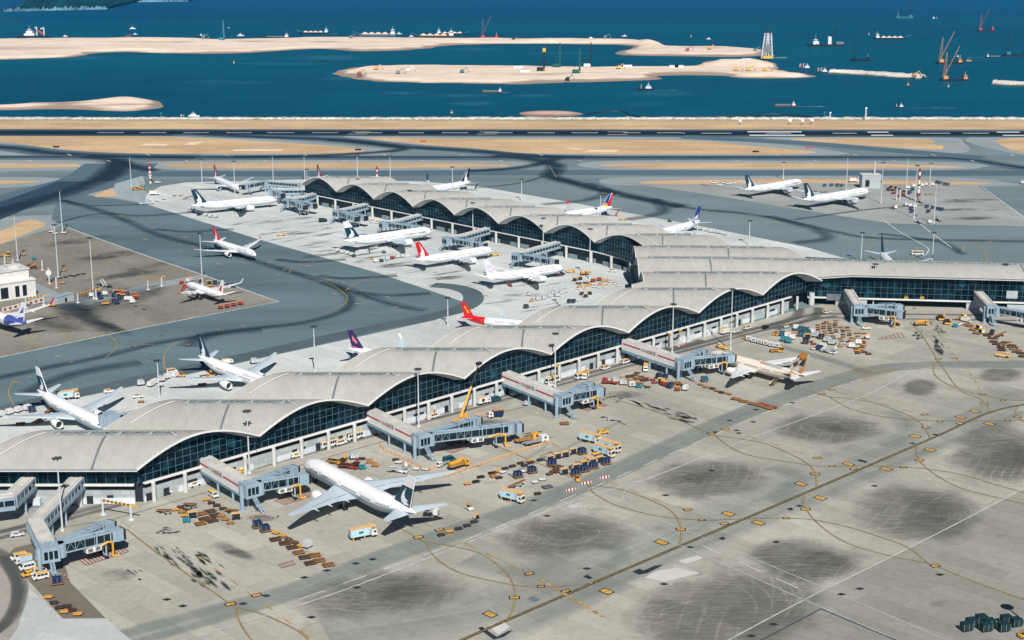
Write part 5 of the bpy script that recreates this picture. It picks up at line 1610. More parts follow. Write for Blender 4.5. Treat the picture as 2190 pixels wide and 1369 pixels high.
def mk_tug(body=V_WHITE, top=V_YROOF):
	def f():
		t = thing("baggage_tug", "", "")
		mb = MB(); mb.side([(-1.4, .3), (1.5, .3), (1.5, .9), (.5, 1.05), (.3, .8), (-.5, .8), (-.6, 1.1), (-1.4, 1.1)], -.75, .75); mb.build("body", body, t)
		mb = MB(); mb.box((-.15, 0, 1.9), (1.5, 1.4, .1))
		mb.build("canopy", top, t)
		mb = MB()
		for x in (-.8, .5):
			for y in (-.6, .6): mb.bar((x, y, .8), (x, y, 1.9), .08)
		mb.box((-.3, 0, 1.0), (.5, 1.0, .4)); mb.build("frame", V_DARK, t)
		wheels(t, (-.9, .95), .65, .32, .22)
		return t
	return f
def mk_belt(c=V_WHITE):
	def f():
		t = thing("belt_loader", "", "")
		mb = MB(); mb.box((0, .4, .75), (4.0, 1.0, .6)); mb.box((1.5, .5, 1.25), (.9, .8, .5)); mb.build("body", c, t)
		mb = MB(); mb.bar((-3.4, -.35, .7), (3.4, -.35, 2.1), .9, .2); mb.build("belt", V_DARK, t)
		mb = MB(); mb.bar((-3.4, -.85, .8), (3.4, -.85, 2.2), .1, .3); mb.bar((-3.4, .12, .8), (3.4, .12, 2.2), .1, .3); mb.build("rail", V_OCHRE, t)
		wheels(t, (-1.3, 1.3), .75, .34, .22)
		return t
	return f
def mk_loader(c=V_YEL, plat=V_DARK):
	def f():
		t = thing("cargo_loader", "", "")
		mb = MB(); mb.box((-1.6, 0, 1.0), (5.0, 3.0, .35)); mb.build("main_platform", plat, t)
		mb = MB(); mb.box((2.6, 0, 2.0), (2.4, 3.2, .3)); mb.build("bridge_platform", plat, t)
		mb = MB(); mb.box((2.6, 1.3, 2.7), (1.0, .8, 1.3)); mb.build("operator_cab", c, t)
		mb = MB(); mb.box((2.2, 0, .8), (3.0, 2.8, .7))
		for y in (-1.4, 1.4): mb.bar((-3.8, y, .5), (2.5, y, 1.8), .2); mb.bar((-3.8, y, 1.2), (2.5, y, .5), .2); mb.bar((-4, y, 1.3), (1, y, 1.3), .15)
		mb.build("lift_frame", c, t)
		wheels(t, (-2.8, 2.6), 1.3, .42, .3)
		return t
	return f
def mk_towtug(c=V_YEL):
	def f():
		t = thing("tow_tractor", "", "")
		mb = MB(); mb.side([(-3.2, .4), (3.2, .4), (3.2, 1.2), (1.2, 1.35), (-3.2, 1.25)], -1.2, 1.2); mb.build("body", c, t)
		mb = MB(); mb.box((1.9, 0, 1.75), (1.6, 1.6, .8)); k = mb.build("cab", V_WHITE, t)
		mb = MB(); mb.box((1.9, 0, 1.8), (1.65, 1.65, .4)); mb.build("window", V_GLASS, k)
		mb = MB()
		for x in (-2.2, -.9, .4): mb.box((x, -1.22, .95), (.7, .05, .4)); mb.box((x, 1.22, .95), (.7, .05, .4))
		mb.build("side_panel", V_WHITE, t)
		wheels(t, (-2.1, 2.0), 1.05, .5, .35)
		return t
	return f
def mk_stairs_truck(side=V_WHITE, base=V_DARK):
	def f():
		t = thing("passenger_stairs", "", "")
		mb = MB()
		for y in (-1.0, 1.0): mb.bar((-3.4, y, .8), (2.8, y, 4.2), .18, .9)
		mb.build("side_rail", side, t)
		mb = MB()
		for i in range(12): mb.box((-3.2 + i * .5, 0, .7 + i * .275), (.5, 1.9, .12))
		mb.box((3.4, 0, 4.0), (1.4, 2.0, .15)); mb.build("step_flight", V_GREY, t)
		mb = MB(); mb.box((0, 0, .7), (6.4, 1.7, .4)); mb.bar((1.6, .7, .8), (2.8, .7, 3.8), .2); mb.bar((1.6, -.7, .8), (2.8, -.7, 3.8), .2); mb.build("chassis", base, t)
		wheels(t, (-2.2, 2.2), .85, .4, .25)
		return t
	return f
def mk_pump(c=V_CYAN):
	def f():
		t = thing("service_cart", "", "")
		mb = MB(); mb.box((0, 0, .55), (2.6, 1.5, .3)); mb.build("frame", c, t)
		mb = MB(); mb.cyl((-.6, 0, .7), (-.6, 0, 1.7), .6, n=12); mb.box((.6, 0, 1.1), (.9, 1.0, .8)); mb.build("tank", c, t)
		mb = MB(); mb.bar((.9, .5, .7), (.9, .5, 2.0), .1); mb.bar((.9, -.5, .7), (.9, -.5, 2.0), .1); mb.bar((.9, -.5, 2.0), (.9, .5, 2.0), .1); mb.bar((1.3, 0, .5), (2.3, 0, .3), .1); mb.build("handle", c, t)
		wheels(t, (-.8, .8), .6, .25, .18)
		return t
	return f
def mk_bowser(c=V_YEL, tank=V_OCHRE):
	def f():
		t = thing("service_truck", "", "")
		mb = MB(); mb.side([(2.4, .6), (4.2, .6), (4.2, 1.6), (3.9, 2.7), (2.4, 2.7)], -1.1, 1.1); k = mb.build("cab", c, t)
		mb = MB(); mb.plate([(4.22, -.95, 1.65), (4.22, .95, 1.65), (3.96, .9, 2.55), (3.96, -.9, 2.55)]); mb.box((3.3, -1.12, 2.0), (.8, .05, .6)); mb.box((3.3, 1.12, 2.0), (.8, .05, .6)); mb.build("windscreen", V_GLASS, k)
		mb = MB(); mb.box((-.6, 0, .85), (8.0, 1.8, .4)); mb.build("chassis", V_DARK, t)
		mb = MB(); mb.box((-1.2, 0, 1.6), (6.0, 2.2, 1.1)); mb.build("deck_body", tank, t)
		mb = MB(); mb.bar((-4.0, .3, 2.4), (3.0, .3, 3.0), .6, .5); mb.bar((-4.0, -.4, 2.3), (1.0, -.4, 2.5), .5, .4); mb.build("boom", c, t)
		wheels(t, (-3.4, -2.2, 2.9), .95, .5, .3)
		return t
	return f
def mk_barrier():
	t = thing("plastic_barrier", "", "")
	mb = MB(); mb.side([(-.3, 0), (.3, 0), (.12, .9), (-.12, .9)], -1.9, 1.9); mb.build("block", V_WHITE, t)
	mb = MB()
	for y in (-1.3, 0, 1.3): mb.side([(-.32, .02), (.32, .02), (.14, .92), (-.14, .92)], y - .35, y + .35)
	mb.build("red_band", V_RED, t)
	return t
def mk_cone():
	t = thing("traffic_cone", "", "")
	mb = MB(); mb.box((0, 0, .04), (.5, .5, .08)); mb.cyl((0, 0, .08), (0, 0, .8), .22, .05, 8); mb.build("cone", V_RED, t)
	mb = MB(); mb.cyl((0, 0, .4), (0, 0, .6), .165, .115, 8); mb.build("band", V_WHITE, t)
	return t
def mk_person(shirt=V_WHITE, name="person"):
	def f():
		t = thing("person", "", "")
		mb = MB()
		for sd in (-1, 1):
			mb.cyl((.05 * sd, .1 * sd, 0), (0, .1 * sd, .85), .08, .11, 8)
			mb.cyl((0, .22 * sd, 1.42), (.12 * sd, .27 * sd, .82), .06, .045, 7)
		mb.loft([[(r1 * math.cos(q), r2 * math.sin(q), z) for q in [k * math.pi / 5 for k in range(10)]] for r1, r2, z in ((.1, .15, .82), (.12, .17, 1.0), (.13, .21, 1.3), (.1, .2, 1.45), (.05, .06, 1.52), (.05, .06, 1.56))])
		mb.loft([[(.02 + r * math.cos(q), r * .85 * math.sin(q), z) for q in [k * math.pi / 4 for k in range(8)]] for r, z in ((.05, 1.55), (.1, 1.62), (.11, 1.7), (.08, 1.78), (.02, 1.82))])
		mb.build("body", V_DARK, t)
		mb = MB(); mb.loft([[(r1 * math.cos(q), r2 * math.sin(q), z) for q in [k * math.pi / 5 for k in range(10)]] for r1, r2, z in ((.13, .18, .95), (.15, .23, 1.3), (.12, .22, 1.46))]); mb.build("vest", shirt, t)
		return t
	return f
MAKERS = dict(
	dolly_o=(mk_dolly(V_ORANGE), "dolly"), dolly_b=(mk_dolly(V_BROWN), "dolly"), dolly_d=(mk_dolly(V_DBROWN), "dolly"), dolly_y=(mk_dolly(V_OCHRE), "dolly"), dolly_w=(mk_dolly(V_WHITE), "dolly"), dolly_r=(mk_dolly(V_RED), "dolly"),
	pal_b=(mk_pallet(V_DBROWN, V_BROWN), "pallet dolly"), pal_y=(mk_pallet(V_BROWN, V_OCHRE), "pallet dolly"), pal_g=(mk_pallet(V_GREY, V_WHITE), "pallet dolly"), pal_d=(mk_pallet(V_DARK, V_GREY), "pallet dolly"),
	con_blue=(mk_container(V_BLUE), "cargo container"), con_teal=(mk_container(V_TEALC), "cargo container"), con_white=(mk_container(V_WHITE, V_SILVER), "cargo container"), con_green=(mk_container(V_GREENC, V_GREENC, 3.2, 2.4, 2.0, .5), "cargo container"), con_grey=(mk_container(V_SILVER, V_TEALC), "cargo container"), con_cyan=(mk_container(V_CYAN, V_CYAN, 2.6, 1.8, 1.9), "cargo container"), con_dk=(mk_container(V_DARK, V_WHITE), "cargo container"),
	wrap=(mk_wrapped(), "cargo"), cart_t=(mk_cart(), "baggage cart"), cart_y=(mk_cart(V_YROOF), "baggage cart"), cart_p=(mk_cart(V_YROOF, V_PINK, V_PINK), "baggage cart"), cart_r=(mk_cart(V_ORBOX, V_RED, V_RED), "baggage cart"), box_w=(mk_boxcart(), "box cart"),
	van=(mk_van(), "van"), van_w=(mk_van(V_WHITE, V_WHITE), "van"), van_d=(mk_van(V_TEALC, V_TEALC), "van"), car_y=(mk_van(V_YEL, V_YEL, 4.4, 1.5, "car", "car"), "car"), car_w=(mk_van(V_WHITE, V_YROOF, 4.5, 1.55, "car", "car"), "car"), car_k=(mk_van(V_BLACK, V_BLACK, 4.6, 1.5, "car", "car"), "car"), car_b=(mk_van(V_SILVER, V_SILVER, 4.5, 1.55, "car", "car"), "car"), bus=(mk_van(V_WHITE, V_YROOF, 7.4, 2.7, "minibus", "bus"), "minibus"),
	catering=(mk_catering, "truck"), truck_w=(mk_truck(), "truck"), truck_l=(mk_truck(V_WHITE, V_WHITE, V_TAN, logo=True), "truck"), truck_o=(mk_truck(V_BLUE, V_WHITE, V_ORBOX), "truck"), truck_f=(mk_truck(V_GREY, V_WHITE, flat=True, L=8.5), "truck"), truck_fy=(mk_truck(V_OCHRE, V_YEL, flat=True, L=8.5), "truck"), truck_r=(mk_truck(V_RED, V_RED, flat=True, L=7), "truck"), truck_ry=(mk_truck(V_RED, V_RED, V_YROOF), "truck"), truck_b=(mk_truck(V_LBLUE, V_WHITE, V_YROOF), "truck"), truck_g=(mk_truck(V_GREENC, V_GREENC, V_GREENC), "truck"),
	tug=(mk_tug(), "baggage tug"), tug_y=(mk_tug(V_YEL, V_OCHRE), "baggage tug"), tug_k=(mk_tug(V_DARK, V_DARK), "baggage tug"), belt=(mk_belt(), "belt loader"), belt_r=(mk_belt(V_RED), "belt loader"), load_y=(mk_loader(), "cargo loader"), load_r=(mk_loader(V_RED), "cargo loader"), load_w=(mk_loader(V_WHITE, V_GREY), "cargo loader"),
	tow=(mk_towtug(), "tow tractor"), tow_w=(mk_towtug(V_WHITE), "tow tractor"), stair=(mk_stairs_truck(), "passenger stairs"), stair_r=(mk_stairs_truck(V_RED, V_WHITE), "passenger stairs"), pump=(mk_pump(), "service cart"), pump_y=(mk_pump(V_OCHRE), "service cart"), bowser=(mk_bowser(), "truck"), barrier=(mk_barrier, "barrier"), cone=(mk_cone, "traffic cone"), person=(mk_person(), "person"), person_d=(mk_person(V_DARK), "person"))
ONES = ["", "first", "second", "third", "fourth", "fifth", "sixth", "seventh", "eighth", "ninth"]
TENS = {2: "twenty", 3: "thirty", 4: "forty", 5: "fifty"}
def ordinal(i):
	if i < len(ORD): return ORD[i]
	if i % 10 == 0: return TENS[i // 10][:-1] + "ieth"
	return TENS[i // 10] + "-" + ONES[i % 10]
ZA = (6.441, 320, 1020); ZB = (4.278, 560, 960); ZC = (5.475, 1000, 860); ZD = (8.423, 1270, 720); ZE = (3.911, 1250, 600); ZF = (8.423, 1640, 640); ZG = (7.552, 1900, 640); ZH = (2.638, 1400, 850)
ZI = (4.89, 0, 1000); ZJ = (3.347, 0, 960); ZK = (3.603, 700, 680); ZL = (3.65, 0, 700); ZM = (3.911, 550, 330); ZN = (3.911, 1000, 330); ZO = (3.112, 1500, 330); ZP = (2.977, 0, 0); ZQ = (6.636, 0, 530); ZR = (3.911, 0, 400)
jit = random.Random(11)
def put(zone, kind, pts, label, rot=45.0, group=None, k=1.0, wob=6.0, on=None, zpix=.6):
	"""one kind of thing at each crop pixel; several get 'nth from the left' in their label"""
	s, ox, oy = zone
	W = sorted([(p[0] / s + ox, p[1] / s + oy, *(p[2:])) for p in pts])
	mk, cat = MAKERS[kind]
	for i, p in enumerate(W):
		loc = G(p[0], p[1], zpix)
		loc.z = GZ
		r = R((p[2] if len(p) > 2 else rot) + jit.uniform(-wob, wob))
		lab = label
		if len(W) > 1: lab = "%s, %s from left" % (label, ordinal(i + 1))
		if on:
			d = place(on, MAKERS[on][0], loc, r, "low dolly under " + lab, MAKERS[on][1], (group or label) + " dollies")
			d.scale = (k, k, k)
		o = place(kind, mk, loc, r, lab, cat, group or (label if len(W) > 1 else None))
		o.scale = (k, k, k)

# beside the nearest airliner's bridge
put(ZA, "pal_b", [(835, 470), (905, 525), (865, 600), (755, 575)], "dark slatted pallet dolly among the group left of the lettered bridge foot", 30)
put(ZA, "pal_y", [(705, 505), (700, 640)], "ochre slatted pallet dolly left of the lettered bridge foot", 30)
put(ZA, "dolly_o", [(350, 450), (480, 530), (780, 310)], "clean orange dolly left of the lettered bridge foot", 20)
put(ZA, "dolly_y", [(440, 480), (545, 490), (985, 535), (1040, 580), (1110, 630)], "ochre dolly left of the lettered bridge foot", 0)
put(ZA, "dolly_d", [(425, 415), (505, 455), (850, 355), (925, 390), (1010, 435)], "dark brown dolly left of the lettered bridge foot", 0)
put(ZA, "belt", [(205, 490), (565, 405)], "white belt loader parked along the building road", -35)
put(ZA, "belt_r", [(1140, 490)], "red belt loader beside the stair of the lettered bridge", -35)
put(ZA, "cart_t", [(590, 545), (1190, 565)], "tan roofed baggage cart with white end below the lettered bridge", 20)
put(ZA, "pump", [(510, 605)], "cyan service cart beside a tan roofed baggage cart", 20)
put(ZA, "van", [(875, 255)], "white van with yellow roof beside the lettered bridge leg", -50)
put(ZA, "cone", [(1190, 465), (1232, 490), (1380, 540), (1420, 560), (1465, 580), (1535, 485), (1580, 510), (1620, 535)], "red cone round the lettered bridge stair", 0)
put(ZA, "person", [(1770, 545)], "person in pale top standing left of the nearest airliner's wing tip", 90)
put(ZA, "cone", [(1700, 545)], "lone red cone beside the standing person near the wing tip", 0)
# line below it
put(ZA, "con_blue", [(1490, 680), (1595, 735)], "blue cargo container at the head of the dolly line", 20, on="pal_y")
put(ZB, "dolly_o", [(125, 765), (190, 792), (357, 888)], "orange dolly in the line below the nearest airliner's wing tip", -30)
put(ZB, "dolly_b", [(245, 825), (303, 855)], "brown dolly in the line below the nearest airliner's wing tip", -30)
put(ZB, "con_grey", [(420, 892)], "silver container beside the lower line of slatted dollies", 60, on="dolly_y")
put(ZB, "pal_b", [(125, 825), (210, 860), (278, 898), (392, 990), (445, 1042)], "dark slatted pallet dolly in the lower line of slatted dollies", 20)
put(ZB, "pal_y", [(338, 945), (485, 970), (525, 1018), (610, 1058)], "ochre slatted pallet dolly in the lower line of slatted dollies", 20)
# by the nose of the nearest airliner
put(ZB, "load_y", [(690, 125)], "dark cargo loader with yellow frame beside the nearest airliner's nose", -20)
put(ZB, "load_r", [(800, 165)], "red cargo loader with grey platform beside the nearest airliner's nose", -20)
put(ZB, "load_w", [(1250, 200)], "white and grey cargo loader below the long double bridge stair", -15)
put(ZB, "wrap", [(845, 80)], "white wrapped cargo block beside a string of small dollies", 20, on="pal_b")
put(ZB, "pump", [(920, 175)], "cyan service cart beside the red cargo loader", 20)
put(ZB, "pump_y", [(985, 120), (1035, 152)], "dusty yellow service cart right of the wrapped cargo", 0)
put(ZB, "dolly_d", [(915, 88), (1225, 97)], "dark dolly below the long double bridge", 0)
put(ZB, "dolly_w", [(1250, 122), (1410, 182), (1495, 184)], "white dolly below the long double bridge", -10)
put(ZB, "dolly_o", [(1320, 147)], "orange dolly between the white loader and the red barrier fence", -10)
put(ZB, "truck_f", [(1660, 140)], "white cab flatbed truck beside the yellow crane truck", -120, k=.8)
put(ZB, "van_d", [(1715, 105)], "dark blue van with yellow roof behind the yellow crane truck", 40)
put(ZB, "bowser", [(1800, 160)], "yellow and black crane truck at the tip of the nearest airliner's wing", 35)
put(ZB, "cone", [(993, 232), (1598, 387)], "red cone standing near the nearest airliner's far wing", 0)
put(ZB, "dolly_o", [(1880, 317), (1715, 755)], "orange dolly right of the nearest airliner", 20)
put(ZB, "dolly_d", [(1960, 298), (2005, 255), (2105, 222), (1640, 785), (1800, 728), (1878, 700), (1942, 665)], "dark dolly right of the nearest airliner", 25)
put(ZB, "dolly_y", [(2115, 245)], "ochre dolly at the upper end of the dark dolly string", 20)
put(ZB, "cart_y", [(1965, 628)], "yellow cart at the upper end of the short dolly string", 40, k=.7)
put(ZB, "tug", [(1895, 545)], "white baggage tug with driver right of the nearest airliner's tail", -60)
put(ZB, "box_w", [(1595, 600)], "white box cart behind the nearest airliner's tailplane", 70)
put(ZB, "tug_k", [(1515, 602)], "dark tug in the shadow of the nearest airliner's tail", 0)
put(ZB, "catering", [(930, 765)], "white catering truck with tan roof below the nearest airliner's tail", 28, k=.93, zpix=2)
# stand with the blue containers
put(ZC, "catering", [(1445, 420)], "catering truck with tan roof, farthest back of the trio", -40, k=.93, zpix=2)
put(ZC, "catering", [(1670, 515)], "catering truck with tan roof, rightmost of the trio", -40, k=.93, zpix=2)
put(ZC, "catering", [(1605, 570)], "catering truck with tan roof, nearest of the trio", -40, k=.93, zpix=2)
put(ZC, "catering", [(530, 1100)], "catering truck with tan roof standing alone beside the dark apron road", -40, k=.93, zpix=2)
put(ZC, "car_y", [(1590, 355)], "yellow car behind the trio of catering trucks", 20)
put(ZC, "truck_fy", [(700, 450, 30)], "yellow cab truck with ochre flat bed behind the pale fence", 30, k=1.25)
put(ZC, "truck_f", [(800, 475, 30)], "white cab truck with grey flat bed behind the pale fence", 30, k=1.25)
put(ZC, "cart_t", [(960, 680), (1050, 650), (1140, 630), (1230, 595), (1415, 695), (1460, 715), (1545, 690), (1265, 780), (1130, 830)], "tan roofed baggage cart among the blue containers", 30)
put(ZC, "cart_y", [(1500, 655), (1360, 745)], "yellow roofed baggage cart among the blue containers", 30)
put(ZC, "con_blue", [(1340, 595), (990, 730), (755, 815), (590, 870), (1265, 845), (1370, 800), (1475, 765), (1620, 715)], "blue container on the stand left of the catering trio", 28, on="pal_y")
put(ZC, "dolly_b", [(1040, 780), (1080, 770), (1000, 810), (960, 840), (1050, 815), (1110, 790), (1160, 780), (1230, 755), (1310, 725)], "brown dolly in the tight row between the blue containers", 28)
put(ZC, "dolly_d", [(150, 875), (95, 930), (280, 830), (440, 775), (525, 748), (620, 712), (665, 738), (740, 705), (850, 675), (365, 883), (820, 1070)], "dark dolly in the loose string left of the blue containers", 28)
put(ZC, "dolly_o", [(360, 805), (720, 690), (310, 865)], "orange dolly in the loose string left of the blue containers", 28)
put(ZC, "dolly_w", [(410, 818), (640, 812), (790, 935), (870, 905)], "white dolly left of the blue containers", 28)
put(ZC, "pal_g", [(545, 835)], "grey pallet dolly beside a blue container", 28)
put(ZC, "pal_d", [(935, 988)], "dark pallet dolly alone on open concrete below the blue containers", 28)
put(ZC, "pal_y", [(1135, 248)], "ochre pallet dolly at the foot of a bridge stair", 10)
put(ZC, "tug_y", [(1290, 908)], "yellow baggage tug below the blue containers", -80)
put(ZC, "belt", [(570, 980)], "white belt loader behind the lone catering truck", 30)
put(ZC, "barrier", [(1600, 880), (1390, 945), (1205, 1025)], "red and white barrier along the dark apron road", -60)
put(ZC, "tug", [(20, 1245)], "white baggage tug left of the lone catering truck", -60)
put(ZC, "person_d", [(1635, 210)], "person in dark clothes on open concrete above the catering trio", 0)
put(ZC, "truck_o", [(325, 140)], "truck with dark blue and orange box behind the long tunnels", 200, zpix=1.5)
put(ZC, "cone", [(950, 155), (995, 170), (1120, 190), (1160, 210), (1250, 185), (1292, 200)], "red cone round the third lettered bridge stair", 0)
# the stand of the cream airliner
put(ZD, "truck_r", [(290, 835)], "red flat truck at the edge of the building road", 160)
put(ZD, "wrap", [(390, 805), (525, 845)], "wrapped cargo on a pallet near the red flat truck", 10, on="pal_y")
put(ZD, "box_w", [(685, 885)], "white box on a dark pallet beside the cyan cart", 10)
put(ZD, "pump", [(810, 900)], "cyan service cart in front of the fourth lettered bridge", 10)
put(ZD, "dolly_y", [(505, 740), (610, 770), (620, 800), (715, 800), (735, 830), (830, 830), (860, 870)], "ochre dolly in front of the fourth lettered bridge", 0)
put(ZD, "dolly_b", [(780, 650), (745, 690), (965, 905), (460, 785), (850, 720)], "brown dolly in front of the fourth lettered bridge", 0)
put(ZD, "pal_b", [(655, 710), (915, 780), (1570, 880)], "dark slatted pallet dolly in front of the fourth lettered bridge", 10)
put(ZD, "pal_y", [(790, 750), (1500, 830)], "ochre slatted pallet dolly in front of the fourth lettered bridge", 10)
put(ZD, "dolly_r", [(940, 748), (1060, 775), (1090, 825), (1500, 958)], "red dolly in front of the fourth lettered bridge", 0)
put(ZD, "con_blue", [(1170, 735), (1280, 755), (1380, 910)], "blue container in front of the fourth lettered bridge", 60, on="dolly_y")
put(ZD, "cart_y", [(1215, 825)], "yellow roofed cart hitched behind the red truck", -30)
put(ZD, "truck_ry", [(1285, 880)], "red truck with yellow roof in front of the fourth lettered bridge", -60, k=.75)
put(ZD, "dolly_o", [(1510, 908)], "orange dolly beside the white container at the stand edge", 0)
put(ZD, "con_white", [(1655, 950)], "white container alone at the stand edge", 60, on="dolly_y")
put(ZD, "cone", [(1345, 765), (1410, 780), (1660, 830), (1720, 850), (1780, 795), (1840, 820)], "red cone round the fourth lettered bridge stair", 0)
put(ZE, "con_teal", [(1005, 840)], "dark teal container below the cream airliner's engine", 10, on="dolly_y")
put(ZE, "dolly_y", [(970, 868), (1015, 888), (1110, 920), (1205, 945)], "ochre dolly in the string below the cream airliner's wing", -35)
put(ZE, "dolly_d", [(1070, 902), (1148, 935)], "dark dolly in the string below the cream airliner's wing", -35)
put(ZE, "pal_y", [(1265, 988), (1330, 1008), (1405, 1028), (1475, 1045), (1545, 1065)], "ochre slatted dolly in the row on open concrete", -30)
put(ZE, "dolly_r", [(1480, 1030), (1530, 1045), (1590, 1060)], "red brown dolly behind the row on open concrete", -30)
put(ZE, "van", [(175, 735), (340, 685), (1360, 400), (2030, 268)], "white van with yellow roof on the road beside the wave roofs", 45)
put(ZE, "bus", [(10, 805), (515, 742)], "minibus in front of the fourth lettered bridge", -100)
put(ZE, "truck_w", [(1180, 438)], "small white box truck on the road beside a tall lamp mast", 45)
put(ZE, "car_w", [(1260, 430)], "white car with yellow roof behind the small box truck", 45)
put(ZE, "car_k", [(1515, 393)], "black car on the building road", 45)
put(ZE, "tug", [(1690, 387)], "white tug with yellow roof on the building road right of the black car", 45)
put(ZE, "tug_y", [(1600, 452), (1345, 485)], "yellow tug behind the cream airliner", 120)
put(ZE, "box_w", [(1375, 497), (1420, 512), (1470, 524), (1518, 535), (1565, 547), (1615, 555)], "white box cart in the train behind the cream airliner", -30)
put(ZE, "load_y", [(1610, 590)], "yellow cargo loader above the cream airliner's wing", 0, k=.8)
put(ZE, "tow", [(1150, 560)], "yellow tow tractor at the cream airliner's nose", 120)
put(ZE, "belt", [(1580, 860)], "belt loader under the tail of the cream airliner", 60)
put(ZE, "car_b", [(420, 665)], "silver car in the shade under the fourth lettered bridge", 45)
# the orange dolly block by the straight wing
blk = [(1070, 400), (1250, 380), (1130, 435), (1235, 420), (925, 455), (1030, 480), (1130, 480), (925, 495), (1235, 495), (1245, 540), (1040, 570), (930, 580), (1060, 610), (1090, 655), (1190, 655), (1335, 500), (1365, 545), (1470, 555), (1490, 600), (1605, 610), (1690, 610), (1780, 610), (1640, 660), (1530, 690), (1325, 705), (1355, 750), (1375, 670)]
blk2 = [(1025, 435), (1230, 460), (1025, 520), (1130, 520), (925, 540), (1140, 560), (1165, 605), (1250, 580), (940, 620), (1210, 700), (1450, 505), (1375, 580), (1375, 630), (1490, 640), (1625, 710), (1725, 710), (1465, 765)]
put(ZF, "dolly_y", [(x, y) for x, y in blk], "ochre dolly packed in the large block beside the straight wing's bridge", 4, "dollies in the large block", .85, 5)
put(ZF, "dolly_b", [(x, y) for x, y in blk2], "brown dolly packed in the large block beside the straight wing's bridge", 4, "dollies in the large block", .85, 5)
put(ZF, "dolly_o", [(1520, 735), (1720, 740), (1745, 820), (1625, 925), (1700, 900), (1320, 840)], "orange dolly strayed below the large dolly block", 4, "dollies below the large block")
put(ZF, "dolly_b", [(1735, 780), (1715, 865), (1610, 885), (1635, 965), (1755, 945), (1830, 980)], "brown dolly strayed below the large dolly block", 4, "dollies below the large block")
put(ZF, "dolly_r", [(840, 800), (780, 760), (520, 572)], "red dolly between the containers left of the large dolly block", 0)
put(ZF, "pal_g", [(1380, 800)], "pale pallet dolly at the lower rim of the large dolly block", 0)
put(ZF, "con_teal", [(620, 560), (715, 580), (740, 620), (280, 650), (610, 655), (500, 605)], "dark teal container left of the large dolly block", -10, on="dolly_d")
put(ZF, "con_cyan", [(300, 745), (395, 775)], "bright cyan container left of the large dolly block", -20, on="dolly_d")
put(ZF, "con_white", [(530, 530), (810, 610), (375, 670), (455, 710), (1530, 860), (1650, 795)], "white container round the large dolly block", -10, on="dolly_b")
put(ZF, "con_dk", [(985, 705), (700, 790)], "black and white container left of the large dolly block", -10, on="dolly_r")
put(ZF, "cart_p", [(480, 655)], "rose cart with yellow roof between teal containers", -10)
put(ZF, "cart_y", [(735, 690)], "white cart with yellow roof between teal containers", -10)
put(ZF, "wrap", [(880, 665), (1085, 750), (1170, 800)], "grey wrapped cargo left of the large dolly block", -30, on="pal_b")
put(ZF, "tug_y", [(155, 635)], "yellow tug at the left of the teal containers", 150)
put(ZF, "cart_t", [(1820, 695)], "tan roofed cart right of the large dolly block", 70)
put(ZF, "load_w", [(1120, 950)], "long cargo transporter with dark platform above the gold tail", -35)
put(ZF, "con_white", [(1010, 880)], "white container standing on the long cargo transporter", -35)
put(ZF, "con_blue", [(950, 905)], "blue container at the rear of the long cargo transporter", -35, on="dolly_d")
put(ZF, "tug", [(850, 890)], "small white tug hitched to the long cargo transporter", 0)
put(ZF, "car_w", [(1790, 525)], "white car half under the straight wing's left bridge", 0)
# right edge stand
put(ZG, "bowser", [(530, 410)], "bulky yellow service truck at the empty stand", 10, k=.85)
put(ZG, "load_y", [(840, 310), (955, 375)], "dark cargo loader with yellow cab at the empty stand", -100)
put(ZG, "pump", [(1080, 435)], "cyan service cart right of the dark cargo loaders", 0)
put(ZG, "tug", [(1140, 405)], "white tug right of the cyan service cart", 0)
put(ZG, "cart_y", [(1210, 300), (1460, 475), (1500, 540)], "yellow roofed cart at the right bridge", -70)
put(ZG, "truck_w", [(1255, 355)], "white truck with yellow roof at the right bridge", -50, k=.8)
put(ZG, "pal_y", [(1310, 430), (1365, 490), (1425, 545), (1290, 405)], "yellow slatted pallet dolly at the right bridge", -30)
put(ZG, "pal_b", [(1600, 580), (1700, 680), (1750, 720), (1820, 770), (1835, 815), (2000, 745), (2140, 865), (2170, 920)], "dark slatted dolly near the right edge", -20)
put(ZG, "dolly_b", [(1650, 625), (1730, 630), (1865, 695), (1960, 770), (2050, 780), (2040, 845)], "brown dolly near the right edge", 0)
put(ZG, "dolly_y", [(1575, 550), (1940, 690), (1890, 730), (2000, 800), (2110, 820), (1200, 405), (1130, 320)], "ochre dolly near the right edge", 0)
put(ZG, "belt_r", [(1800, 590)], "brown belt loader near the right edge beside a long shadow", 20)
put(ZG, "tow", [(1850, 915)], "yellow tow tractor near the right edge", -30)
put(ZG, "con_dk", [(1675, 560)], "dark container at the foot of the right bridge", 60, on="dolly_b")
# bottom corners
put(ZH, "con_green", [(1760, 1308), (1870, 1310), (1970, 1310), (1790, 1285), (1890, 1288), (1845, 1265), (1985, 1268), (2040, 1282)], "dark green container in the cluster at the bottom right corner", 14)
put(ZH, "tug_y", [(2080, 1345)], "yellow tug at the bottom right corner", 20)
put(ZI, "van", [(195, 945, 215), (400, 1098, 215), (425, 1150, 215)], "white van with yellow roof parked below the bent bridge", 215)
put(ZI, "van_w", [(285, 1050)], "plain white van parked below the bent bridge", 215)
put(ZI, "truck_b", [(245, 985)], "pale blue box truck with yellow roof parked below the bent bridge", 215, k=.8)
put(ZI, "car_y", [(300, 1118)], "yellow car parked between white vans below the bent bridge", 215)
put(ZI, "con_blue", [(598, 1205)], "blue container at the foot of the bent bridge's stair", 20, on="pal_y")
put(ZI, "cone", [(510, 1145), (540, 1165), (680, 1125), (710, 1150), (640, 1105)], "red cone round the bent bridge's stair", 0)
put(ZI, "car_b", [(180, 705)], "silver car on the road left of the bent bridge", 20)
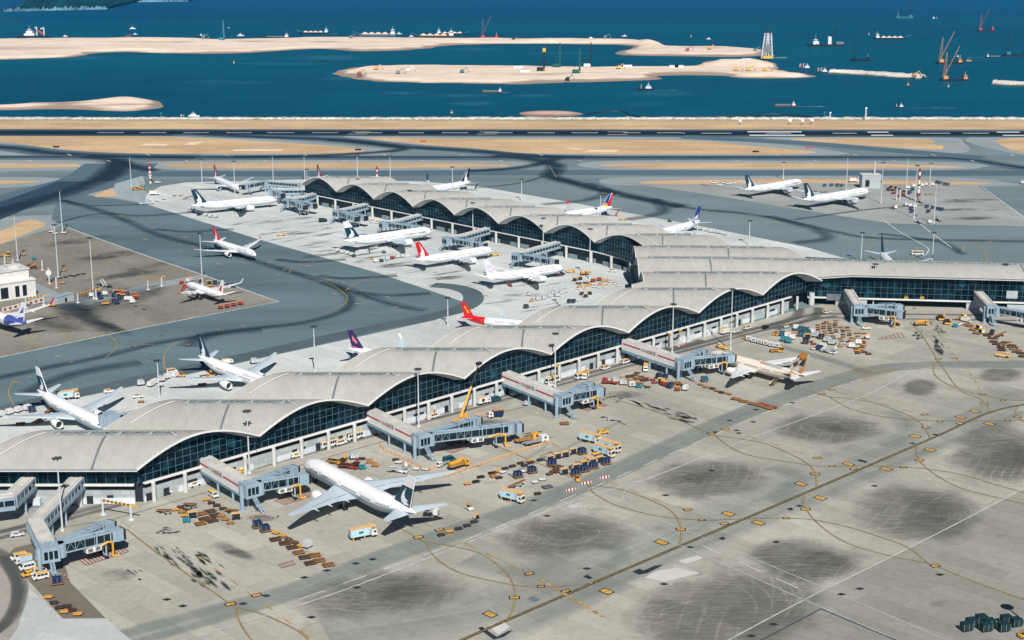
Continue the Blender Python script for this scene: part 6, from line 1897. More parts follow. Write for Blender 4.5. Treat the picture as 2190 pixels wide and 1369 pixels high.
put(ZJ, "dolly_o", [(345, 1060), (460, 1165), (555, 1182)], "orange dolly on the brown pad at the lower left", 10)
put(ZJ, "dolly_d", [(385, 1100), (425, 1135), (478, 1125), (515, 1152)], "dark dolly on the brown pad at the lower left", 10)
# road along the near building
put(ZJ, "car_w", [(1180, 318), (1390, 260)], "white car with yellow roof parked along the ground floor at left", 45, k=1.1)
put(ZJ, "car_y", [(1740, 162)], "yellow car parked behind the first lettered bridge", 45)
put(ZJ, "car_w", [(2120, 52)], "white car with yellow roof parked behind the nearest airliner's nose", 45, k=1.05)
put(ZK, "bus", [(12, 985), (212, 925), (1735, 492), (1960, 457)], "minibus with yellow roof on the building road", 45)
put(ZK, "van", [(102, 967), (820, 762), (2140, 388)], "yellow roofed white van on the building road below the middle waves", 45)
put(ZK, "truck_l", [(1205, 640)], "white truck with round dark logo on the building road", 45, zpix=1.4)
put(ZK, "van_d", [(1297, 632)], "dark van in front of the white truck with round logo", 45)
put(ZK, "car_b", [(1545, 660), (1450, 588)], "silver car under the third lettered bridge", 45)
put(ZK, "tow_w", [(1720, 520)], "low white and yellow tractor behind the third lettered bridge", 45, k=.7)
put(ZK, "dolly_r", [(2155, 495)], "red dolly on the building road", 45)
put(ZK, "load_r", [(975, 960)], "red lift truck in the shade under the longest tunnels", 40, k=.8)
# behind the near arm
put(ZL, "catering", [(530, 512)], "catering truck raised behind the leftmost airliner's tail", 20, k=.95, zpix=3)
put(ZL, "wrap", [(1100, 445), (1255, 415), (1985, 275)], "wrapped cargo on the pale apron behind near roofs", 20, on="pal_b")
put(ZL, "con_white", [(1180, 455), (1210, 437), (1308, 395), (1368, 383)], "white container on the pale apron behind the near roofs", 60, on="dolly_b")
put(ZL, "tug_y", [(1420, 378)], "yellow tug by the second airliner behind the near roofs", 20)
put(ZL, "van", [(1340, 348)], "white van with yellow roof on the road behind the near roofs", 25)
put(ZL, "car_w", [(850, 503), (1075, 543)], "white car on the pale apron behind the near roofs", 20)
put(ZL, "dolly_y", [(1100, 580)], "ochre dolly on the pale apron behind the near roofs", 20)
put(ZL, "truck_w", [(1775, 278)], "white truck by the tail of the second airliner behind the near roofs", 25, k=.8)
put(ZL, "con_white", [(75, 672), (145, 655), (215, 640), (5, 690)], "white container left of the leftmost airliner", 60, on="dolly_b")
put(ZL, "con_blue", [(250, 655)], "blue container beside the leftmost airliner's fuselage", 20, on="dolly_b")
put(ZL, "belt_r", [(395, 655), (300, 738)], "red belt loader under the leftmost airliner", 60)
put(ZL, "load_y", [(1620, 382)], "yellow loader at the second airliner behind the near roofs", 30, k=.8)
put(ZL, "pal_b", [(160, 752), (1580, 445)], "dark pallet dolly under a wing behind the near roofs", 20)
put(ZL, "car_w", [(-100, 820)], "white car at the left edge behind the near roofs", 20)
# pale apron of the far arm
fk = .85
put(ZM, "con_white", [(675, 808), (720, 822), (755, 832)], "white container under the large engined airliner's tail", 60, k=fk, on="dolly_b")
put(ZM, "con_grey", [(785, 842), (1090, 880), (1175, 862), (1215, 857)], "silver container on the pale apron by the airliner tails", 30, k=fk, on="dolly_b")
put(ZM, "con_green", [(808, 855), (1040, 895)], "green container on the pale apron by the airliner tails", 30, k=fk * .8)
put(ZM, "con_white", [(990, 897)], "white container beside a green one on the pale apron", 30, k=fk, on="dolly_o")
put(ZM, "cart_r", [(1130, 872)], "red cart in the row behind the red tailed airliner", 30, k=fk)
put(ZM, "tug_y", [(962, 873)], "orange tug at the head of the container row on the pale apron", 30, k=fk)
put(ZM, "tow_w", [(1268, 845)], "white tractor at the end of the container row behind the red tail", 10, k=.6)
put(ZM, "load_w", [(975, 785)], "cargo loader under the large engined airliner", 60, k=.8)
put(ZM, "belt", [(930, 808)], "belt loader under the large engined airliner", 110, k=.85)
put(ZM, "tug_k", [(830, 797), (1060, 820)], "dark tug under the large engined airliner", 20, k=fk)
put(ZM, "truck_w", [(1380, 700)], "white service truck at the large engined airliner's nose", 60, k=.9)
put(ZM, "tow", [(1985, 843)], "yellow tow tractor at the red tailed airliner's nose", 15, k=fk)
put(ZM, "tow", [(200, 675)], "yellow tow tractor alone on the pale apron", 10, k=fk)
put(ZM, "car_w", [(600, 608)], "white car alone on the pale apron", 10, k=fk)
put(ZM, "van", [(965, 562), (1010, 573), (505, 452)], "white van with yellow roof near the far bridges", 10, k=fk)
put(ZM, "truck_g", [(550, 562)], "green truck at the empty stand's folded tunnels", 20, k=fk)
put(ZN, "tow", [(860, 980)], "yellow tow tractor at the plum blossom tailed airliner's nose", 15, k=fk)
put(ZN, "load_r", [(760, 1012)], "red cargo loader under the plum blossom tailed airliner", 20, k=.8)
put(ZN, "belt_r", [(350, 1095)], "red belt loader under the plum blossom tailed airliner's tail", 110, k=fk)
put(ZN, "tug", [(505, 1172)], "white tug alone on the pale apron near the wave roofs", -20, k=fk)
put(ZN, "tug_y", [(535, 1225)], "yellow tug pulling the train of grey wrapped cargo", 210, k=fk)
put(ZN, "wrap", [(590, 1212), (640, 1203), (685, 1187), (720, 1165), (748, 1182), (785, 1163), (815, 1150)], "grey wrapped cargo in the train beside the wave roofs", 25, k=fk, on="pal_g")
put(ZN, "con_blue", [(850, 1238), (888, 1238)], "deep blue container beside the wave roofs", 70, k=fk, on="dolly_w")
put(ZN, "con_dk", [(490, 1282)], "dark container behind the wave roof near the bend road", 20, k=fk, on="dolly_b")
put(ZN, "cart_y", [(895, 1055), (940, 1045)], "yellow roofed cart below the crane on the pale apron", 10, k=fk)
put(ZN, "bowser", [(990, 1003)], "orange boom truck on the pale apron by a lamp mast", 10, k=.75)
put(ZN, "tug", [(920, 1122), (985, 1120), (1060, 1107), (1090, 1112), (1150, 1112), (1180, 1087), (1200, 1065), (1230, 1082), (1255, 1097)], "small white tug parked in the crowd by the flat roofs", 0, k=fk)
put(ZN, "tug_y", [(940, 1105), (1000, 1097), (1020, 1087), (1110, 1087), (1140, 1060), (1170, 1060)], "small yellow tug parked in the crowd by the flat roofs", 0, k=fk)
put(ZN, "pal_b", [(930, 1077), (990, 1072)], "brown pallet dolly by the parked tugs", 10, k=fk)
put(ZN, "cart_r", [(1050, 1062), (1100, 1052)], "red cart by the parked tugs", 10, k=fk)
put(ZN, "cart_t", [(955, 1170), (1020, 1167), (985, 1190)], "tan cart below the parked tugs", 10, k=fk)
put(ZN, "van", [(1210, 978)], "white van with red trim beside the far arm's end columns", -10, k=fk)
put(ZN, "tow", [(1300, 543)], "yellow tow tractor behind the sunburst tailed airliner", -10, k=fk)
put(ZN, "box_w", [(1990, 642), (2030, 648), (2070, 652), (2110, 658), (2150, 672)], "box cart in the row behind the wave roofs", -20, k=fk)
put(ZO, "box_w", [(20, 505), (60, 515), (95, 520), (120, 525), (150, 533)], "box cart in the farther row behind the wave roofs", -20, k=fk)
put(ZN, "tug_k", [(1690, 560)], "dark tug near the globe tailed airliner", 0, k=fk)
# blast wall yard and left end of the pale apron
put(ZP, "load_y", [(850, 1208), (895, 1203)], "yellow machine inside the blast wall yard", 20, k=.9)
put(ZP, "truck_w", [(985, 1238)], "white box truck outside the blast wall yard", 10, k=1.1)
put(ZP, "con_grey", [(955, 1278), (1000, 1280), (1045, 1268)], "silver container outside the blast wall yard", 30, k=.9)
put(ZP, "dolly_y", [(1150, 1245), (1190, 1255), (1215, 1250), (1110, 1245), (1175, 1265)], "ochre dolly left of the end airliner's tail", 10)
put(ZP, "car_w", [(1005, 1162)], "white car beside the red and white tower at left", 10)
put(ZR, "con_grey", [(1590, 182), (1620, 202), (1650, 212), (1680, 218), (1720, 238), (1760, 248), (1805, 252)], "silver container in the string below the end airliner's tail", -20, k=.85, on="dolly_b")
# brown apron on the left
put(ZQ, "cart_y", [(1640, 642), (1680, 690), (1750, 700)], "yellow roofed cart in the left cart cluster", 20, k=.9)
put(ZQ, "cart_r", [(1710, 640), (1760, 655), (1890, 680), (1925, 715)], "red cart in the left cart cluster", 20, k=.9)
put(ZQ, "con_blue", [(1620, 690), (1700, 725), (1620, 770), (1660, 790), (1810, 680)], "blue container in the left cart cluster", 20, k=.9)
put(ZQ, "con_white", [(1800, 735), (1850, 735), (1880, 775)], "white container in the left cart cluster", 20, k=.9)
put(ZQ, "con_blue", [(1400, 680), (1430, 722)], "blue container beside the lamp mast on the brown apron", 20, k=.9)
put(ZQ, "con_white", [(1490, 662), (1300, 685)], "white container beside the lamp mast on the brown apron", 20, k=.9)
put(ZQ, "dolly_o", [(1500, 797), (740, 820)], "orange base on the brown apron by the white building", 10, k=1.6)
put(ZQ, "stair", [(1460, 535)], "white passenger stairs on the brown apron beside a lamp mast", 130, k=.9)
put(ZQ, "tug_k", [(1555, 555)], "black tug right of the white passenger stairs", 10)
put(ZQ, "dolly_d", [(690, 448), (770, 435), (850, 428), (930, 412), (1000, 392), (1060, 397), (1110, 378), (1180, 367)], "dark dolly in the string on the brown apron", 12, k=.9)
put(ZQ, "belt_r", [(460, 290)], "red and white conveyor on the brown apron", 25, k=1.2)
put(ZQ, "belt", [(440, 240)], "yellow conveyor behind the red and white one", 25, k=1.1)
put(ZQ, "pump", [(485, 162)], "cyan cart alone on the brown apron", 0)
put(ZQ, "dolly_o", [(320, 95), (140, 215), (240, 240), (880, 500), (895, 320)], "orange equipment base on the brown apron", 10, k=1.2)
put(ZQ, "load_y", [(60, 115)], "yellow loader at the left edge of the brown apron", 10, k=.9)
put(ZQ, "cart_t", [(120, 960), (240, 985)], "tan cart beside the violet tailed airliner", 30, k=.9)
put(ZR, "cart_r", [(1520, 805), (1545, 835)], "red cart beside the small airliner's nose", 10, k=.85)
put(ZR, "truck_w", [(1590, 785)], "yellow lift truck beside the small airliner", 70, k=.8)
put(ZR, "cart_t", [(1680, 790), (1750, 805)], "tan cart behind the small airliner", 10, k=.85)
put(ZR, "con_blue", [(1800, 808), (1850, 822), (1900, 832), (1950, 835)], "blue container behind the small airliner's wing", 10, k=.85, on="dolly_b")
put(ZR, "dolly_o", [(1750, 830), (1800, 845)], "orange dolly behind the small airliner", 10, k=1.2)
put(ZR, "stair_r", [(1530, 880)], "red and white passenger stairs at the small airliner's nose", 40, k=.8)
put(ZR, "cart_r", [(1845, 1012), (1900, 1002), (1955, 991), (2010, 979)], "red cart with orange roof in the row below the small airliner", 15, k=.9)
put(ZR, "dolly_w", [(430, 375), (460, 390), (530, 385)], "white equipment at the upper tip of the brown apron", 20, k=1.4)
put(ZR, "stair", [(440, 365)], "dark stairs at the upper tip of the brown apron", 120, k=.8)
# far remote apron
put(ZO, "truck_w", [(1015, 182)], "white box truck on the far remote apron", 0, k=1.1)
put(ZO, "truck_g", [(1150, 190), (1180, 188)], "green truck on the far remote apron", 0, k=.9)
put(ZO, "con_teal", [(820, 212), (865, 210), (905, 210), (935, 213)], "dark teal container behind the right remote airliner", 0, k=.9)
put(ZO, "van", [(85, 190), (120, 205), (150, 190), (180, 195), (210, 192)], "van with yellow roof left of the remote airliners", 0, k=.9)
put(ZO, "dolly_y", [(10, 200), (35, 208), (720, 240), (760, 245), (800, 250), (830, 248)], "ochre dolly on the far remote apron", 0)
put(ZO, "cart_y", [(1260, 220), (1290, 225), (1320, 235), (1345, 250), (1270, 240)], "yellow roofed cart by the remote apron's lamp masts", 0, k=.9)
put(ZO, "con_blue", [(1245, 240), (1300, 240), (1385, 262), (1445, 275), (1405, 240)], "blue container by the remote apron's lamp masts", 0, k=.9)
put(ZO, "con_white", [(1375, 225), (1415, 215), (1470, 210), (1500, 205), (1540, 205)], "white container by the remote apron's lamp masts", 0, k=.9)
put(ZO, "cart_r", [(1310, 280), (1280, 260), (1345, 270)], "red cart by the remote apron's lamp masts", 0, k=.9)
put(ZO, "dolly_o", [(1500, 265), (1530, 262), (1360, 335)], "orange dolly by the remote apron's lamp masts", 0, k=1.1)
put(ZO, "con_teal", [(1570, 190), (1590, 195), (1620, 202), (1640, 205)], "teal container along the remote apron's grass edge", 0, k=.9)
put(ZO, "truck_w", [(1290, 357)], "white truck on the remote apron's service road", 90, k=.9)
put(ZO, "stair", [(1460, 320), (1580, 440), (1450, 455)], "passenger stairs on the remote apron", 100, k=.9)
put(ZO, "con_blue", [(1500, 355), (1540, 360), (1575, 368), (1600, 372), (1510, 385), (1395, 365), (1400, 385)], "blue container on the remote apron's middle", 0, k=.9)
put(ZO, "con_white", [(1390, 345), (1420, 350), (1520, 455), (1365, 340)], "white container on the remote apron's middle", 0, k=.9)
put(ZO, "bus", [(1437, 665)], "white minibus with yellow roof on the taxiway behind the straight wing", 0, k=.95)
put(ZO, "truck_w", [(2142, 193)], "white truck near the right edge beyond the remote apron", 60, k=.9)

# yellow crane boom rising in front of the glass (its truck stands behind the long tunnels)
cb_ = G(985, 905); t = thing("mobile_crane", "mobile crane with raised yellow telescopic boom behind the longest tunnels", "crane", (cb_.x, cb_.y, GZ), R(45))
t.matrix_world = Matrix.Translation(t.location)
def at_h(base, py, px=None):
	"""height and point above ground point base that shows at row py"""
	v = (py - 684.5) / FOCAL
	h = base.y * (v * _c + _s) / (_c - v * _s)
	return CAM_H - h
mb = MB(); mb.box((0, 0, 1.2), (8, 2.5, 1.2), 0, R(45)); mb.box((1.6, 1.6, 2.3), (2.2, 2.2, 1.6), 0, R(45)); mb.build("carrier", V_YEL, t)
mb = MB(); mb.cyl((0, 0, 2.2), (4.2, 6.0, 13.2), .55, .45, 8); mb.build("boom", V_YEL, t)
mb = MB(); mb.cyl((4.2, 6.0, 13.2), (7.0, 10.0, 21.0), .32, .25, 8); mb.box((7.2, 10.2, 21.6), (2.2, 1.4, 1.1), 0, R(45)); mb.build("boom_extension", V_DARK, t)
for q in ((-2.6, -2.6), (0, 0), (2.6, 2.6)):
	for sd in (-.8, .8):
		mb = MB(); mb.cyl((q[0] + sd - .1, q[1] - sd + .1, .55), (q[0] + sd + .1, q[1] - sd - .1, .55), .55, n=10); mb.build("wheel", M_TYRE, t)

# lamp masts: foot pixel, top pixel, words
M_MAST = paint("mast_galvanised", S(200, 206, 208), 0.45, 0.0, var=0.1, scale=0.3)
M_LAMP = paint("lamp_head_dark", S(64, 68, 70), 0.5, var=0.15)
masts = [((134, 500), 408, "at the upper tip of the brown apron"), ((38, 558), 458, "near the left edge of the brown apron"), ((125, 594), 482, "left of the dolly string on the brown apron"), ((200.7, 640), 510, "beside the cart cluster on the brown apron"),
		 ((433, 610), 500, "behind the small airliner"), ((282, 416), 336, "inside the blast wall yard"), ((432.6, 394), 342, "left of the roof tip airliner's tail"), ((503, 420), 346, "beside the roof tip airliner's nose"), ((585, 402), 334, "above the long roof tip bridge"),
		 ((652, 388), 334, "beyond the first far roof wave"), ((658, 427), 363, "in front of the first far roof wave"), ((765, 395), 333, "beyond the second far roof wave"), ((835, 398), 335, "beyond the third far roof wave"), ((766, 453), 384, "in front of the second far roof wave"),
		 ((877, 478), 408, "behind the large engined airliner"), ((968, 415), 358, "in front of the dark blue tailed airliner"), ((1011.5, 510), 435, "behind the red tailed airliner"), ((1115.6, 430), 385, "on the open strip beyond the far roofs"), ((1284, 475), 416, "in front of the sunburst tailed airliner"),
		 ((1161.6, 547), 468, "beside the plum blossom tailed airliner"), ((1261, 597), 491, "in front of the last far roof wave"), ((1491, 503), 455, "beside the globe tailed airliner"), ((1602, 524), 473, "beyond the flat roof block"), ((1841, 560), 499, "left of the dark tailed airliner"), ((1993, 564), 499, "right of the dark tailed airliner"),
		 ((1675, 383), 348, "behind the left remote airliner"), ((1809.5, 409), 336, "between the two remote airliners"), ((1937, 417), 338, "left of the red and white beacon tower"), ((1884, 435), 349, "right of the right remote airliner"), ((1954.7, 467), 355, "at the near end of the remote apron's middle"), ((1988, 399), 350, "right of the red and white beacon tower"), ((1997, 478), 391, "at the near right of the remote apron"),
		 ((1867, 655), 566, "in front of the straight glass wing, behind its left bridge"), ((2144, 655), 566, "in front of the straight glass wing, near the right edge"), ((341, 852), 773, "behind the near roofs between two airliners"), ((534, 1014), 881, "beside the first lettered bridge"), ((134, 1137), 982, "beside the bent bridge"), ((895.7, 914), 791, "beside the second lettered bridge"),
		 ((1187, 828), 715, "behind the third lettered bridge"), ((1437.4, 756), 652, "behind the fourth lettered bridge"), ((1562, 749), 620, "at the cream airliner's nose"), ((958, 698), 638, "beside the curving road behind the wave roofs"), ((674, 795), 700, "behind the third near roof"), ((1202, 660), 587, "beside the grey wrapped cargo train")]
for (fx, fy), ty, words in masts:
	b = G(fx, fy); h = at_h(b, ty)
	t = thing("lamp_mast", "tall grey lamp mast " + words, "lamp mast", (b.x, b.y, GZ), 0, "apron lamp masts")
	mb = MB(); mb.cyl((0, 0, 0), (0, 0, h), .38, .18, 10); mb.cyl((0, 0, 0), (0, 0, .9), .75, .65, 10); mb.build("pole", M_MAST, t, True)
	mb = MB(); mb.cyl((0, 0, h), (0, 0, h + .3), .8, n=10)
	hd = mb.build("lamp_ring", M_LAMP, t)
	for q in range(6):
		a = q * math.pi / 3; mb = MB(); mb.box((1.25 * math.cos(a), 1.25 * math.sin(a), h + .1), (.75, .6, .4), 0, a); mb.build("floodlight", M_LAMP, hd)
# the one whose foot lies outside the lower right corner throws its shadow into the picture
b = G(2262, 1392); t = thing("lamp_mast", "lamp mast outside the lower right corner, only its shadow in view", "lamp mast", (b.x, b.y, GZ), 0, "apron lamp masts")
mb = MB(); mb.cyl((0, 0, 0), (0, 0, 27), .48, .22, 10); mb.build("pole", M_MAST, t); mb = MB(); mb.cyl((0, 0, 27), (0, 0, 27.5), 1.9, n=8); mb.build("lamp_ring", M_LAMP, t)

# red and white beacon towers
for (fx, fy), ty, words, w in (((322, 393), 355, "left of the roof tip airliner", 1.0), ((1963, 432), 366, "on the remote apron", 1.0), ((807, 400), 362, "beyond the far roof waves", .8)):
	b = G(fx, fy); h = at_h(b, ty)
	t = thing("beacon_tower", "red and white banded beacon tower " + words, "beacon tower", (b.x, b.y, GZ), 0)
	n = 7
	for i in range(n):
		mb = MB(); mb.cyl((0, 0, h * i / n), (0, 0, h * (i + 1) / n), .85 * w, .85 * w, 10); mb.build("tower_band", V_RED if i % 2 else V_WHITE, t)
	mb = MB(); mb.cyl((0, 0, h), (0, 0, h + .4), 1.7 * w, n=12); mb.cyl((0, 0, h + .4), (0, 0, h + 1.8), .9 * w, .7 * w, 12); mb.build("gallery", V_RED, t)
	mb = MB(); mb.cyl((0, 0, h * .45), (0, 0, h * .5), 1.4 * w, n=12); mb.build("platform", V_WHITE, t)

# blast wall
t = thing("blast_wall", "folded grey blast wall round the yard of yellow machines at left", "wall", tuple(G(300, 418)))
P = [G(247, 410), G(313, 436)]; P2 = [G(247, 410), G(306, 393)]
for nm, (a, b) in (("wall_panel", P), ("wall_panel", P2)):
	a, b = a - t.location, b - t.location
	d = (b - a).normalized(); s = Vector((-d.y, d.x, 0))
	mb = MB(); hgt = 6.0
	q = [a + s * 1.6, b + s * 1.6, b + Vector((0, 0, hgt)), a + Vector((0, 0, hgt)), a, b]
	mb.add([a - s * 1.5, b - s * 1.5, b + Vector((0, 0, hgt)), a + Vector((0, 0, hgt)), a + s * 1.5, b + s * 1.5], [(0, 1, 2, 3), (4, 3, 2, 5), (0, 3, 4), (1, 5, 2)])
	w = mb.build(nm, M_PANEL, t)
	mb = MB()
	n = 12
	for i in range(n + 1):
		p = a.lerp(b, i / n); mb.bar(p - s * 1.7, p + Vector((0, 0, hgt)), .25)
	mb.build("wall_post", M_BR, w)

# low buildings: control block at left, remote apron kiosk
bd = G(40, 640)
t = thing("airfield_building", "small white two step building at the left edge of the brown apron", "building", (bd.x, bd.y, GZ))
M_WALLW = paint("white_render", S(222, 220, 212), 0.7, var=0.08, scale=0.3)
c0 = G(78, 634); dirx = (G(0, 646) - c0).normalized(); diry = Vector((-dirx.y, dirx.x, 0))
if diry.y < 0: diry = -diry
def bpoly(x0, x1, y0, y1): return [tuple((c0 + dirx * x + diry * y - t.location))[:2] for x, y in ((x0, y0), (x0, y1), (x1, y1), (x1, y0))]
mb = MB(); mb.prism(bpoly(0, 46, 0, 18), 0, 9); w = mb.build("wall", M_WALLW, t)
mb = MB(); mb.prism(bpoly(-.4, 46, -.4, 18.4), 9, 9.6); mb.prism(bpoly(2, 46, 3, 17), 9.6, 14.5); mb.build("upper_storey", M_WALLW, t)
mb = MB(); mb.prism(bpoly(1.5, 46, 2.5, 17.5), 14.5, 15.2); mb.prism(bpoly(6, 12, 6, 11), 15.2, 17); mb.build("roof", M_COLUMN, t)
for q, wd in ((5, 2.2), (9, 2.2), (15, 4), (24, 3), (29, 3)):
	mb = MB(); mb.prism(bpoly(q, q + wd, -.15, .2), 1.2, 7); mb.build("window", V_GLASS, w)
for q in (4, 8.5, 13):
	mb = MB(); mb.prism(bpoly(-.15, .2, q, q + 1.6), 2, 6.5); mb.build("window", V_GLASS, w)
kx = G(1860, 402)
t = thing("apron_kiosk", "small grey service building behind the right remote airliner", "building", (kx.x, kx.y, GZ))
mb = MB(); mb.box((0, 0, 5), (14, 9, 10)); w = mb.build("wall", M_PANEL, t)
mb = MB(); mb.box((0, 0, 10.2), (14.6, 9.6, .4)); mb.cyl((3, 0, 10.4), (3, 0, 20), .6, .4, 8); mb.build("roof", M_COLUMN, t)
mb = MB(); mb.box((-3, -4.55, 4), (3, .2, 5)); mb.build("door", V_GLASS, w)
# grey low hut and red-lettered wall on the brown apron
t = thing("low_wall", "long white low wall with red letters in front of the white building", "wall", tuple(G(50, 655)))
a, b = G(5, 668) - t.location, G(93, 645) - t.location
d = (b - a).normalized(); ang = math.atan2(d.y, d.x)
mb = MB(); c = (a + b) / 2; mb.box((c.x, c.y, 1.1), ((b - a).length, .4, 2.2), 0, ang); w = mb.build("panel", M_WALLW, t)
nrm = Vector((d.y, -d.x, 0))
for i in range(8):
	p = a.lerp(b, (i + .5) / 8) + nrm * .25
	mb = MB(); mb.box((p.x, p.y, 1.2), (1.6, .08, 1.2), 0, ang); mb.build("red_letter_block", V_RED, w)
t = thing("grey_hut", "long grey hut between the white building and the striped height bar", "hut", tuple(G(135, 650)))
a, b = G(118, 651) - t.location, G(153, 641) - t.location
c = (a + b) / 2; d = (b - a).normalized(); ang = math.atan2(d.y, d.x)
mb = MB(); mb.box((c.x, c.y, 1.9), ((b - a).length, 4, 3.8), 0, ang); w = mb.build("wall", M_PANEL, t)
mb = MB(); mb.box((c.x, c.y, 3.9), ((b - a).length + .5, 4.4, .25), 0, ang); mb.build("roof", M_BR, t)
mb = MB(); mb.box((c.x + d.y * 2.05, c.y - d.x * 2.05, 1.4), (1.4, .1, 2.2), 0, ang); mb.build("door", V_GLASS, w)

# striped height bars across the roads
def height_bar(a, b, h, label):
	a, b = G(*a), G(*b)
	t = thing("height_bar", label, "height bar", tuple((a + b) / 2))
	a, b = a - t.location, b - t.location
	for p in (a, b):
		mb = MB(); mb.cyl(p, p + Vector((0, 0, h)), .42, .36, 8); mb.cyl(p, p + Vector((0, 0, .5)), 1.1, .9, 8); mb.build("post", M_MAST, t)
	d = (b - a).normalized()
	mb = MB(); mb.bar(a - d * .5 + Vector((0, 0, h)), b + d * 3 + Vector((0, 0, h)), .35, .6); bar = mb.build("bar", V_YEL, t)
	mb = MB(); L = (b - a).length; n = max(4, int(L / 1.6))
	for i in range(n):
		p = a + d * (L * (i + .3) / n) + Vector((0, 0, h)); mb.bar(p, p + d * .6, .38, .64)
	mb.build("black_band", V_BLACK, bar)
height_bar((221, 1101), (281, 1112), 5.2, "yellow and black striped height bar over the road near the bent bridge")
height_bar((167, 648), (206, 640), 5.2, "yellow and black striped height bar right of the grey hut")
height_bar((317, 620), (346, 612), 5.2, "yellow and black striped height bar left of the small airliner")
height_bar((56, 659), (94, 653), 5.2, "yellow and black striped height bar before the white building")
for i, ((x, y), h, wds) in enumerate((((11, 568), 6, "leftmost"), ((29, 576), 6, "second from left"), ((91, 578), 6, "beside the red conveyor"), ((106, 607), 9, "carrying a round sign"), ((121, 616), 6, "below the dolly string"), ((1917, 429), 9, "left one of the remote pair"), ((1924, 431), 9, "right one of the remote pair"))):
	b = G(x, y); t = thing("short_post", "short white post, " + wds + (" on the brown apron" if i < 5 else " by the cart crowd"), "post", tuple(b))
	mb = MB(); mb.cyl((0, 0, 0), (0, 0, h), .5, .45, 8); mb.build("shaft", M_MAST, t); mb = MB(); mb.cyl((0, 0, 0), (0, 0, .4), 1.3, 1.1, 8); mb.build("base", V_PINK, t)
	if i == 3:
		mb = MB(); mb.cyl((0, -.6, 6.2), (0, .2, 6.2), 1.6, n=12); mb.build("sign", V_WHITE, t)

# barrier fences round the second lettered bridge's stand
def fence(px, label, step=2.4):
	P = [G(*p) for p in px]
	t = thing("barrier_fence", label, "fence", tuple(P[0]))
	mb, mr = MB(), MB()
	P = [p - t.location for p in P]
	for a, b in zip(P, P[1:]):
		n = max(1, int((b - a).length / step))
		for i in range(n):
			p, q = a.lerp(b, i / n), a.lerp(b, (i + .86) / n)
			for z in (.35, .75, 1.1): (mr if (z == .75) else mb).bar(p + Vector((0, 0, z)), q + Vector((0, 0, z)), .08, .22)
			mb.bar(p, p + Vector((0, 0, 1.15)), .14)
			mb.box((p.x, p.y, .08), (.3, .8, .12))
	mb.build("rail", V_TAN, t); mr.build("warning_tape", V_PINK, t)
fence([(811, 954), (822, 965), (860, 982), (912, 1008), (935, 1000)], "pale and red barrier fence along the second lettered bridge's foot")
fence([(935, 1013), (955, 1022), (1000, 1005), (1060, 985), (1110, 968), (1185, 945)], "long pale barrier fence from the crane truck to the flatbed trucks")
fence([(1016, 892), (1036, 886), (1058, 896)], "short pale and red barrier fence by the blue and orange box truck")

# flight of service stairs and gate signs along the near facade
M_SIGN = paint("gate_sign_yellow", S(232, 180, 40), 0.5, var=.1)
for i, ((x, y), lab) in enumerate((((585, 951), "left of the nearest airliner's nose"), ((917, 858), "right of the second lettered bridge"), ((948, 849), "second one right of the second lettered bridge"), ((1193, 782), "behind the third lettered bridge"), ((1222, 772), "right of a lamp mast at the third wave"), ((1432, 717), "behind the fourth lettered bridge"), ((1456, 708), "right of the fourth lettered bridge"), ((1938, 637), "left one on the straight wing"), ((1972, 637), "right one on the straight wing"))):
	p = G(x, y, 7.0 if i < 7 else 7.6)
	t = thing("gate_sign", "small yellow gate sign with dark figures, " + lab, "sign", tuple(p))
	mb = MB(); mb.box((0, 0, 0), (1.9, .3, 1.1), 0, R(45) if i < 7 else R(-6)); pn = mb.build("panel", M_SIGN, t)
	mb = MB(); nv = (.707, -.707) if i < 7 else (-.1, -1)
	for q in (-.5, 0, .5):
		a = R(45) if i < 7 else R(-6); mb.box((nv[0] * .17 + q * math.cos(a), nv[1] * .17 + q * math.sin(a), 0), (.28, .06, .6), 0, a)
	mb.build("figure", V_BLACK, pn)
	mb = MB(); mb.bar((0, .1, .5), (-nv[0] * 3.0, -nv[1] * 3.0, .8), .12); mb.build("bracket", M_MAST, t)
for (x, y), lab in (((604, 1035), "left of the nearest airliner's nose"), ((912, 898), "right of the second lettered bridge"), ((1449, 744), "right of the fourth lettered bridge")):
	p = G(x, y); t = thing("service_stair", "white steel service stair against the ground floor, " + lab, "stair", (p.x, p.y, GZ), 0)
	mb = MB(); d = Vector((.707, .707, 0)); s = Vector((.707, -.707, 0))
	for q in (-.5, .5):
		mb.bar(s * q, d * 4.5 + s * q + Vector((0, 0, 4)), .15, .3); mb.bar(s * q + Vector((0, 0, 1)), d * 4.5 + s * q + Vector((0, 0, 5)), .1)
		mb.bar(d * 4.5 + s * q, d * 4.5 + s * q + Vector((0, 0, 5)), .15); mb.bar(d * 2.2 + s * q, d * 2.2 + s * q + Vector((0, 0, 3)), .12)
	mb.build("side_frame", M_FASCIA, t)
	mb = MB()
	for i in range(10):
		q = d * (i * .45) + Vector((0, 0, i * .4 + .1)); mb.box(tuple(q), (.4, 1.0, .08), 0, R(45))
	mb.build("tread", M_BR, t)
	mb = MB(); mb.box((1.6, 1.6, .15), (5.5, 1.6, .15), 0, R(45)); mb.build("base", V_RED, t)
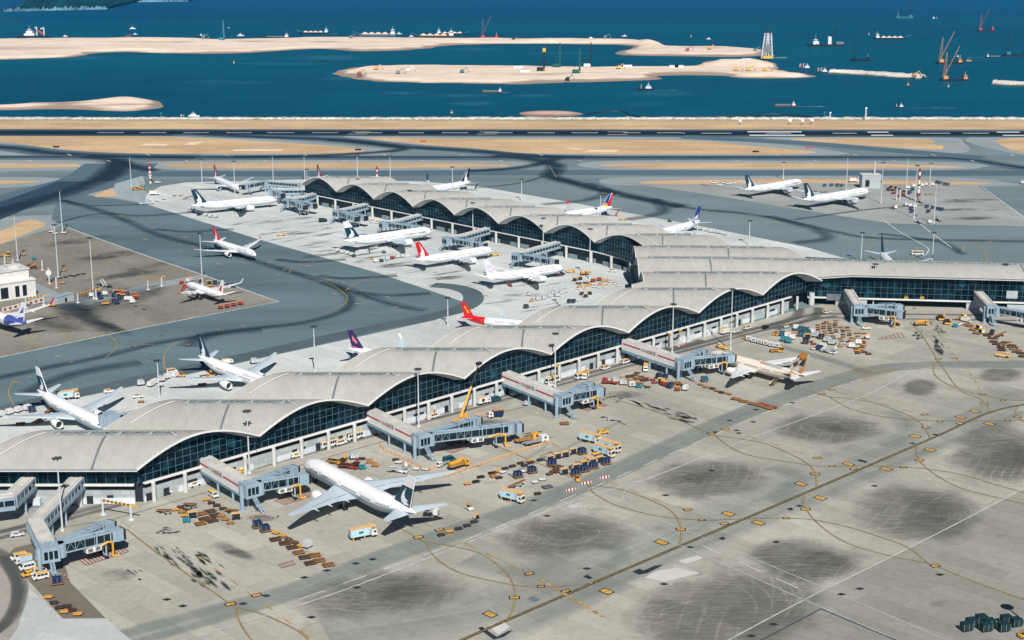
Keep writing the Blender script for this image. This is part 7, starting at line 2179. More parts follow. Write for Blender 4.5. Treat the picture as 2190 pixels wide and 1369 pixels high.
# ------------------------------------------------------------------ sand islands, breakwaters, hills
def sand_mat(name, c1, c2, wet):
	m, nt, bs, out = new_mat(name)
	f = ramp(nt, noise(nt, coords(nt, 0.3, 1.0), 0.02, 8, 0.65), 0.35, 0.7)
	g = ramp(nt, noise(nt, coords(nt, 0.4, 1), 0.12, 6, 0.7), 0.3, 0.7, 0.88, 1.08)
	c = gain(nt, mixc(nt, f, c1, c2), g)
	tc = nt.nodes.new("ShaderNodeTexCoord"); sp = nt.nodes.new("ShaderNodeSeparateXYZ"); nt.links.new(tc.outputs["Object"], sp.inputs[0])
	hz = math_node(nt, 'ADD', sp.outputs[2], ramp(nt, noise(nt, coords(nt, 0.3, 1), 0.015, 5), 0.3, 0.7, -1.4, 1.8))
	w = ramp(nt, hz, -3.1, -1.2, 1.0, 0.0)
	tr_ = ramp(nt, noise(nt, coords(nt, 0.25, 1.2, 1, R(6)), 0.05, 7, 0.8), 0.56, 0.68, 1.0, 0.8)
	c = gain(nt, c, tr_)
	nt.links.new(mixc(nt, w, c, wet), bs.inputs["Base Color"])
	bs.inputs["Roughness"].default_value = 1.0
	bs.inputs["Specular IOR Level"].default_value = 0.0
	return m
M_SAND = sand_mat("reclaimed_sand", S(239, 219, 197), S(224, 202, 179), S(158, 138, 122))
M_SANDR = sand_mat("reddish_sand", S(214, 180, 160), S(196, 160, 142), S(140, 116, 104))
M_STONE = sand_mat("breakwater_stone", S(226, 218, 204), S(190, 184, 172), S(90, 92, 88))
import numpy as np
def island(name, px, mat, h=2.0, seed=1, mounds=(), rough=1.0):
	"""height field: wet beach at the rim, uneven sand on top, spoil heaps"""
	P = np.array(smooth_path([tuple(G(x, y, -4))[:2] for x, y in px], True, 5))
	rg = np.random.default_rng(seed)
	lo, hi = P.min(0) - 24, P.max(0) + 24
	nx, ny = int(min(260, (hi[0] - lo[0]) / 6)), int(min(90, (hi[1] - lo[1]) / 6))
	X, Y = np.meshgrid(np.linspace(lo[0], hi[0], nx), np.linspace(lo[1], hi[1], ny))
	def wav(sc, n=7):
		out = np.zeros_like(X)
		for _ in range(n):
			t, ph, f = rg.uniform(0, 6.28), rg.uniform(0, 6.28), rg.uniform(.6, 1.8) / sc
			out += np.sin((X * .55 * math.cos(t) + Y * math.sin(t)) * f + ph)
		return out / n ** .5
	d2 = np.full(X.shape, 1e18); ins = np.zeros(X.shape, bool)
	Q = np.roll(P, -1, 0)
	for (ax, ay), (bx, by) in zip(P, Q):
		ex, ey = bx - ax, by - ay
		t = np.clip(((X - ax) * ex + (Y - ay) * ey) / max(ex * ex + ey * ey, 1e-9), 0, 1)
		d2 = np.minimum(d2, (X - ax - t * ex) ** 2 + (Y - ay - t * ey) ** 2)
		if by != ay: ins ^= ((ay > Y) != (by > Y)) & (X < ex * (Y - ay) / (by - ay) + ax)
	sd = np.where(ins, 1, -1) * np.sqrt(d2) + wav(9) * 2.2 * rough
	sd *= 1.0
	Z = -4.3 + np.where(sd < 0, sd * .12, np.minimum(sd * .06, .75) + np.clip((sd - 11 - wav(30) * 5) / 14, 0, 1) * (h - .3))
	top = np.clip((sd - 12) / 20, 0, 1)
	Z += top * (wav(14) * .28 + wav(5) * .16 + np.maximum(0, wav(40)) * .5)
	for (x, y, w, hh) in mounds:
		c = G(x, y, -4 + h)
		r = np.sqrt(((X - c.x) / w) ** 2 + ((Y - c.y) / (w * .8)) ** 2)
		Z += np.clip(sd / 8, 0, 1) * hh * .6 * np.clip(1.15 - r * (1 + .18 * wav(8)), 0, .9)
	keep = sd > -22
	mb = MB()
	mb.v = [(float(x), float(y), float(z)) for x, y, z in zip(X.ravel(), Y.ravel(), Z.ravel())]
	for j in range(ny - 1):
		for i in range(nx - 1):
			if keep[j, i] or keep[j + 1, i] or keep[j, i + 1] or keep[j + 1, i + 1]:
				k = j * nx + i; mb.f.append([k, k + 1, k + nx + 1, k + nx]); mb.fm.append(0)
	return tag(mb.build(name, mat), kind="structure")
island("sand_island", [(-150, 86), (0, 84), (150, 83), (330, 81), (480, 85), (560, 83), (730, 81), (950, 83), (1060, 83), (1180, 83.5), (1330, 84.5), (1390, 88), (1412, 96), (1460, 100), (1560, 101), (1640, 108), (1648, 117), (1590, 122), (1460, 121), (1330, 118), (1312, 112), (1345, 103), (1320, 96.5), (1100, 94), (960, 98), (920, 104), (840, 109), (760, 110), (720, 107), (670, 105), (520, 114), (390, 115), (250, 112), (200, 116), (130, 124), (-150, 126)],
	   M_SAND, 3.0, 2, [(260, 86, 40, 5), (330, 85, 46, 6), (430, 87, 30, 4), (620, 86, 34, 4), (790, 85, 40, 4), (970, 86, 44, 4), (1180, 86, 36, 5), (1385, 91, 30, 9), (1395, 93, 26, 8), (1000, 88, 26, 3), (1280, 87, 30, 4), (180, 88, 40, 3), (60, 92, 60, 3)])
island("sand_island", [(705, 157), (735, 147), (780, 142), (870, 140), (1000, 141), (1200, 143.5), (1430, 143), (1482, 142), (1492, 137), (1515, 130), (1560, 127.5), (1630, 127), (1660, 138), (1672, 149), (1748, 162), (1700, 167), (1600, 167), (1520, 162), (1415, 163), (1424, 168), (1380, 173), (1200, 178), (1090, 181), (950, 178), (800, 175), (735, 166)],
	   M_SAND, 3.0, 4, [(1600, 134, 60, 6), (1640, 140, 26, 9), (1560, 136, 40, 4), (900, 152, 40, 2.5), (1640, 160, 40, 5), (1700, 161, 30, 4)])
island("sand_island", [(-200, 226), (0, 224), (60, 220), (150, 217), (210, 213), (260, 208.5), (300, 211), (345, 217), (362, 226), (345, 233), (280, 238), (215, 237.5), (100, 235), (-200, 239)], M_SAND, 2.4, 6, [(265, 215, 34, 5), (230, 221, 40, 3)])
island("sand_island", [(1097, 241), (1130, 237), (1180, 235.5), (1230, 238), (1257, 245), (1220, 250), (1150, 251), (1110, 247)], M_SANDR, 1.2, 8)
def breakwater(px, w, label):
	P = [G(x, y, -4) for x, y in px]
	mb = MB(); rng = random.Random(5)
	d0, s0 = oriented(P[0], P[-1])
	N_ = 60
	rr = [[], [], [], [], [], []]
	for i in range(N_ + 1):
		t = i / N_ * (len(P) - 1); k = min(int(t), len(P) - 2); c = P[k].lerp(P[k + 1], t - k)
		e = 1 if 0 < i < N_ else .35
		for j, (off_, z) in enumerate(((-w * .6, -4.6), (-w * .35, -2.4), (-w * .2, .2), (w * .2, .3), (w * .35, -2.2), (w * .6, -4.6))):
			q = c + s0 * (off_ * e + rng.uniform(-.8, .8)); rr[j].append((q.x, q.y, z + rng.uniform(-.5, .5)))
	for a, b in zip(rr, rr[1:]):
		k = len(mb.v); mb.v += a + b
		for i in range(N_): mb.f.append([k + i, k + N_ + 1 + i, k + N_ + 2 + i, k + i + 1]); mb.fm.append(0)
	o = mb.build("breakwater", M_STONE)
	if o.data.polygons[10].normal.z < 0: o.data.flip_normals()
	tag(o, label, "breakwater")
breakwater([(1776, 156), (1830, 158), (1960, 166), (1974, 168)], 30, "long pale stone breakwater right of the sand islands")
breakwater([(2124, 179), (2190, 183), (2300, 190)], 24, "short pale stone breakwater at the right edge")
# wooded peninsula far off at the upper left
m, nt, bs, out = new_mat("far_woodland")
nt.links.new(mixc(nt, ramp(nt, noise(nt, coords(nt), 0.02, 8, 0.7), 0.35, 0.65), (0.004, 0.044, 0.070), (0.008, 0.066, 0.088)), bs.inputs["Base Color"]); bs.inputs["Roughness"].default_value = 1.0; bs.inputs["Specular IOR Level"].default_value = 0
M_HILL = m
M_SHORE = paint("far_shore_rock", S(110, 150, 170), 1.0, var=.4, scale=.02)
def hills(x0, x1, yb, peaks, seed):
	rng = random.Random(seed)
	a, b = G(x0, yb[0], -4), G(x1, yb[1], -4)
	NX, NY = 90, 16
	mb = MB()
	for j in range(NY + 1):
		for i in range(NX + 1):
			u, v = i / NX, j / NY
			v = 0 if j == 0 else .012 + (v - 1 / NY) * .98
			p = a.lerp(b, u) + Vector((0, v * 900, 0))
			z = 0
			for pu, pv, w, hh in peaks: z += hh * math.exp(-((u - pu) / w) ** 2 - ((v - pv) / .35) ** 2)
			z *= min(1, v * 5) * min(1, u * 12, (1 - u) * 8)
			z += rng.uniform(-4, 4) * (1 if 0 < v else 0)
			mb.v.append((p.x, p.y + rng.uniform(-8, 8), -4.2 if j == 0 else max(-2, z)))
	for j in range(NY):
		for i in range(NX):
			k = j * (NX + 1) + i
			mb.f.append([k, k + 1, k + NX + 2, k + NX + 1]); mb.fm.append(1 if j == 0 else 0)
	tag(mb.build("hills", [M_HILL, M_SHORE]), kind="structure")
hills(7, 228, (25, 20), [(.35, .5, .3, 120), (.7, .4, .2, 90), (.2, .6, .2, 90)], 3)
hills(170, 402, (6, 3.5), [(.3, .5, .4, 60), (.6, .4, .2, 50)], 4)
# turbid water near the islands
tm = blot_mat("turbid_water", S(60, 140, 160), 0.45, False, 0.012, 0.3, 0.7)
blots("turbid_water", [(975, 197, 110, 5), (1140, 198, 60, 4), (1010, 214, 70, 7), (860, 192, 60, 4), (1410, 193, 120, 8), (1380, 216, 70, 5), (720, 162, 60, 6), (160, 118, 110, 5), (700, 118, 120, 8), (600, 130, 120, 6), (1010, 100, 90, 4), (1200, 108, 100, 3), (480, 170, 140, 7)], tm, -3.9)

# ------------------------------------------------------------------ ships and sea works
def pv(name, rgb, r=.6): return paint("ship_" + name, S(*rgb), r, var=.15, scale=.2)
H_DARK = pv("hull_dark", (34, 44, 54)); H_BROWN = pv("hull_brown", (96, 70, 60)); H_WHITE = pv("white", (236, 240, 240)); H_GREY = pv("grey", (120, 130, 134)); H_RED = pv("red", (190, 84, 72)); H_ORANGE = pv("orange", (222, 160, 96)); H_TEAL = pv("teal", (60, 130, 140)); H_BLUE = pv("blue", (30, 80, 140)); H_GREEN = pv("green", (24, 92, 86)); H_YEL = pv("yellow", (226, 180, 70)); H_SANDL = pv("sand_load", (222, 200, 176), 1); H_FOAM = pv("foam", (170, 200, 212), 1); H_BLACK = pv("black", (22, 26, 32))
def hull(L, W, Hh, mat, root, bow=.18):
	mb = MB(); w = W / 2
	lo = [(-L / 2, -w * .85), (L / 2 - L * bow, -w * .85), (L / 2 - L * .02, 0), (L / 2 - L * bow, w * .85), (-L / 2, w * .85)]
	hi = [(-L / 2, -w), (L / 2 - L * bow, -w), (L / 2 + L * .01, 0), (L / 2 - L * bow, w), (-L / 2, w)]
	mb.loft([[(x, y, -1) for x, y in lo], [(x, y, Hh) for x, y in hi]])
	return mb.build("hull", mat, root)
def house(x, W, z, hts, mat, root, l0=.0):
	mb = MB(); zz = z
	for i, (l, h) in enumerate(hts):
		mb.box((x, 0, zz + h / 2), (l, W * (.9 - .12 * i), h)); zz += h
	o = mb.build("wheelhouse", mat, root)
	mb = MB(); mb.box((x, 0, zz - hts[-1][1] * .45), (hts[-1][0] * 1.02, W * (.92 - .12 * (len(hts) - 1)), hts[-1][1] * .35)); mb.build("window", H_BLACK, o)
	mb = MB(); mb.cyl((x, 0, zz), (x, 0, zz + hts[0][1] * 1.8), .25, .12, 6); mb.build("mast", H_WHITE, o)
	return o
def lattice(root, base, top, w0, w1, mat, name="lattice_boom", n=9, r=.35):
	base, top = Vector(base), Vector(top)
	mb = MB(); d = (top - base).normalized()
	s = Vector((1, 0, 0)) if abs(d.x) < .9 else Vector((0, 0, 1)); s = (s - d * s.dot(d)).normalized(); u = d.cross(s)
	C = []
	for i in range(n + 1):
		p = base.lerp(top, i / n); w = lerp(w0, w1, i / n) / 2
		C.append([p + s * w * a + u * w * b for a, b in ((-1, -1), (1, -1), (1, 1), (-1, 1))])
	for a, b in zip(C, C[1:]):
		for k in range(4):
			mb.bar(a[k], b[k], r); mb.bar(a[k], b[(k + 1) % 4], r * .6)
	return mb.build(name, mat, root)
def ship(kind, x, y, Lpx, label, cat, flip=False, wake=0, hullm=None, top=None, turn=0.0):
	c = G(x, y, -4); zc = (c.y * _c + (CAM_H + 4) * _s)
	L = Lpx * zc / FOCAL
	root = thing(kind, label, cat, (c.x, c.y, -4), R((180 if flip else 0) + turn), "vessels on the water")
	W = L * .22
	hm = hullm or H_DARK; tp = top or H_WHITE
	if kind == "barge":                      # long, house aft, sand or empty hold
		h = L * .055; hull(L, W, h, hm, root, .1); house(-L * .38, W, h, [(L * .13, L * .05), (L * .10, L * .05)], tp, root)
		mb = MB(); mb.box((L * .06, 0, h + .5), (L * .66, W * .8, 1.2)); mb.build("hold_coaming", H_GREY, root)
	elif kind == "sand_barge":
		h = L * .05; hull(L, W, h, hm, root, .08); house(-L * .42, W, h, [(L * .11, L * .05), (L * .08, L * .06)], tp, root)
		mb = MB()
		for q in range(4):
			k = -L * .22 + q * L * .17; mb.loft([[(k + L * .1 * f * math.cos(a), W * .38 * f * math.sin(a), h + z) for a in [i * math.pi / 5 for i in range(10)]] for f, z in ((1, 0), (.5, L * .03), (.1, L * .05))])
		mb.build("sand_load", H_SANDL, root)
		lattice(root, (L * .44, 0, h), (L * .62, 0, h + L * .07), W * .12, W * .06, H_TEAL, "conveyor_boom", 6, .3)
	elif kind == "yacht":
		h = L * .12; hull(L, W * 1.3, h, hullm or H_WHITE, root, .35); house(-L * .05, W * 1.1, h, [(L * .5, L * .1), (L * .3, L * .09)], H_WHITE, root)
	elif kind == "tug_boat":
		h = L * .12; hull(L, W * 1.2, h, hm, root, .3); house(-L * .18, W, h, [(L * .34, L * .1), (L * .2, L * .11)], tp, root)
		mb = MB(); mb.cyl((L * .25, 0, h), (L * .25, 0, h + L * .25), .4, .2, 6); mb.build("fore_mast", H_WHITE, root)
	elif kind == "crane_barge":
		h = L * .07; hull(L, W * 1.3, h, hm, root, .04)
		house(-L * .38, W, h, [(L * .14, L * .07), (L * .1, L * .06)], tp, root)
		mb = MB(); mb.box((L * .3, 0, h + L * .05), (L * .16, W * .8, L * .1)); mb.build("crane_cab", H_ORANGE if tp is H_ORANGE else tp, root)
		bm = H_ORANGE if tp is H_ORANGE else (H_RED if tp is H_RED else H_BLACK)
		lattice(root, (L * .34, 0, h + L * .05), (L * .30, 0, h + L * .9), L * .10, L * .02, bm, "frame_mast", 8, L * .004)
		lattice(root, (L * .36, 0, h + L * .06), (L * (-.12 if turn == 0 else -.05), 0, h + L * 1.12), L * .025, L * .012, bm, "boom", 10, L * .0028)
	elif kind == "work_ship":
		h = L * .06; hull(L, W, h, hm, root, .08)
		house(-L * .12, W, h, [(L * .34, L * .07), (L * .2, L * .08), (L * .1, L * .06)], H_WHITE, root)
		mb = MB()
		for q in (.12, .36): mb.bar((L * q, 0, h), (L * q, 0, h + L * .26), L * .03)
		mb.bar((L * .06, 0, h + L * .26), (L * .14, 0, h + L * .27), L * .03); mb.bar((L * .25, 0, h + L * .22), (L * .38, 0, h + L * .26), L * .03); mb.build("gantry", H_WHITE, root)
		mb = MB(); mb.bar((L * .12, 0, h + L * .18), (L * .36, 0, h + L * .04), L * .05); mb.build("ramp", H_RED, root)
	elif kind == "crane_ship":
		h = L * .06; hull(L, W, h, hm, root, .06); house(-L * .3, W, h, [(L * .16, L * .07), (L * .1, L * .05)], H_WHITE, root)
		mb = MB(); mb.box((L * .08, 0, h + L * .1), (L * .09, W * .6, L * .2)); mb.build("crane_cab", H_WHITE, root)
		lattice(root, (L * .1, 0, h + L * .16), (L * .3, 0, h + L * .42), L * .03, L * .02, H_BLACK, "boom", 7, .4)
		mb = MB(); mb.box((L * .36, 0, h + L * .03), (L * .2, W * .7, L * .06)); mb.build("fore_house", H_GREY, root)
	if wake:
		mb = MB(); zz = .05; W_ = W
		k = -L * .48 if wake > 0 else -L * .48
		n = abs(wake) * zc / FOCAL
		mb.plate([(k, -W_ * .25, zz), (k, W_ * .25, zz), (k - n, W_ * .6, zz), (k - n, -W_ * .6, zz)])
		mb.build("wake", wake_m, root)
	return root
wake_m = None
m, nt, bs, out = new_mat("wake_foam")
bs.inputs["Base Color"].default_value = (.45, .6, .65, 1); bs.inputs["Roughness"].default_value = .9
tr = nt.nodes.new("ShaderNodeBsdfTransparent"); mx = nt.nodes.new("ShaderNodeMixShader")
nt.links.new(ramp(nt, noise(nt, coords(nt, .2, 1), .3, 5, .7), .38, .75, 0, .8), mx.inputs[0]); nt.links.new(tr.outputs[0], mx.inputs[1]); nt.links.new(bs.outputs[0], mx.inputs[2]); nt.links.new(mx.outputs[0], out.inputs[0])
wake_m = m
ship("work_ship", 72, 80, 64, "white work ship with gantries and red ramp off the long sand bank's left end", "ship")
ship("yacht", 140, 78.5, 10, "small white yacht right of the work ship with gantries", "boat")
ship("yacht", 284, 62, 13, "white boat farthest out at the left, above a smaller one", "boat")
ship("yacht", 289.5, 74, 9, "tiny white boat just off the sand bank at the left", "boat", wake=-20)
ship("tug_boat", 433, 78, 15, "grey working boat with wake off the sand bank, left of the white yacht", "boat", wake=40)
ship("tug_boat", 490, 61, 7, "tiny grey boat beyond the lattice rig", "boat")
ship("yacht", 515, 77, 15, "white motor yacht right of the lattice rig", "boat", wake=30)
ship("barge", 592, 82, 56, "dark barge with white house lying against the sand bank", "barge", True)
ship("sand_barge", 672, 72, 62, "sand laden barge with raised conveyor at its left end", "barge", True, wake=20)
ship("sand_barge", 805, 77, 84, "longest sand barge with conveyor, lying left of the brown barges", "barge", True, hullm=H_GREY)
ship("yacht", 854, 73, 11, "white launch following the longest sand barge", "boat")
ship("yacht", 880, 78.5, 10, "small white launch left of the brown barge", "boat")
ship("sand_barge", 930, 80, 84, "brown barge full of sand moored against the bank", "barge", True, hullm=H_BROWN)
ship("sand_barge", 965, 74, 62, "dark barge with conveyor pointing right, behind the brown barge", "barge", False)
ship("crane_barge", 1046, 83, 42, "red crane barge with leaning boom against the bank", "crane barge", True, hullm=H_RED, top=H_RED)
ship("yacht", 1264, 82.5, 11, "small white boat off the bank beyond the dark piling rigs", "boat")
ship("yacht", 1335, 78, 11, "white boat with wake right of the digger on the bank", "boat", True, wake=30)
ship("barge", 1051, 198, 48, "dark hopper barge with pale house sailing in the near channel", "barge", True, wake=12, hullm=H_BROWN)
ship("tug_boat", 1380, 193.5, 36, "dark tug with white house and curving wake in the near channel", "tug boat", True, wake=50)
ship("yacht", 415, 249.5, 24, "white and blue ferry close to the sea wall", "boat")
ship("tug_boat", 390, 250, 12, "small dark boat left of the ferry at the sea wall", "boat", hullm=H_BROWN)
ship("yacht", 1515, 84, 10, "tiny white launch with long wake beyond the lattice tower's bank", "boat", True, wake=80)
ship("barge", 1668, 126, 36, "green barge tied up under the white lattice tower", "barge", False, hullm=H_GREEN, top=H_TEAL)
ship("crane_ship", 1767, 99, 78, "long dark crane ship with white house out at sea", "ship", False)
ship("crane_barge", 1840, 130, 42, "black crane barge with tall dark boom", "crane barge", False, hullm=H_BLACK, top=H_BLACK, turn=180)
ship("sand_barge", 1905, 84, 70, "sand carrier with white house and heaped sand", "barge", False)
ship("crane_barge", 1935, 39, 40, "pale teal crane barge farthest out", "crane barge", False, hullm=H_TEAL, top=H_TEAL)
ship("tug_boat", 1999, 41, 14, "small dark boat right of the farthest crane barge", "boat", hullm=H_BLUE)
ship("crane_barge", 2108, 67, 38, "small crane barge with red house at upper right", "crane barge", True, hullm=H_DARK, top=H_RED)
ship("crane_barge", 2030, 137, 58, "orange boomed crane barge, farther of two", "crane barge", True, top=H_ORANGE)
ship("crane_barge", 2040, 173, 62, "orange boomed crane barge, nearer of two", "crane barge", True, top=H_ORANGE)
ship("tug_boat", 2050, 123, 13, "small dark tug behind the orange crane barges", "tug boat")
ship("tug_boat", 2072, 131, 12, "small orange pontoon at the farther orange crane barge", "pontoon", hullm=H_ORANGE, top=H_ORANGE)
ship("barge", 2125, 123, 34, "white housed barge with wake, right of the orange crane barges", "barge", False, wake=40)
ship("crane_barge", 2172, 120, 54, "teal framed crane barge at the right edge", "crane barge", True, top=H_TEAL)
ship("work_ship", 1722, 147, 32, "white ship moored at the right tip of the island, left of a pair", "ship", True)
ship("work_ship", 1760, 155, 30, "white ship moored at the right tip of the island, right of a pair", "ship", True)
ship("barge", 1688, 159, 34, "reddish unloading barge at the right tip of the island", "barge", False, hullm=H_BROWN, top=H_RED)
ship("barge", 1677, 228, 52, "dark barge with pale house in the near channel at right", "barge", True, wake=60, hullm=H_BROWN)
ship("tug_boat", 1923, 231, 23, "dark tug with long wake near the sea wall at right", "tug boat", True, wake=110)
# piling rigs on the island
def rig(x, y, ytop, label, base, mastc, cap=None):
	p = G(x, y, -1.2); h = at_h(p, ytop) + 1.2
	t = thing("piling_rig", label, "piling rig", tuple(p), 0, "piling rigs on the sand island")
	mb = MB(); mb.box((-1, 0, 2.8), (9, 6, 4)); mb.build("crane_body", base, t)
	for sd in (-2.6, 2.6):
		mb = MB(); mb.box((0, sd, .6), (9, 1.4, 1.2)); mb.build("crawler_track", H_BLACK, t)
	lattice(t, (4, 0, 0), (4, 0, h), 1.9, 1.3, mastc, "mast", 12, .4)
	mb = MB(); mb.cyl((4, 0, h * .1), (4, 0, h * .85), .9, n=8); mb.bar((-3, 0, 4), (3.4, 0, h * .7), .35); mb.build("pile_tube", mastc, t)
	if cap:
		mb = MB(); mb.box((4, 0, h * .82), (4, 3, 5)); mb.build("hammer", cap, t)
rig(1157, 152, 97, "black piling rig with yellow hammer, first from the left on the island", H_BLACK, H_BLACK, H_YEL)
rig(1191, 144, 90, "slim green piling rig, second from the left on the island", H_GREEN, H_GREEN)
rig(1233, 157, 102, "green piling rig nearest the water, third from the left on the island", H_GREEN, H_GREEN)
rig(1257, 144, 90, "dark piling rig with white body, last on the right of the island", H_WHITE, H_BLACK)
rig(474, 87, 44, "teal lattice rig on the long sand bank", H_TEAL, H_TEAL)
p = G(1640, 125, -1); h = at_h(p, 68)
t = thing("lattice_tower", "tall white four legged lattice tower on the sand bank's right end", "tower", tuple(p))
lattice(t, (-5, 0, 0), (-2.4, 0, h), 6, 4, H_WHITE, "tower_leg", 9, .7); lattice(t, (5, 0, 0), (3, 0, h), 6, 4, H_WHITE, "tower_leg", 9, .7)
mb = MB(); mb.box((.5, 0, h + 1), (11, 6, 2)); mb.build("top_deck", H_DARK, t); mb = MB(); mb.box((.5, -1, h * .38), (10, 5, h * .3)); mb.build("sheeting", H_GREY, t); mb = MB(); mb.box((1, 0, 2), (14, 7, 4)); mb.build("base", H_YEL, t)
# diggers
def digger(x, y, label, c=H_ORANGE, k=1.0, flip=1):
	p = G(x, y, -1.1); t = thing("excavator", label, "excavator", tuple(p), 0, "diggers on the sand")
	mb = MB(); mb.box((0, 0, 2.6 * k), (5 * k, 3.4 * k, 2.6 * k)); mb.box((1 * k, -.8 * k, 4.4 * k), (2 * k, 1.6 * k, 1.8 * k)); mb.build("house", c, t)
	mb = MB(); mb.box((0, 0, .7 * k), (6 * k, 3.8 * k, 1.3 * k)); mb.build("crawler_track", H_BLACK, t)
	mb = MB(); mb.bar((2 * k * flip, 0, 3 * k), (6 * k * flip, 0, 7.5 * k), .8 * k); mb.bar((6 * k * flip, 0, 7.5 * k), (9 * k * flip, 0, 2.5 * k), .6 * k); mb.build("arm", c, t)
	mb = MB(); mb.box((9 * k * flip, 0, 2 * k), (1.5 * k, 1.6 * k, 1.4 * k)); mb.build("bucket", H_GREY, t)
for x, y, l, c in ((804, 150, "orange digger near the island's left end, between two smaller machines", H_ORANGE), (988, 156, "teal digger in the middle of the island", H_TEAL), (851, 159, "grey digger left of the teal digger", H_GREY), (768, 161, "red digger at the island's left tip", H_RED), (873, 154, "pale digger behind the grey digger", H_WHITE), (750, 82, "grey digger on the long bank by the longest sand barge", H_GREY),
				   (1294, 82, "grey digger on the long bank beyond the piling rigs", H_GREY), (435, 83, "grey digger on the long bank by a working boat", H_GREY), (270, 84, "red digger on the long bank at left", H_RED), (1470, 109, "red digger on the bank left of the lattice tower", H_RED), (1517, 106, "orange digger on the bank left of the lattice tower", H_ORANGE), (1615, 110, "grey digger right beside the lattice tower", H_GREY),
				   (1574, 152, "yellow digger at the right end of the island, leftmost of three", H_YEL), (1600, 152, "yellow digger at the right end of the island, middle of three", H_YEL), (1636, 153, "yellow digger at the right end of the island, rightmost of three", H_YEL), (1955, 164, "orange digger on the long breakwater", H_ORANGE), (1213, 173, "dark digger at the island's near shore", H_BLACK), (1322, 148, "yellow loader right of the piling rigs", H_YEL), (1098, 85, "dark digger on the long bank by the red crane barge", H_DARK)):
	digger(x, y, l, c)
for i, (x, y) in enumerate(((1108, 146), (1122, 154), (1342, 144), (1441, 145), (1452, 145), (1596, 130))):
	p = G(x, y, -1.1); t = thing("site_hut", "white site hut on the sand, %s from left" % ordinal(i + 1), "hut", tuple(p), 0, "site huts")
	mb = MB(); mb.box((0, 0, 1.8), (12, 4, 3.4)); mb.build("wall", H_WHITE, t); mb = MB(); mb.box((0, 0, 3.65), (12.6, 4.6, .3)); mb.build("roof", H_GREY, t)
# floating silt boom, buoys, masts and domes by the sea wall
mb = MB(); P = [G(x, y, -3.8) for x, y in ((1254, 246), (1281, 240.5), (1328, 239), (1352, 246.5), (1388, 250.5), (1460, 251), (1561, 249), (1648, 244.5), (1695, 246.5), (1749, 252.5))]
P = [Vector(q) for q in smooth_path([tuple(q) for q in P], False, 8)]
mb.tube(P, .9, 6); bo = mb.build("floating_boom", H_BLACK); tag(bo, "black floating boom curling over the water along the sea wall", "boom")
for i, (x, y) in enumerate(((1858, 74), (1478, 79), (500, 135), (1942, 182), (2028, 186), (966, 242))):
	p = G(x, y, -4); t = thing("buoy", "small yellow buoy on open water, %s from top of the view" % ordinal(i + 1), "buoy", tuple(p))
	mb = MB(); mb.cyl((0, 0, -.5), (0, 0, 1.2), 1.6, 1.3, 8); mb.build("float", H_YEL, t); mb = MB(); mb.cyl((0, 0, 1.2), (0, 0, 4), .4, .2, 6); mb.build("mast", H_YEL, t)
for i, ((x, y), yt, c, l) in enumerate((((1851, 257), 232, H_WHITE, "white lattice mast on the sea wall at right"), ((1763, 253), 241, H_TEAL, "teal beacon post on the sea wall, left of a pair"), ((1775, 253), 242, H_WHITE, "pale beacon post on the sea wall, right of a pair"), ((345, 251), 243, H_TEAL, "teal beacon post left of the ferry"))):
	p = G(x, y, 0); h = at_h(p, yt); t = thing("beacon_post", l, "beacon", tuple(p))
	lattice(t, (0, 0, 0), (0, 0, h), 1.4 if i == 0 else 1.0, .9 if i == 0 else .7, c, "lattice_mast", 8, .28)
	mb = MB(); mb.box((0, 0, h + .5), (2, 2, 1)); mb.build("lantern", c, t)
for i, (x, y) in enumerate(((1582.6, 267), (1689, 267), (1716, 267), (1736, 266))):
	p = G(x, y, 0); t = thing("radar_dome", "small white dome on the dry grass beyond the runway, %s from left" % ordinal(i + 1), "dome", tuple(p), 0, "white domes")
	mb = MB(); mb.lathe([(0, .1), (.4, 1.3), (1.4, 1.9), (2.5, 1.6), (3.3, .8), (3.6, .05)], 12, 0, 'z', (0, 0, 2)); mb.build("dome", H_WHITE, t, True); mb = MB(); mb.cyl((0, 0, 0), (0, 0, 2.4), .5, n=6); mb.build("stand", H_GREY, t)
for i, ((x, y), lab) in enumerate((((1730, 317), "red board at the right rapid exit"), ((905, 304), "red board at the middle rapid exit"), ((2010, 316), "yellow board at the right infield's tip"), ((120, 316), "black board on the left infield"), ((1616, 326), "black board on the middle infield"), ((766, 322), "dark board at the left infield's tip"))):
	p = G(x, y, 0); t = thing("taxiway_sign", lab, "sign", tuple(p)); mb = MB(); mb.box((0, 0, .9), (5.5, .4, 1.3)); mb.build("board", (H_RED, H_RED, H_YEL, H_BLACK, H_BLACK, H_BLACK)[i], t); mb = MB(); mb.box((-2, 0, .2), (.2, .3, .5)); mb.box((2, 0, .2), (.2, .3, .5)); mb.build("foot", H_GREY, t)
# ------------------------------------------------------------------ painted markings on the ground
def line_set(name, paths, w, mat, z, curve=6, dash=None):
	mb = MB()
	for px in paths:
		P = [Vector(p[:2]) for p in path_px(px, curve)]
		if dash:
			on, off_ = dash
			D = [0.0]
			for a, b in zip(P, P[1:]): D.append(D[-1] + (b - a).length)
			def at(s):
				for i in range(len(P) - 1):
					if s <= D[i + 1]: return P[i].lerp(P[i + 1], (s - D[i]) / max(D[i + 1] - D[i], 1e-6))
				return P[-1]
			s = 0.0
			while s < D[-1]:
				ribbon(mb, [at(s), at(min(s + on, D[-1]))], w, z); s += on + off_
		else: ribbon(mb, P, w, z)
	tag(mb.build(name, mat), kind="structure")
M_FADED = paint("faded_line", S(196, 198, 192), .8, var=.25, scale=.3)
ZM0, ZM1, ZM2 = 0.165, 0.172, 0.178
main_line = [(860, 1430), (988, 1370), (1212, 1272), (1451, 1170), (1722, 1055), (1991, 939), (2075, 900), (2122, 881), (2190, 866), (2340, 848)]
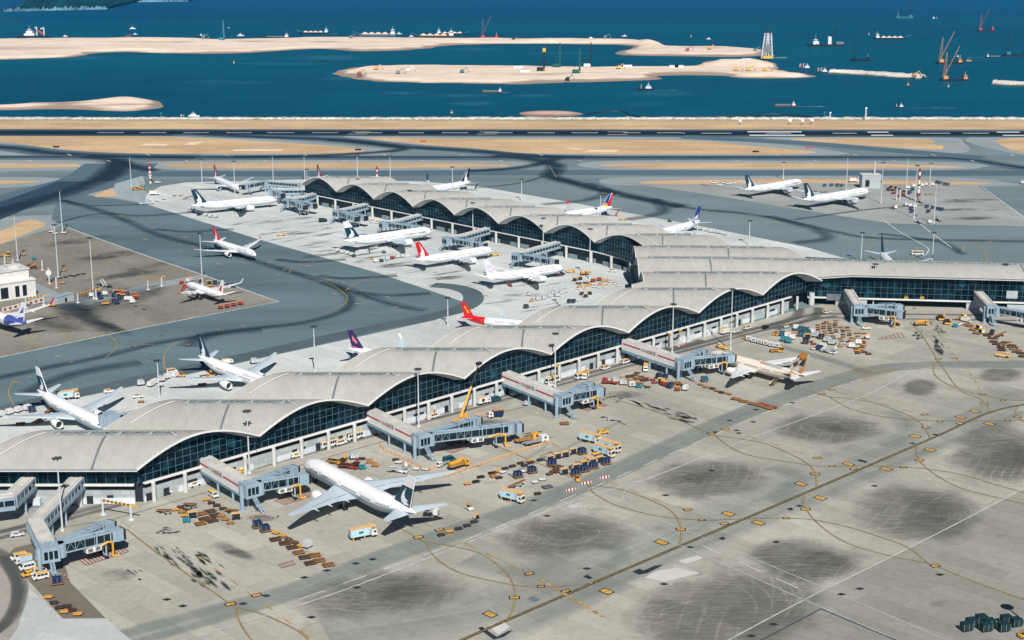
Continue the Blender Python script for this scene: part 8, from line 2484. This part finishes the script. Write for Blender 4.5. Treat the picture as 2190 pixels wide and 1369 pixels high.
curves = [
	[(774, 1086), (817, 1110), (906, 1159), (918, 1178), (945, 1205), (993, 1229), (1098, 1252), (1157, 1256), (1212, 1254), (1285, 1245)],
	[(906, 1159), (957, 1167), (1025, 1184), (1075, 1218), (1098, 1252), (1102, 1279), (1094, 1311), (1076, 1334)],
	[(1053, 950), (1110, 975), (1164, 997), (1256, 1038), (1263, 1049), (1283, 1064), (1320, 1082), (1400, 1103), (1498, 1113), (1597, 1110), (1682, 1109), (1741, 1113), (1817, 1129), (1893, 1153), (1942, 1172), (1987, 1206), (2003, 1212), (2082, 1244), (2260, 1308)],
	[(1256, 1038), (1329, 1048), (1400, 1074), (1434, 1093), (1453, 1119), (1457, 1146), (1451, 1170)],
	[(1722, 1055), (1717, 1074), (1726, 1093), (1752, 1123), (1809, 1161), (1893, 1187), (1987, 1206)],
	[(1278, 845), (1403, 881), (1524, 930), (1534, 936), (1559, 955), (1605, 975), (1730, 995), (1779, 998), (1855, 997), (1931, 1000), (1984, 1004), (2063, 1017), (2139, 1040), (2260, 1074)],
	[(1531, 932), (1627, 947), (1688, 971), (1730, 995), (1745, 1021), (1746, 1046)],
	[(1959, 956), (1961, 975), (1984, 1004), (2044, 1040), (2120, 1062), (2240, 1090)],
	[(1947, 690), (1969, 713), (2006, 771), (2050, 832), (2091, 851), (2111, 868), (2116, 885)],
	[(2006, 771), (1997, 783), (1997, 797), (2011, 813), (2050, 832), (2127, 851), (2190, 858), (2300, 862)],
	[(1692, 826), (1752, 843), (1772, 849), (1794, 862), (1822, 876), (1877, 890), (1961, 899), (2072, 901), (2190, 899)],
	[(1772, 849), (1850, 858), (1919, 879), (1961, 899), (1983, 924), (1988, 938)],
	[(2181, 868), (2173, 876), (2174, 888), (2190, 903)],
	[(270, 1132), (340, 1186), (420, 1242), (500, 1299), (506, 1314), (517, 1340), (545, 1380)],
	[(500, 1299), (553, 1312), (598, 1330), (645, 1356), (690, 1400)],
]
line_set("yellow_line_border", [main_line], 1.25, M_BLACKM, ZM0)
line_set("yellow_line", [main_line], .3, M_YELLOW, ZM1)
line_set("yellow_line_border", curves, .55, paint("line_border", S(104, 100, 84), .85, var=.3), ZM0)
line_set("yellow_line", curves, .24, M_YELLOW, ZM1)
line_set("yellow_dashes", [[(1155, 1240), (1290, 1320)]], 1.1, M_YELLOW, ZM1 + .004, 0, (2.4, 1.4))
line_set("yellow_dashes", [[(424, 1191), (600, 1318), (700, 1392)], [(906, 1119), (980, 1155), (1048, 1188), (1125, 1225)], [(1300, 1030), (1420, 1075), (1470, 1090)], [(1546, 920), (1640, 945), (1740, 978)], [(1790, 838), (1880, 862), (1975, 888)], [(1990, 690), (2040, 760), (2085, 812), (2100, 850)], [(1440, 865), (1560, 920)], [(1180, 950), (1300, 1000)]], .5, M_YELLOW, ZM1, 0, (5, 6))
far_curves = [
	[(617, 584), (630, 572), (672, 560), (720, 552)], [(738, 622), (765, 605), (815, 590), (850, 585)], [(652, 591), (703, 607), (735, 627), (742, 642), (720, 660), (640, 675)],
	[(233, 717), (250, 735), (243, 752), (225, 765)], [(182, 724), (230, 735), (330, 738)], [(30, 868), (18, 840), (30, 815), (42, 808)], [(352, 790), (352, 760), (372, 735), (400, 728)], [(1845, 517), (1862, 525), (1850, 540)], [(2060, 540), (2062, 525), (2080, 518)], [(2110, 560), (2105, 538), (2085, 520)],
	[(1190, 380), (1175, 355)], [(1085, 385), (1130, 378)], [(2058, 298), (2080, 315), (2105, 330)], [(2110, 302), (2112, 312)], [(1815, 318), (1840, 320), (1840, 326)],
]
line_set("yellow_line", far_curves, .4, M_YELLOW, ZM1)
# white lines: lane edges, road borders, stand limits
line_set("white_line", [[(180, 1430), (420, 1362), (684, 1281), (860, 1216), (1060, 1138), (1230, 1072), (1400, 1019), (1600, 940), (1843, 850), (1961, 793), (2060, 788), (2300, 790)]], .55, M_FADED, ZM1)
line_set("white_line", [[(1506, 1151), (1768, 1261), (2190, 1440)], [(1462, 1170), (1764, 1303), (2000, 1405)], [(1330, 1061), (1338, 1076), (1365, 1094), (1506, 1151)], [(1400, 1021), (1347, 1043), (1330, 1061)], [(1240, 1098), (1330, 1122), (1462, 1170)]], .32, M_FADED, ZM1)
line_set("white_dashes", [[(1502, 1168), (1640, 1229), (1715, 1263)], [(640, 1283), (1000, 1155), (1300, 1030), (1640, 882), (1850, 808)]], .32, M_WHITEM, ZM1, 0, (9, 7))
line_set("pale_limit_line", [[(1540, 1380), (1722, 1283), (1960, 1165), (2190, 1046), (2300, 990)]], .45, M_FADED, ZM1)
line_set("blue_line", [[(1610, 1380), (1756, 1303)], [(1756, 1303), (1935, 1378)]], .5, paint("dark_blue_line", S(60, 74, 92), .8, var=.3), ZM1)
edge_g = paint("joint_line", S(128, 134, 132), .9, var=.3)
line_set("limit_line", [[(146, 488), (325, 552), (435, 589), (596, 646), (400, 683), (233, 716), (0, 765)]], .7, M_WHITEM, ZM1, 0)
line_set("white_line", [[(1888, 470), (1925, 497), (1980, 528), (1984, 540), (1975, 548)], [(1950, 465), (1990, 497), (2035, 530)], [(2100, 400), (2190, 465)]], .6, M_WHITEM, ZM1)
line_set("dark_joint", [[(0, 1150), (240, 1112), (430, 1057), (800, 950), (1140, 866), (1480, 762), (1690, 700)]], .5, edge_g, ZM0, 0)
# figures on the road
def hatch(corners, n, w=.35):
	a, b, c, d = [G(*p) for p in corners]
	mb = MB()
	for i in range(n + 1):
		t = i / n
		ribbon(mb, [a.lerp(b, t), d.lerp(c, t)], w, ZM1)
	for p, q in ((a, b), (b, c), (c, d), (d, a)): ribbon(mb, [p, q], .28, ZM1 + .002)
	tag(mb.build("red_hatching", M_REDM), kind="structure")
hatch([(588, 1071), (645, 1047), (672, 1060), (610, 1081)][0:4], 11)
hatch([(941, 960), (991, 946), (1015, 953), (966, 970)], 11)
hatch([(1238, 874), (1272, 857), (1299, 868), (1255, 880)], 9)
hatch([(168, 1197), (254, 1166), (275, 1181), (185, 1210)], 13)
hatch([(1880, 725), (1925, 712), (1935, 722), (1878, 727)], 6)
hatch([(595, 1209), (625, 1200), (632, 1208), (604, 1216)], 5, .25)
box = [(1819, 793), (1844, 782), (1925, 790), (1850, 816)]
mb = MB(); a, b, c, d = [G(*p) for p in box]
for i in range(11):
	t = i / 10; ribbon(mb, [a.lerp(d, t), b.lerp(c, t)], .16, ZM1); ribbon(mb, [a.lerp(b, t), d.lerp(c, t)], .12, ZM1 + .002)
tag(mb.build("yellow_box_hatching", M_YELLOW), kind="structure")
hatch_m = MB()
for i in range(7):
	p, q = G(1213 + i * 6, 1087 - abs(3 - i) * 0), G(1220 + i * 5.5, 1076 + abs(3 - i) * 2); ribbon(hatch_m, [p, q], .3, ZM1)
tag(hatch_m.build("white_hatching", M_WHITEM), kind="structure")
# painted plates with figures
def plate(x, y, wpx, txt, up=1, small=False, turn=0.0, mat=M_ORANGE_MARK):
	c = G(x, y)
	zc = c.y * _c + CAM_H * _s
	W = wpx * zc / FOCAL
	D = W * (0.52 if small else .62)
	u = Vector((1, -1, 0)).normalized(); v = Vector((1, 1, 0)).normalized()
	if small: u, v = Vector((math.cos(R(turn)), math.sin(R(turn)), 0)), Vector((-math.sin(R(turn)), math.cos(R(turn)), 0))
	mb = MB(); mb.plate([(c + u * (W / 2 * sx) + v * (D / 2 * sy)) + Vector((0, 0, ZM2)) for sx, sy in ((-1, -1), (1, -1), (1, 1), (-1, 1))])
	o = mb.build("painted_plate", mat); tag(o, kind="structure")
	mb = MB(); e = .45
	mb.plate([(c + u * ((W / 2 + e) * sx) + v * ((D / 2 + e) * sy)) + Vector((0, 0, ZM2 - .003)) for sx, sy in ((-1, -1), (1, -1), (1, 1), (-1, 1))])
	tag(mb.build("plate_border", M_BLACKM), kind="structure")
	if txt:
		V, F = text_geo(txt, 1.0)
		k = W * .62 / max(max(a for a, b in V) - min(a for a, b in V), .1)
		k = min(k, D * .8)
		mb = MB(); mb.add([c + u * (a * k * up) + v * (b * k * up) + Vector((0, 0, ZM2 + .004)) for a, b in V], F)
		tag(mb.build("painted_figures", M_BLACKM), kind="structure")
for x, y, w, t, up in ((1048, 1315, 24, "S47", 1), (1297, 1266, 24, "S47", -1), (1415, 1161, 24, "S23", 1), (1558, 1100, 22, "S24", 1), (1622, 1119, 22, "S23", -1), (1713, 1036, 20, "S24", 1), (1754, 1066, 21, "S24", -1), (1815, 993.5, 19, "S25", 1), (1895, 1004, 20, "S25", -1), (1957, 934, 19, "S26", 1), (1989, 963, 19, "S26", -1), (2054, 893, 17, "S27", 1), (2116, 907.5, 18, "S27", -1), (2086, 880, 17, "S28", 1)):
	plate(x, y, w, t, up)
for x, y, w, t, a in ((895, 1150, 17, "S24", 30), (940, 1134, 15, "S24", 30), (493, 1293, 18, "S23", 30), (549, 1274, 17, "S23", 30), (1100, 1279, 18, "S23", 0), (1157, 1255, 11, "S23", 0), (1210, 1265, 15, "S23", 28), (1132, 1228, 15, "S23", 28), (1456, 1133, 16, "S24", 0), (1501, 1113, 10, "S24", 0), (1549, 1121, 14, "S24", 28), (1471, 1091, 14, "S24", 25), (1743, 1014, 15, "S25", 0), (1780, 998, 9, "S25", 0), (1826, 1003.5, 13, "S25", 20), (1748, 980, 13, "S25", 20), (1723, 1090, 16, "S25", 0), (1681, 1109, 10, "S25", 0),
					  (1521, 928, 13, "S25", 25), (1551, 918, 13, "S25", 25), (1980, 915, 13, "S26", 0), (2010, 902, 9, "S26", 0), (2053, 907, 11, "", 15), (1977, 887.5, 11, "S26", 15), (1966, 985, 14, "S26", 0), (1932, 1000, 10, "S26", 0), (2105, 863.5, 12, "S27", 0), (2145, 857, 9, "", 0), (2155, 900.5, 8, "", 0), (2176, 892, 11, "S28", 0), (1757, 843, 11, "S26", 15), (1779, 834, 11, "S26", 15), (2006, 768, 10, "S27", 5), (2042, 767, 10, "S27", 5), (2000, 1211, 15, "S24", 20), (2102, 843.5, 11, "", 10)):
	plate(x, y, w, t, 1, True, a)
dots = [(105, 905), (225, 925), (300, 947), (425, 937), (185, 1008), (228, 968), (598, 1055), (725, 1078), (950, 1098), (645, 1173), (880, 1145), (770, 1130), (840, 1252), (1090, 1193), (1165, 1278), (1905, 1185), (1490, 990)]
dots = [(x / 3.911 + 550, y / 3.911 + 330) for x, y in dots]
dots += [(x / 3.911, y / 3.911 + 400) for x, y in ((1060, 328), (1015, 245), (1175, 283), (1265, 262), (1210, 438), (1410, 375), (1505, 485), (1545, 420), (1605, 500), (1505, 538), (405, 478), (650, 522), (800, 578), (930, 628), (1190, 723), (2030, 605), (1830, 645), (2040, 635), (1850, 1200), (2030, 1165), (1110, 1335), (1345, 1247), (1565, 1320))]
dots += [(x / 3.65, y / 3.65 + 700) for x, y in ((705, 232), (1455, 135), (1040, 150), (880, 183), (1310, 183), (1725, 25), (1140, 218), (560, 275), (450, 228), (1255, 68), (230, 390), (135, 430), (1160, 262))]
dots += [(x / 3.911 + 1000, y / 3.911 + 330) for x, y in ((570, 188), (690, 240), (590, 230), (1105, 282), (1145, 328), (975, 322), (1250, 340), (1700, 388), (1850, 412), (2030, 478))]
dots += [(x / 3.112 + 1500, y / 3.112 + 330) for x, y in ((60, 380), (330, 402), (395, 448), (500, 458), (255, 443), (930, 502), (980, 575), (930, 533), (1115, 537), (1150, 570), (1230, 577), (1320, 580), (1565, 563), (1680, 587), (1830, 587), (1920, 585), (1800, 718), (1890, 718))]
mb = MB(); rr = random.Random(4)
for i, (x, y) in enumerate(dots):
	c = G(x, y); zc = c.y * _c + CAM_H * _s
	w = (12 if i % 3 == 0 else 8) * zc / FOCAL; d = w * .55
	ribbon(mb, [c + Vector((-w / 2, 0, 0)), c + Vector((w / 2, 0, 0))], d, ZM1)
tag(mb.build("painted_plate", M_YELLOW), kind="structure")
# runway bars
mb = MB()
def bar(x0, x1, y, w, z=Z4): ribbon(mb, [G(x0, y), G(x1, y)], w, z)
for x0, x1, y in ((1599, 1714, 282.2), (1603, 1721, 289.6), (1855, 1900, 283), (1863, 1910, 289.6), (2132, 2180, 283), (2145, 2230, 289.8)): bar(x0, x1, y, 7.0 if x0 < 1750 else 6)
for k, ox, y in ((2.977, 1460, 285.2), ):
	for x0, x1 in ((0, 15), (120, 310), (530, 690), (955, 1110), (1515, 1705), (1785, 1950)): bar(x0 / k + ox, x1 / k + ox, y, 2.6)
for x0, x1 in ((90, 260), (365, 525), (640, 808), (910, 1090), (1185, 1358), (1465, 1635), (1795, 1905), (2010, 2173)): bar(x0 / 2.977 + 730, x1 / 2.977 + 730, 284.3, 2.4)
for x0, x1, y in ((65, 185, 282.4), (40, 165, 287), (880, 1000, 282.6), (865, 990, 287), (1695, 1822, 282.4), (1695, 1822, 288)): bar(x0 / 2.977 + 730, x1 / 2.977 + 730, y, 1.6)
for x0, x1 in ((620, 790), (890, 1060), (1165, 1330), (1440, 1605), (1700, 1875), (1985, 2155)): bar(x0 / 2.977, x1 / 2.977, 284, 2.0)
tag(mb.build("runway_marking", M_WHITEM), kind="structure")
# small shoulder ticks round the taxiways
mb = MB()
for i in range(26):
	x = 60 + i * 84; y = 331.5 if i % 2 else 344.5; bar_a, bar_b = G(x, y - 1.6), G(x + 9, y + 1.6); ribbon(mb, [bar_a, bar_b], 1.2, ZM1)
tag(mb.build("shoulder_tick", paint("cream_marking", S(220, 206, 170), .8, var=.2)), kind="structure")
# patches of new concrete and dark pit lids
M_NEWC = concrete("new_concrete", S(204, 202, 194), 5, R(45), .03, .04, .05)
for p in ([(1378, 1236), (1402, 1222), (1446, 1214), (1498, 1226), (1420, 1244)], [(1045, 1338), (1078, 1329), (1090, 1341), (1066, 1358)], [(1450, 1200), (1490, 1188), (1504, 1194), (1468, 1206)]): ground_poly("concrete_patch", p, M_NEWC, Z4 + .02)
M_DKP = asphalt("patch_dark", S(40, 52, 60), .15)
for p in ([(1352, 1222), (1368, 1216), (1376, 1220), (1400, 1210), (1420, 1207), (1408, 1214), (1384, 1226), (1366, 1229)], [(1022, 1343), (1031, 1340), (1048, 1352), (1062, 1362), (1086, 1350), (1098, 1347), (1078, 1362), (1056, 1368)], [(1247, 1233), (1256, 1229), (1268, 1236), (1260, 1239)], [(1833, 985), (1838, 982), (1855, 987), (1853, 990)], [(1536, 1151), (1545, 1148), (1553, 1151), (1546, 1155)], [(1682, 1088), (1692, 1085), (1698, 1090), (1690, 1092)]): ground_poly("dark_patch", p, M_DKP, Z4 + .02)
ground_poly("grey_patch", [(1128, 1280), (1140, 1274), (1156, 1282), (1144, 1288)], asphalt("patch_grey", S(104, 120, 124), .1), Z4 + .02)
ground_poly("grey_patch", [(1205, 1146), (1230, 1139), (1247, 1146), (1222, 1155)], asphalt("patch_olive", S(98, 100, 94), .1), Z4 + .02)
ground_poly("grey_patch", [(860, 1247), (885, 1230), (898, 1236), (868, 1255)], asphalt("patch_olive2", S(108, 108, 100), .1), Z4 + .02)
mb = MB()
for x, y in ((357, 1283), (391, 1297), (520, 1292), (651, 1236), (666, 1321), (761, 1206), (797, 1197), (763, 1257), (699, 1221), (569, 1275), (1142, 1071), (1170, 1104), (1255, 1217), (1800, 1272), (1839, 1260), (1654, 1336), (1607, 1361), (1575, 921), (1611, 903), (1522, 1007), (1476, 1171), (1870, 1040), (1952, 949), (2000, 930), (1530, 925), (1580, 927), (1617, 877), (1694, 862), (1424, 1060), (1420, 1250), (1660, 1160), (1710, 1083), (2010, 1230), (1560, 900), (1290, 893), (1310, 900), (1185, 1000)):
	c = G(x, y); b = len(mb.v)
	P = [c + Vector((a, q, ZM1)) for a, q in ((0, -1.0), (1.5, 0), (0, 1.0), (-1.5, 0))]; mb.plate(P)
tag(mb.build("pit_lid", M_DKP), kind="structure")
# ------------------------------------------------------------------ blue air over land and sea
m = bpy.data.materials.new("sea_haze"); m.use_nodes = True
nt = m.node_tree; nt.nodes.clear()
out = nt.nodes.new("ShaderNodeOutputMaterial"); vol = nt.nodes.new("ShaderNodeVolumePrincipled")
vol.inputs["Color"].default_value = (0.14, 0.60, 1.0, 1)
vol.inputs["Density"].default_value = 0.000034
vol.inputs["Anisotropy"].default_value = 0.0
nt.links.new(vol.outputs[0], out.inputs["Volume"])
mb = MB(); mb.box((0, 21500, 98.5), (62000, 48000, 207)); hz_ = mb.build("haze", m); tag(hz_, kind="stuff")
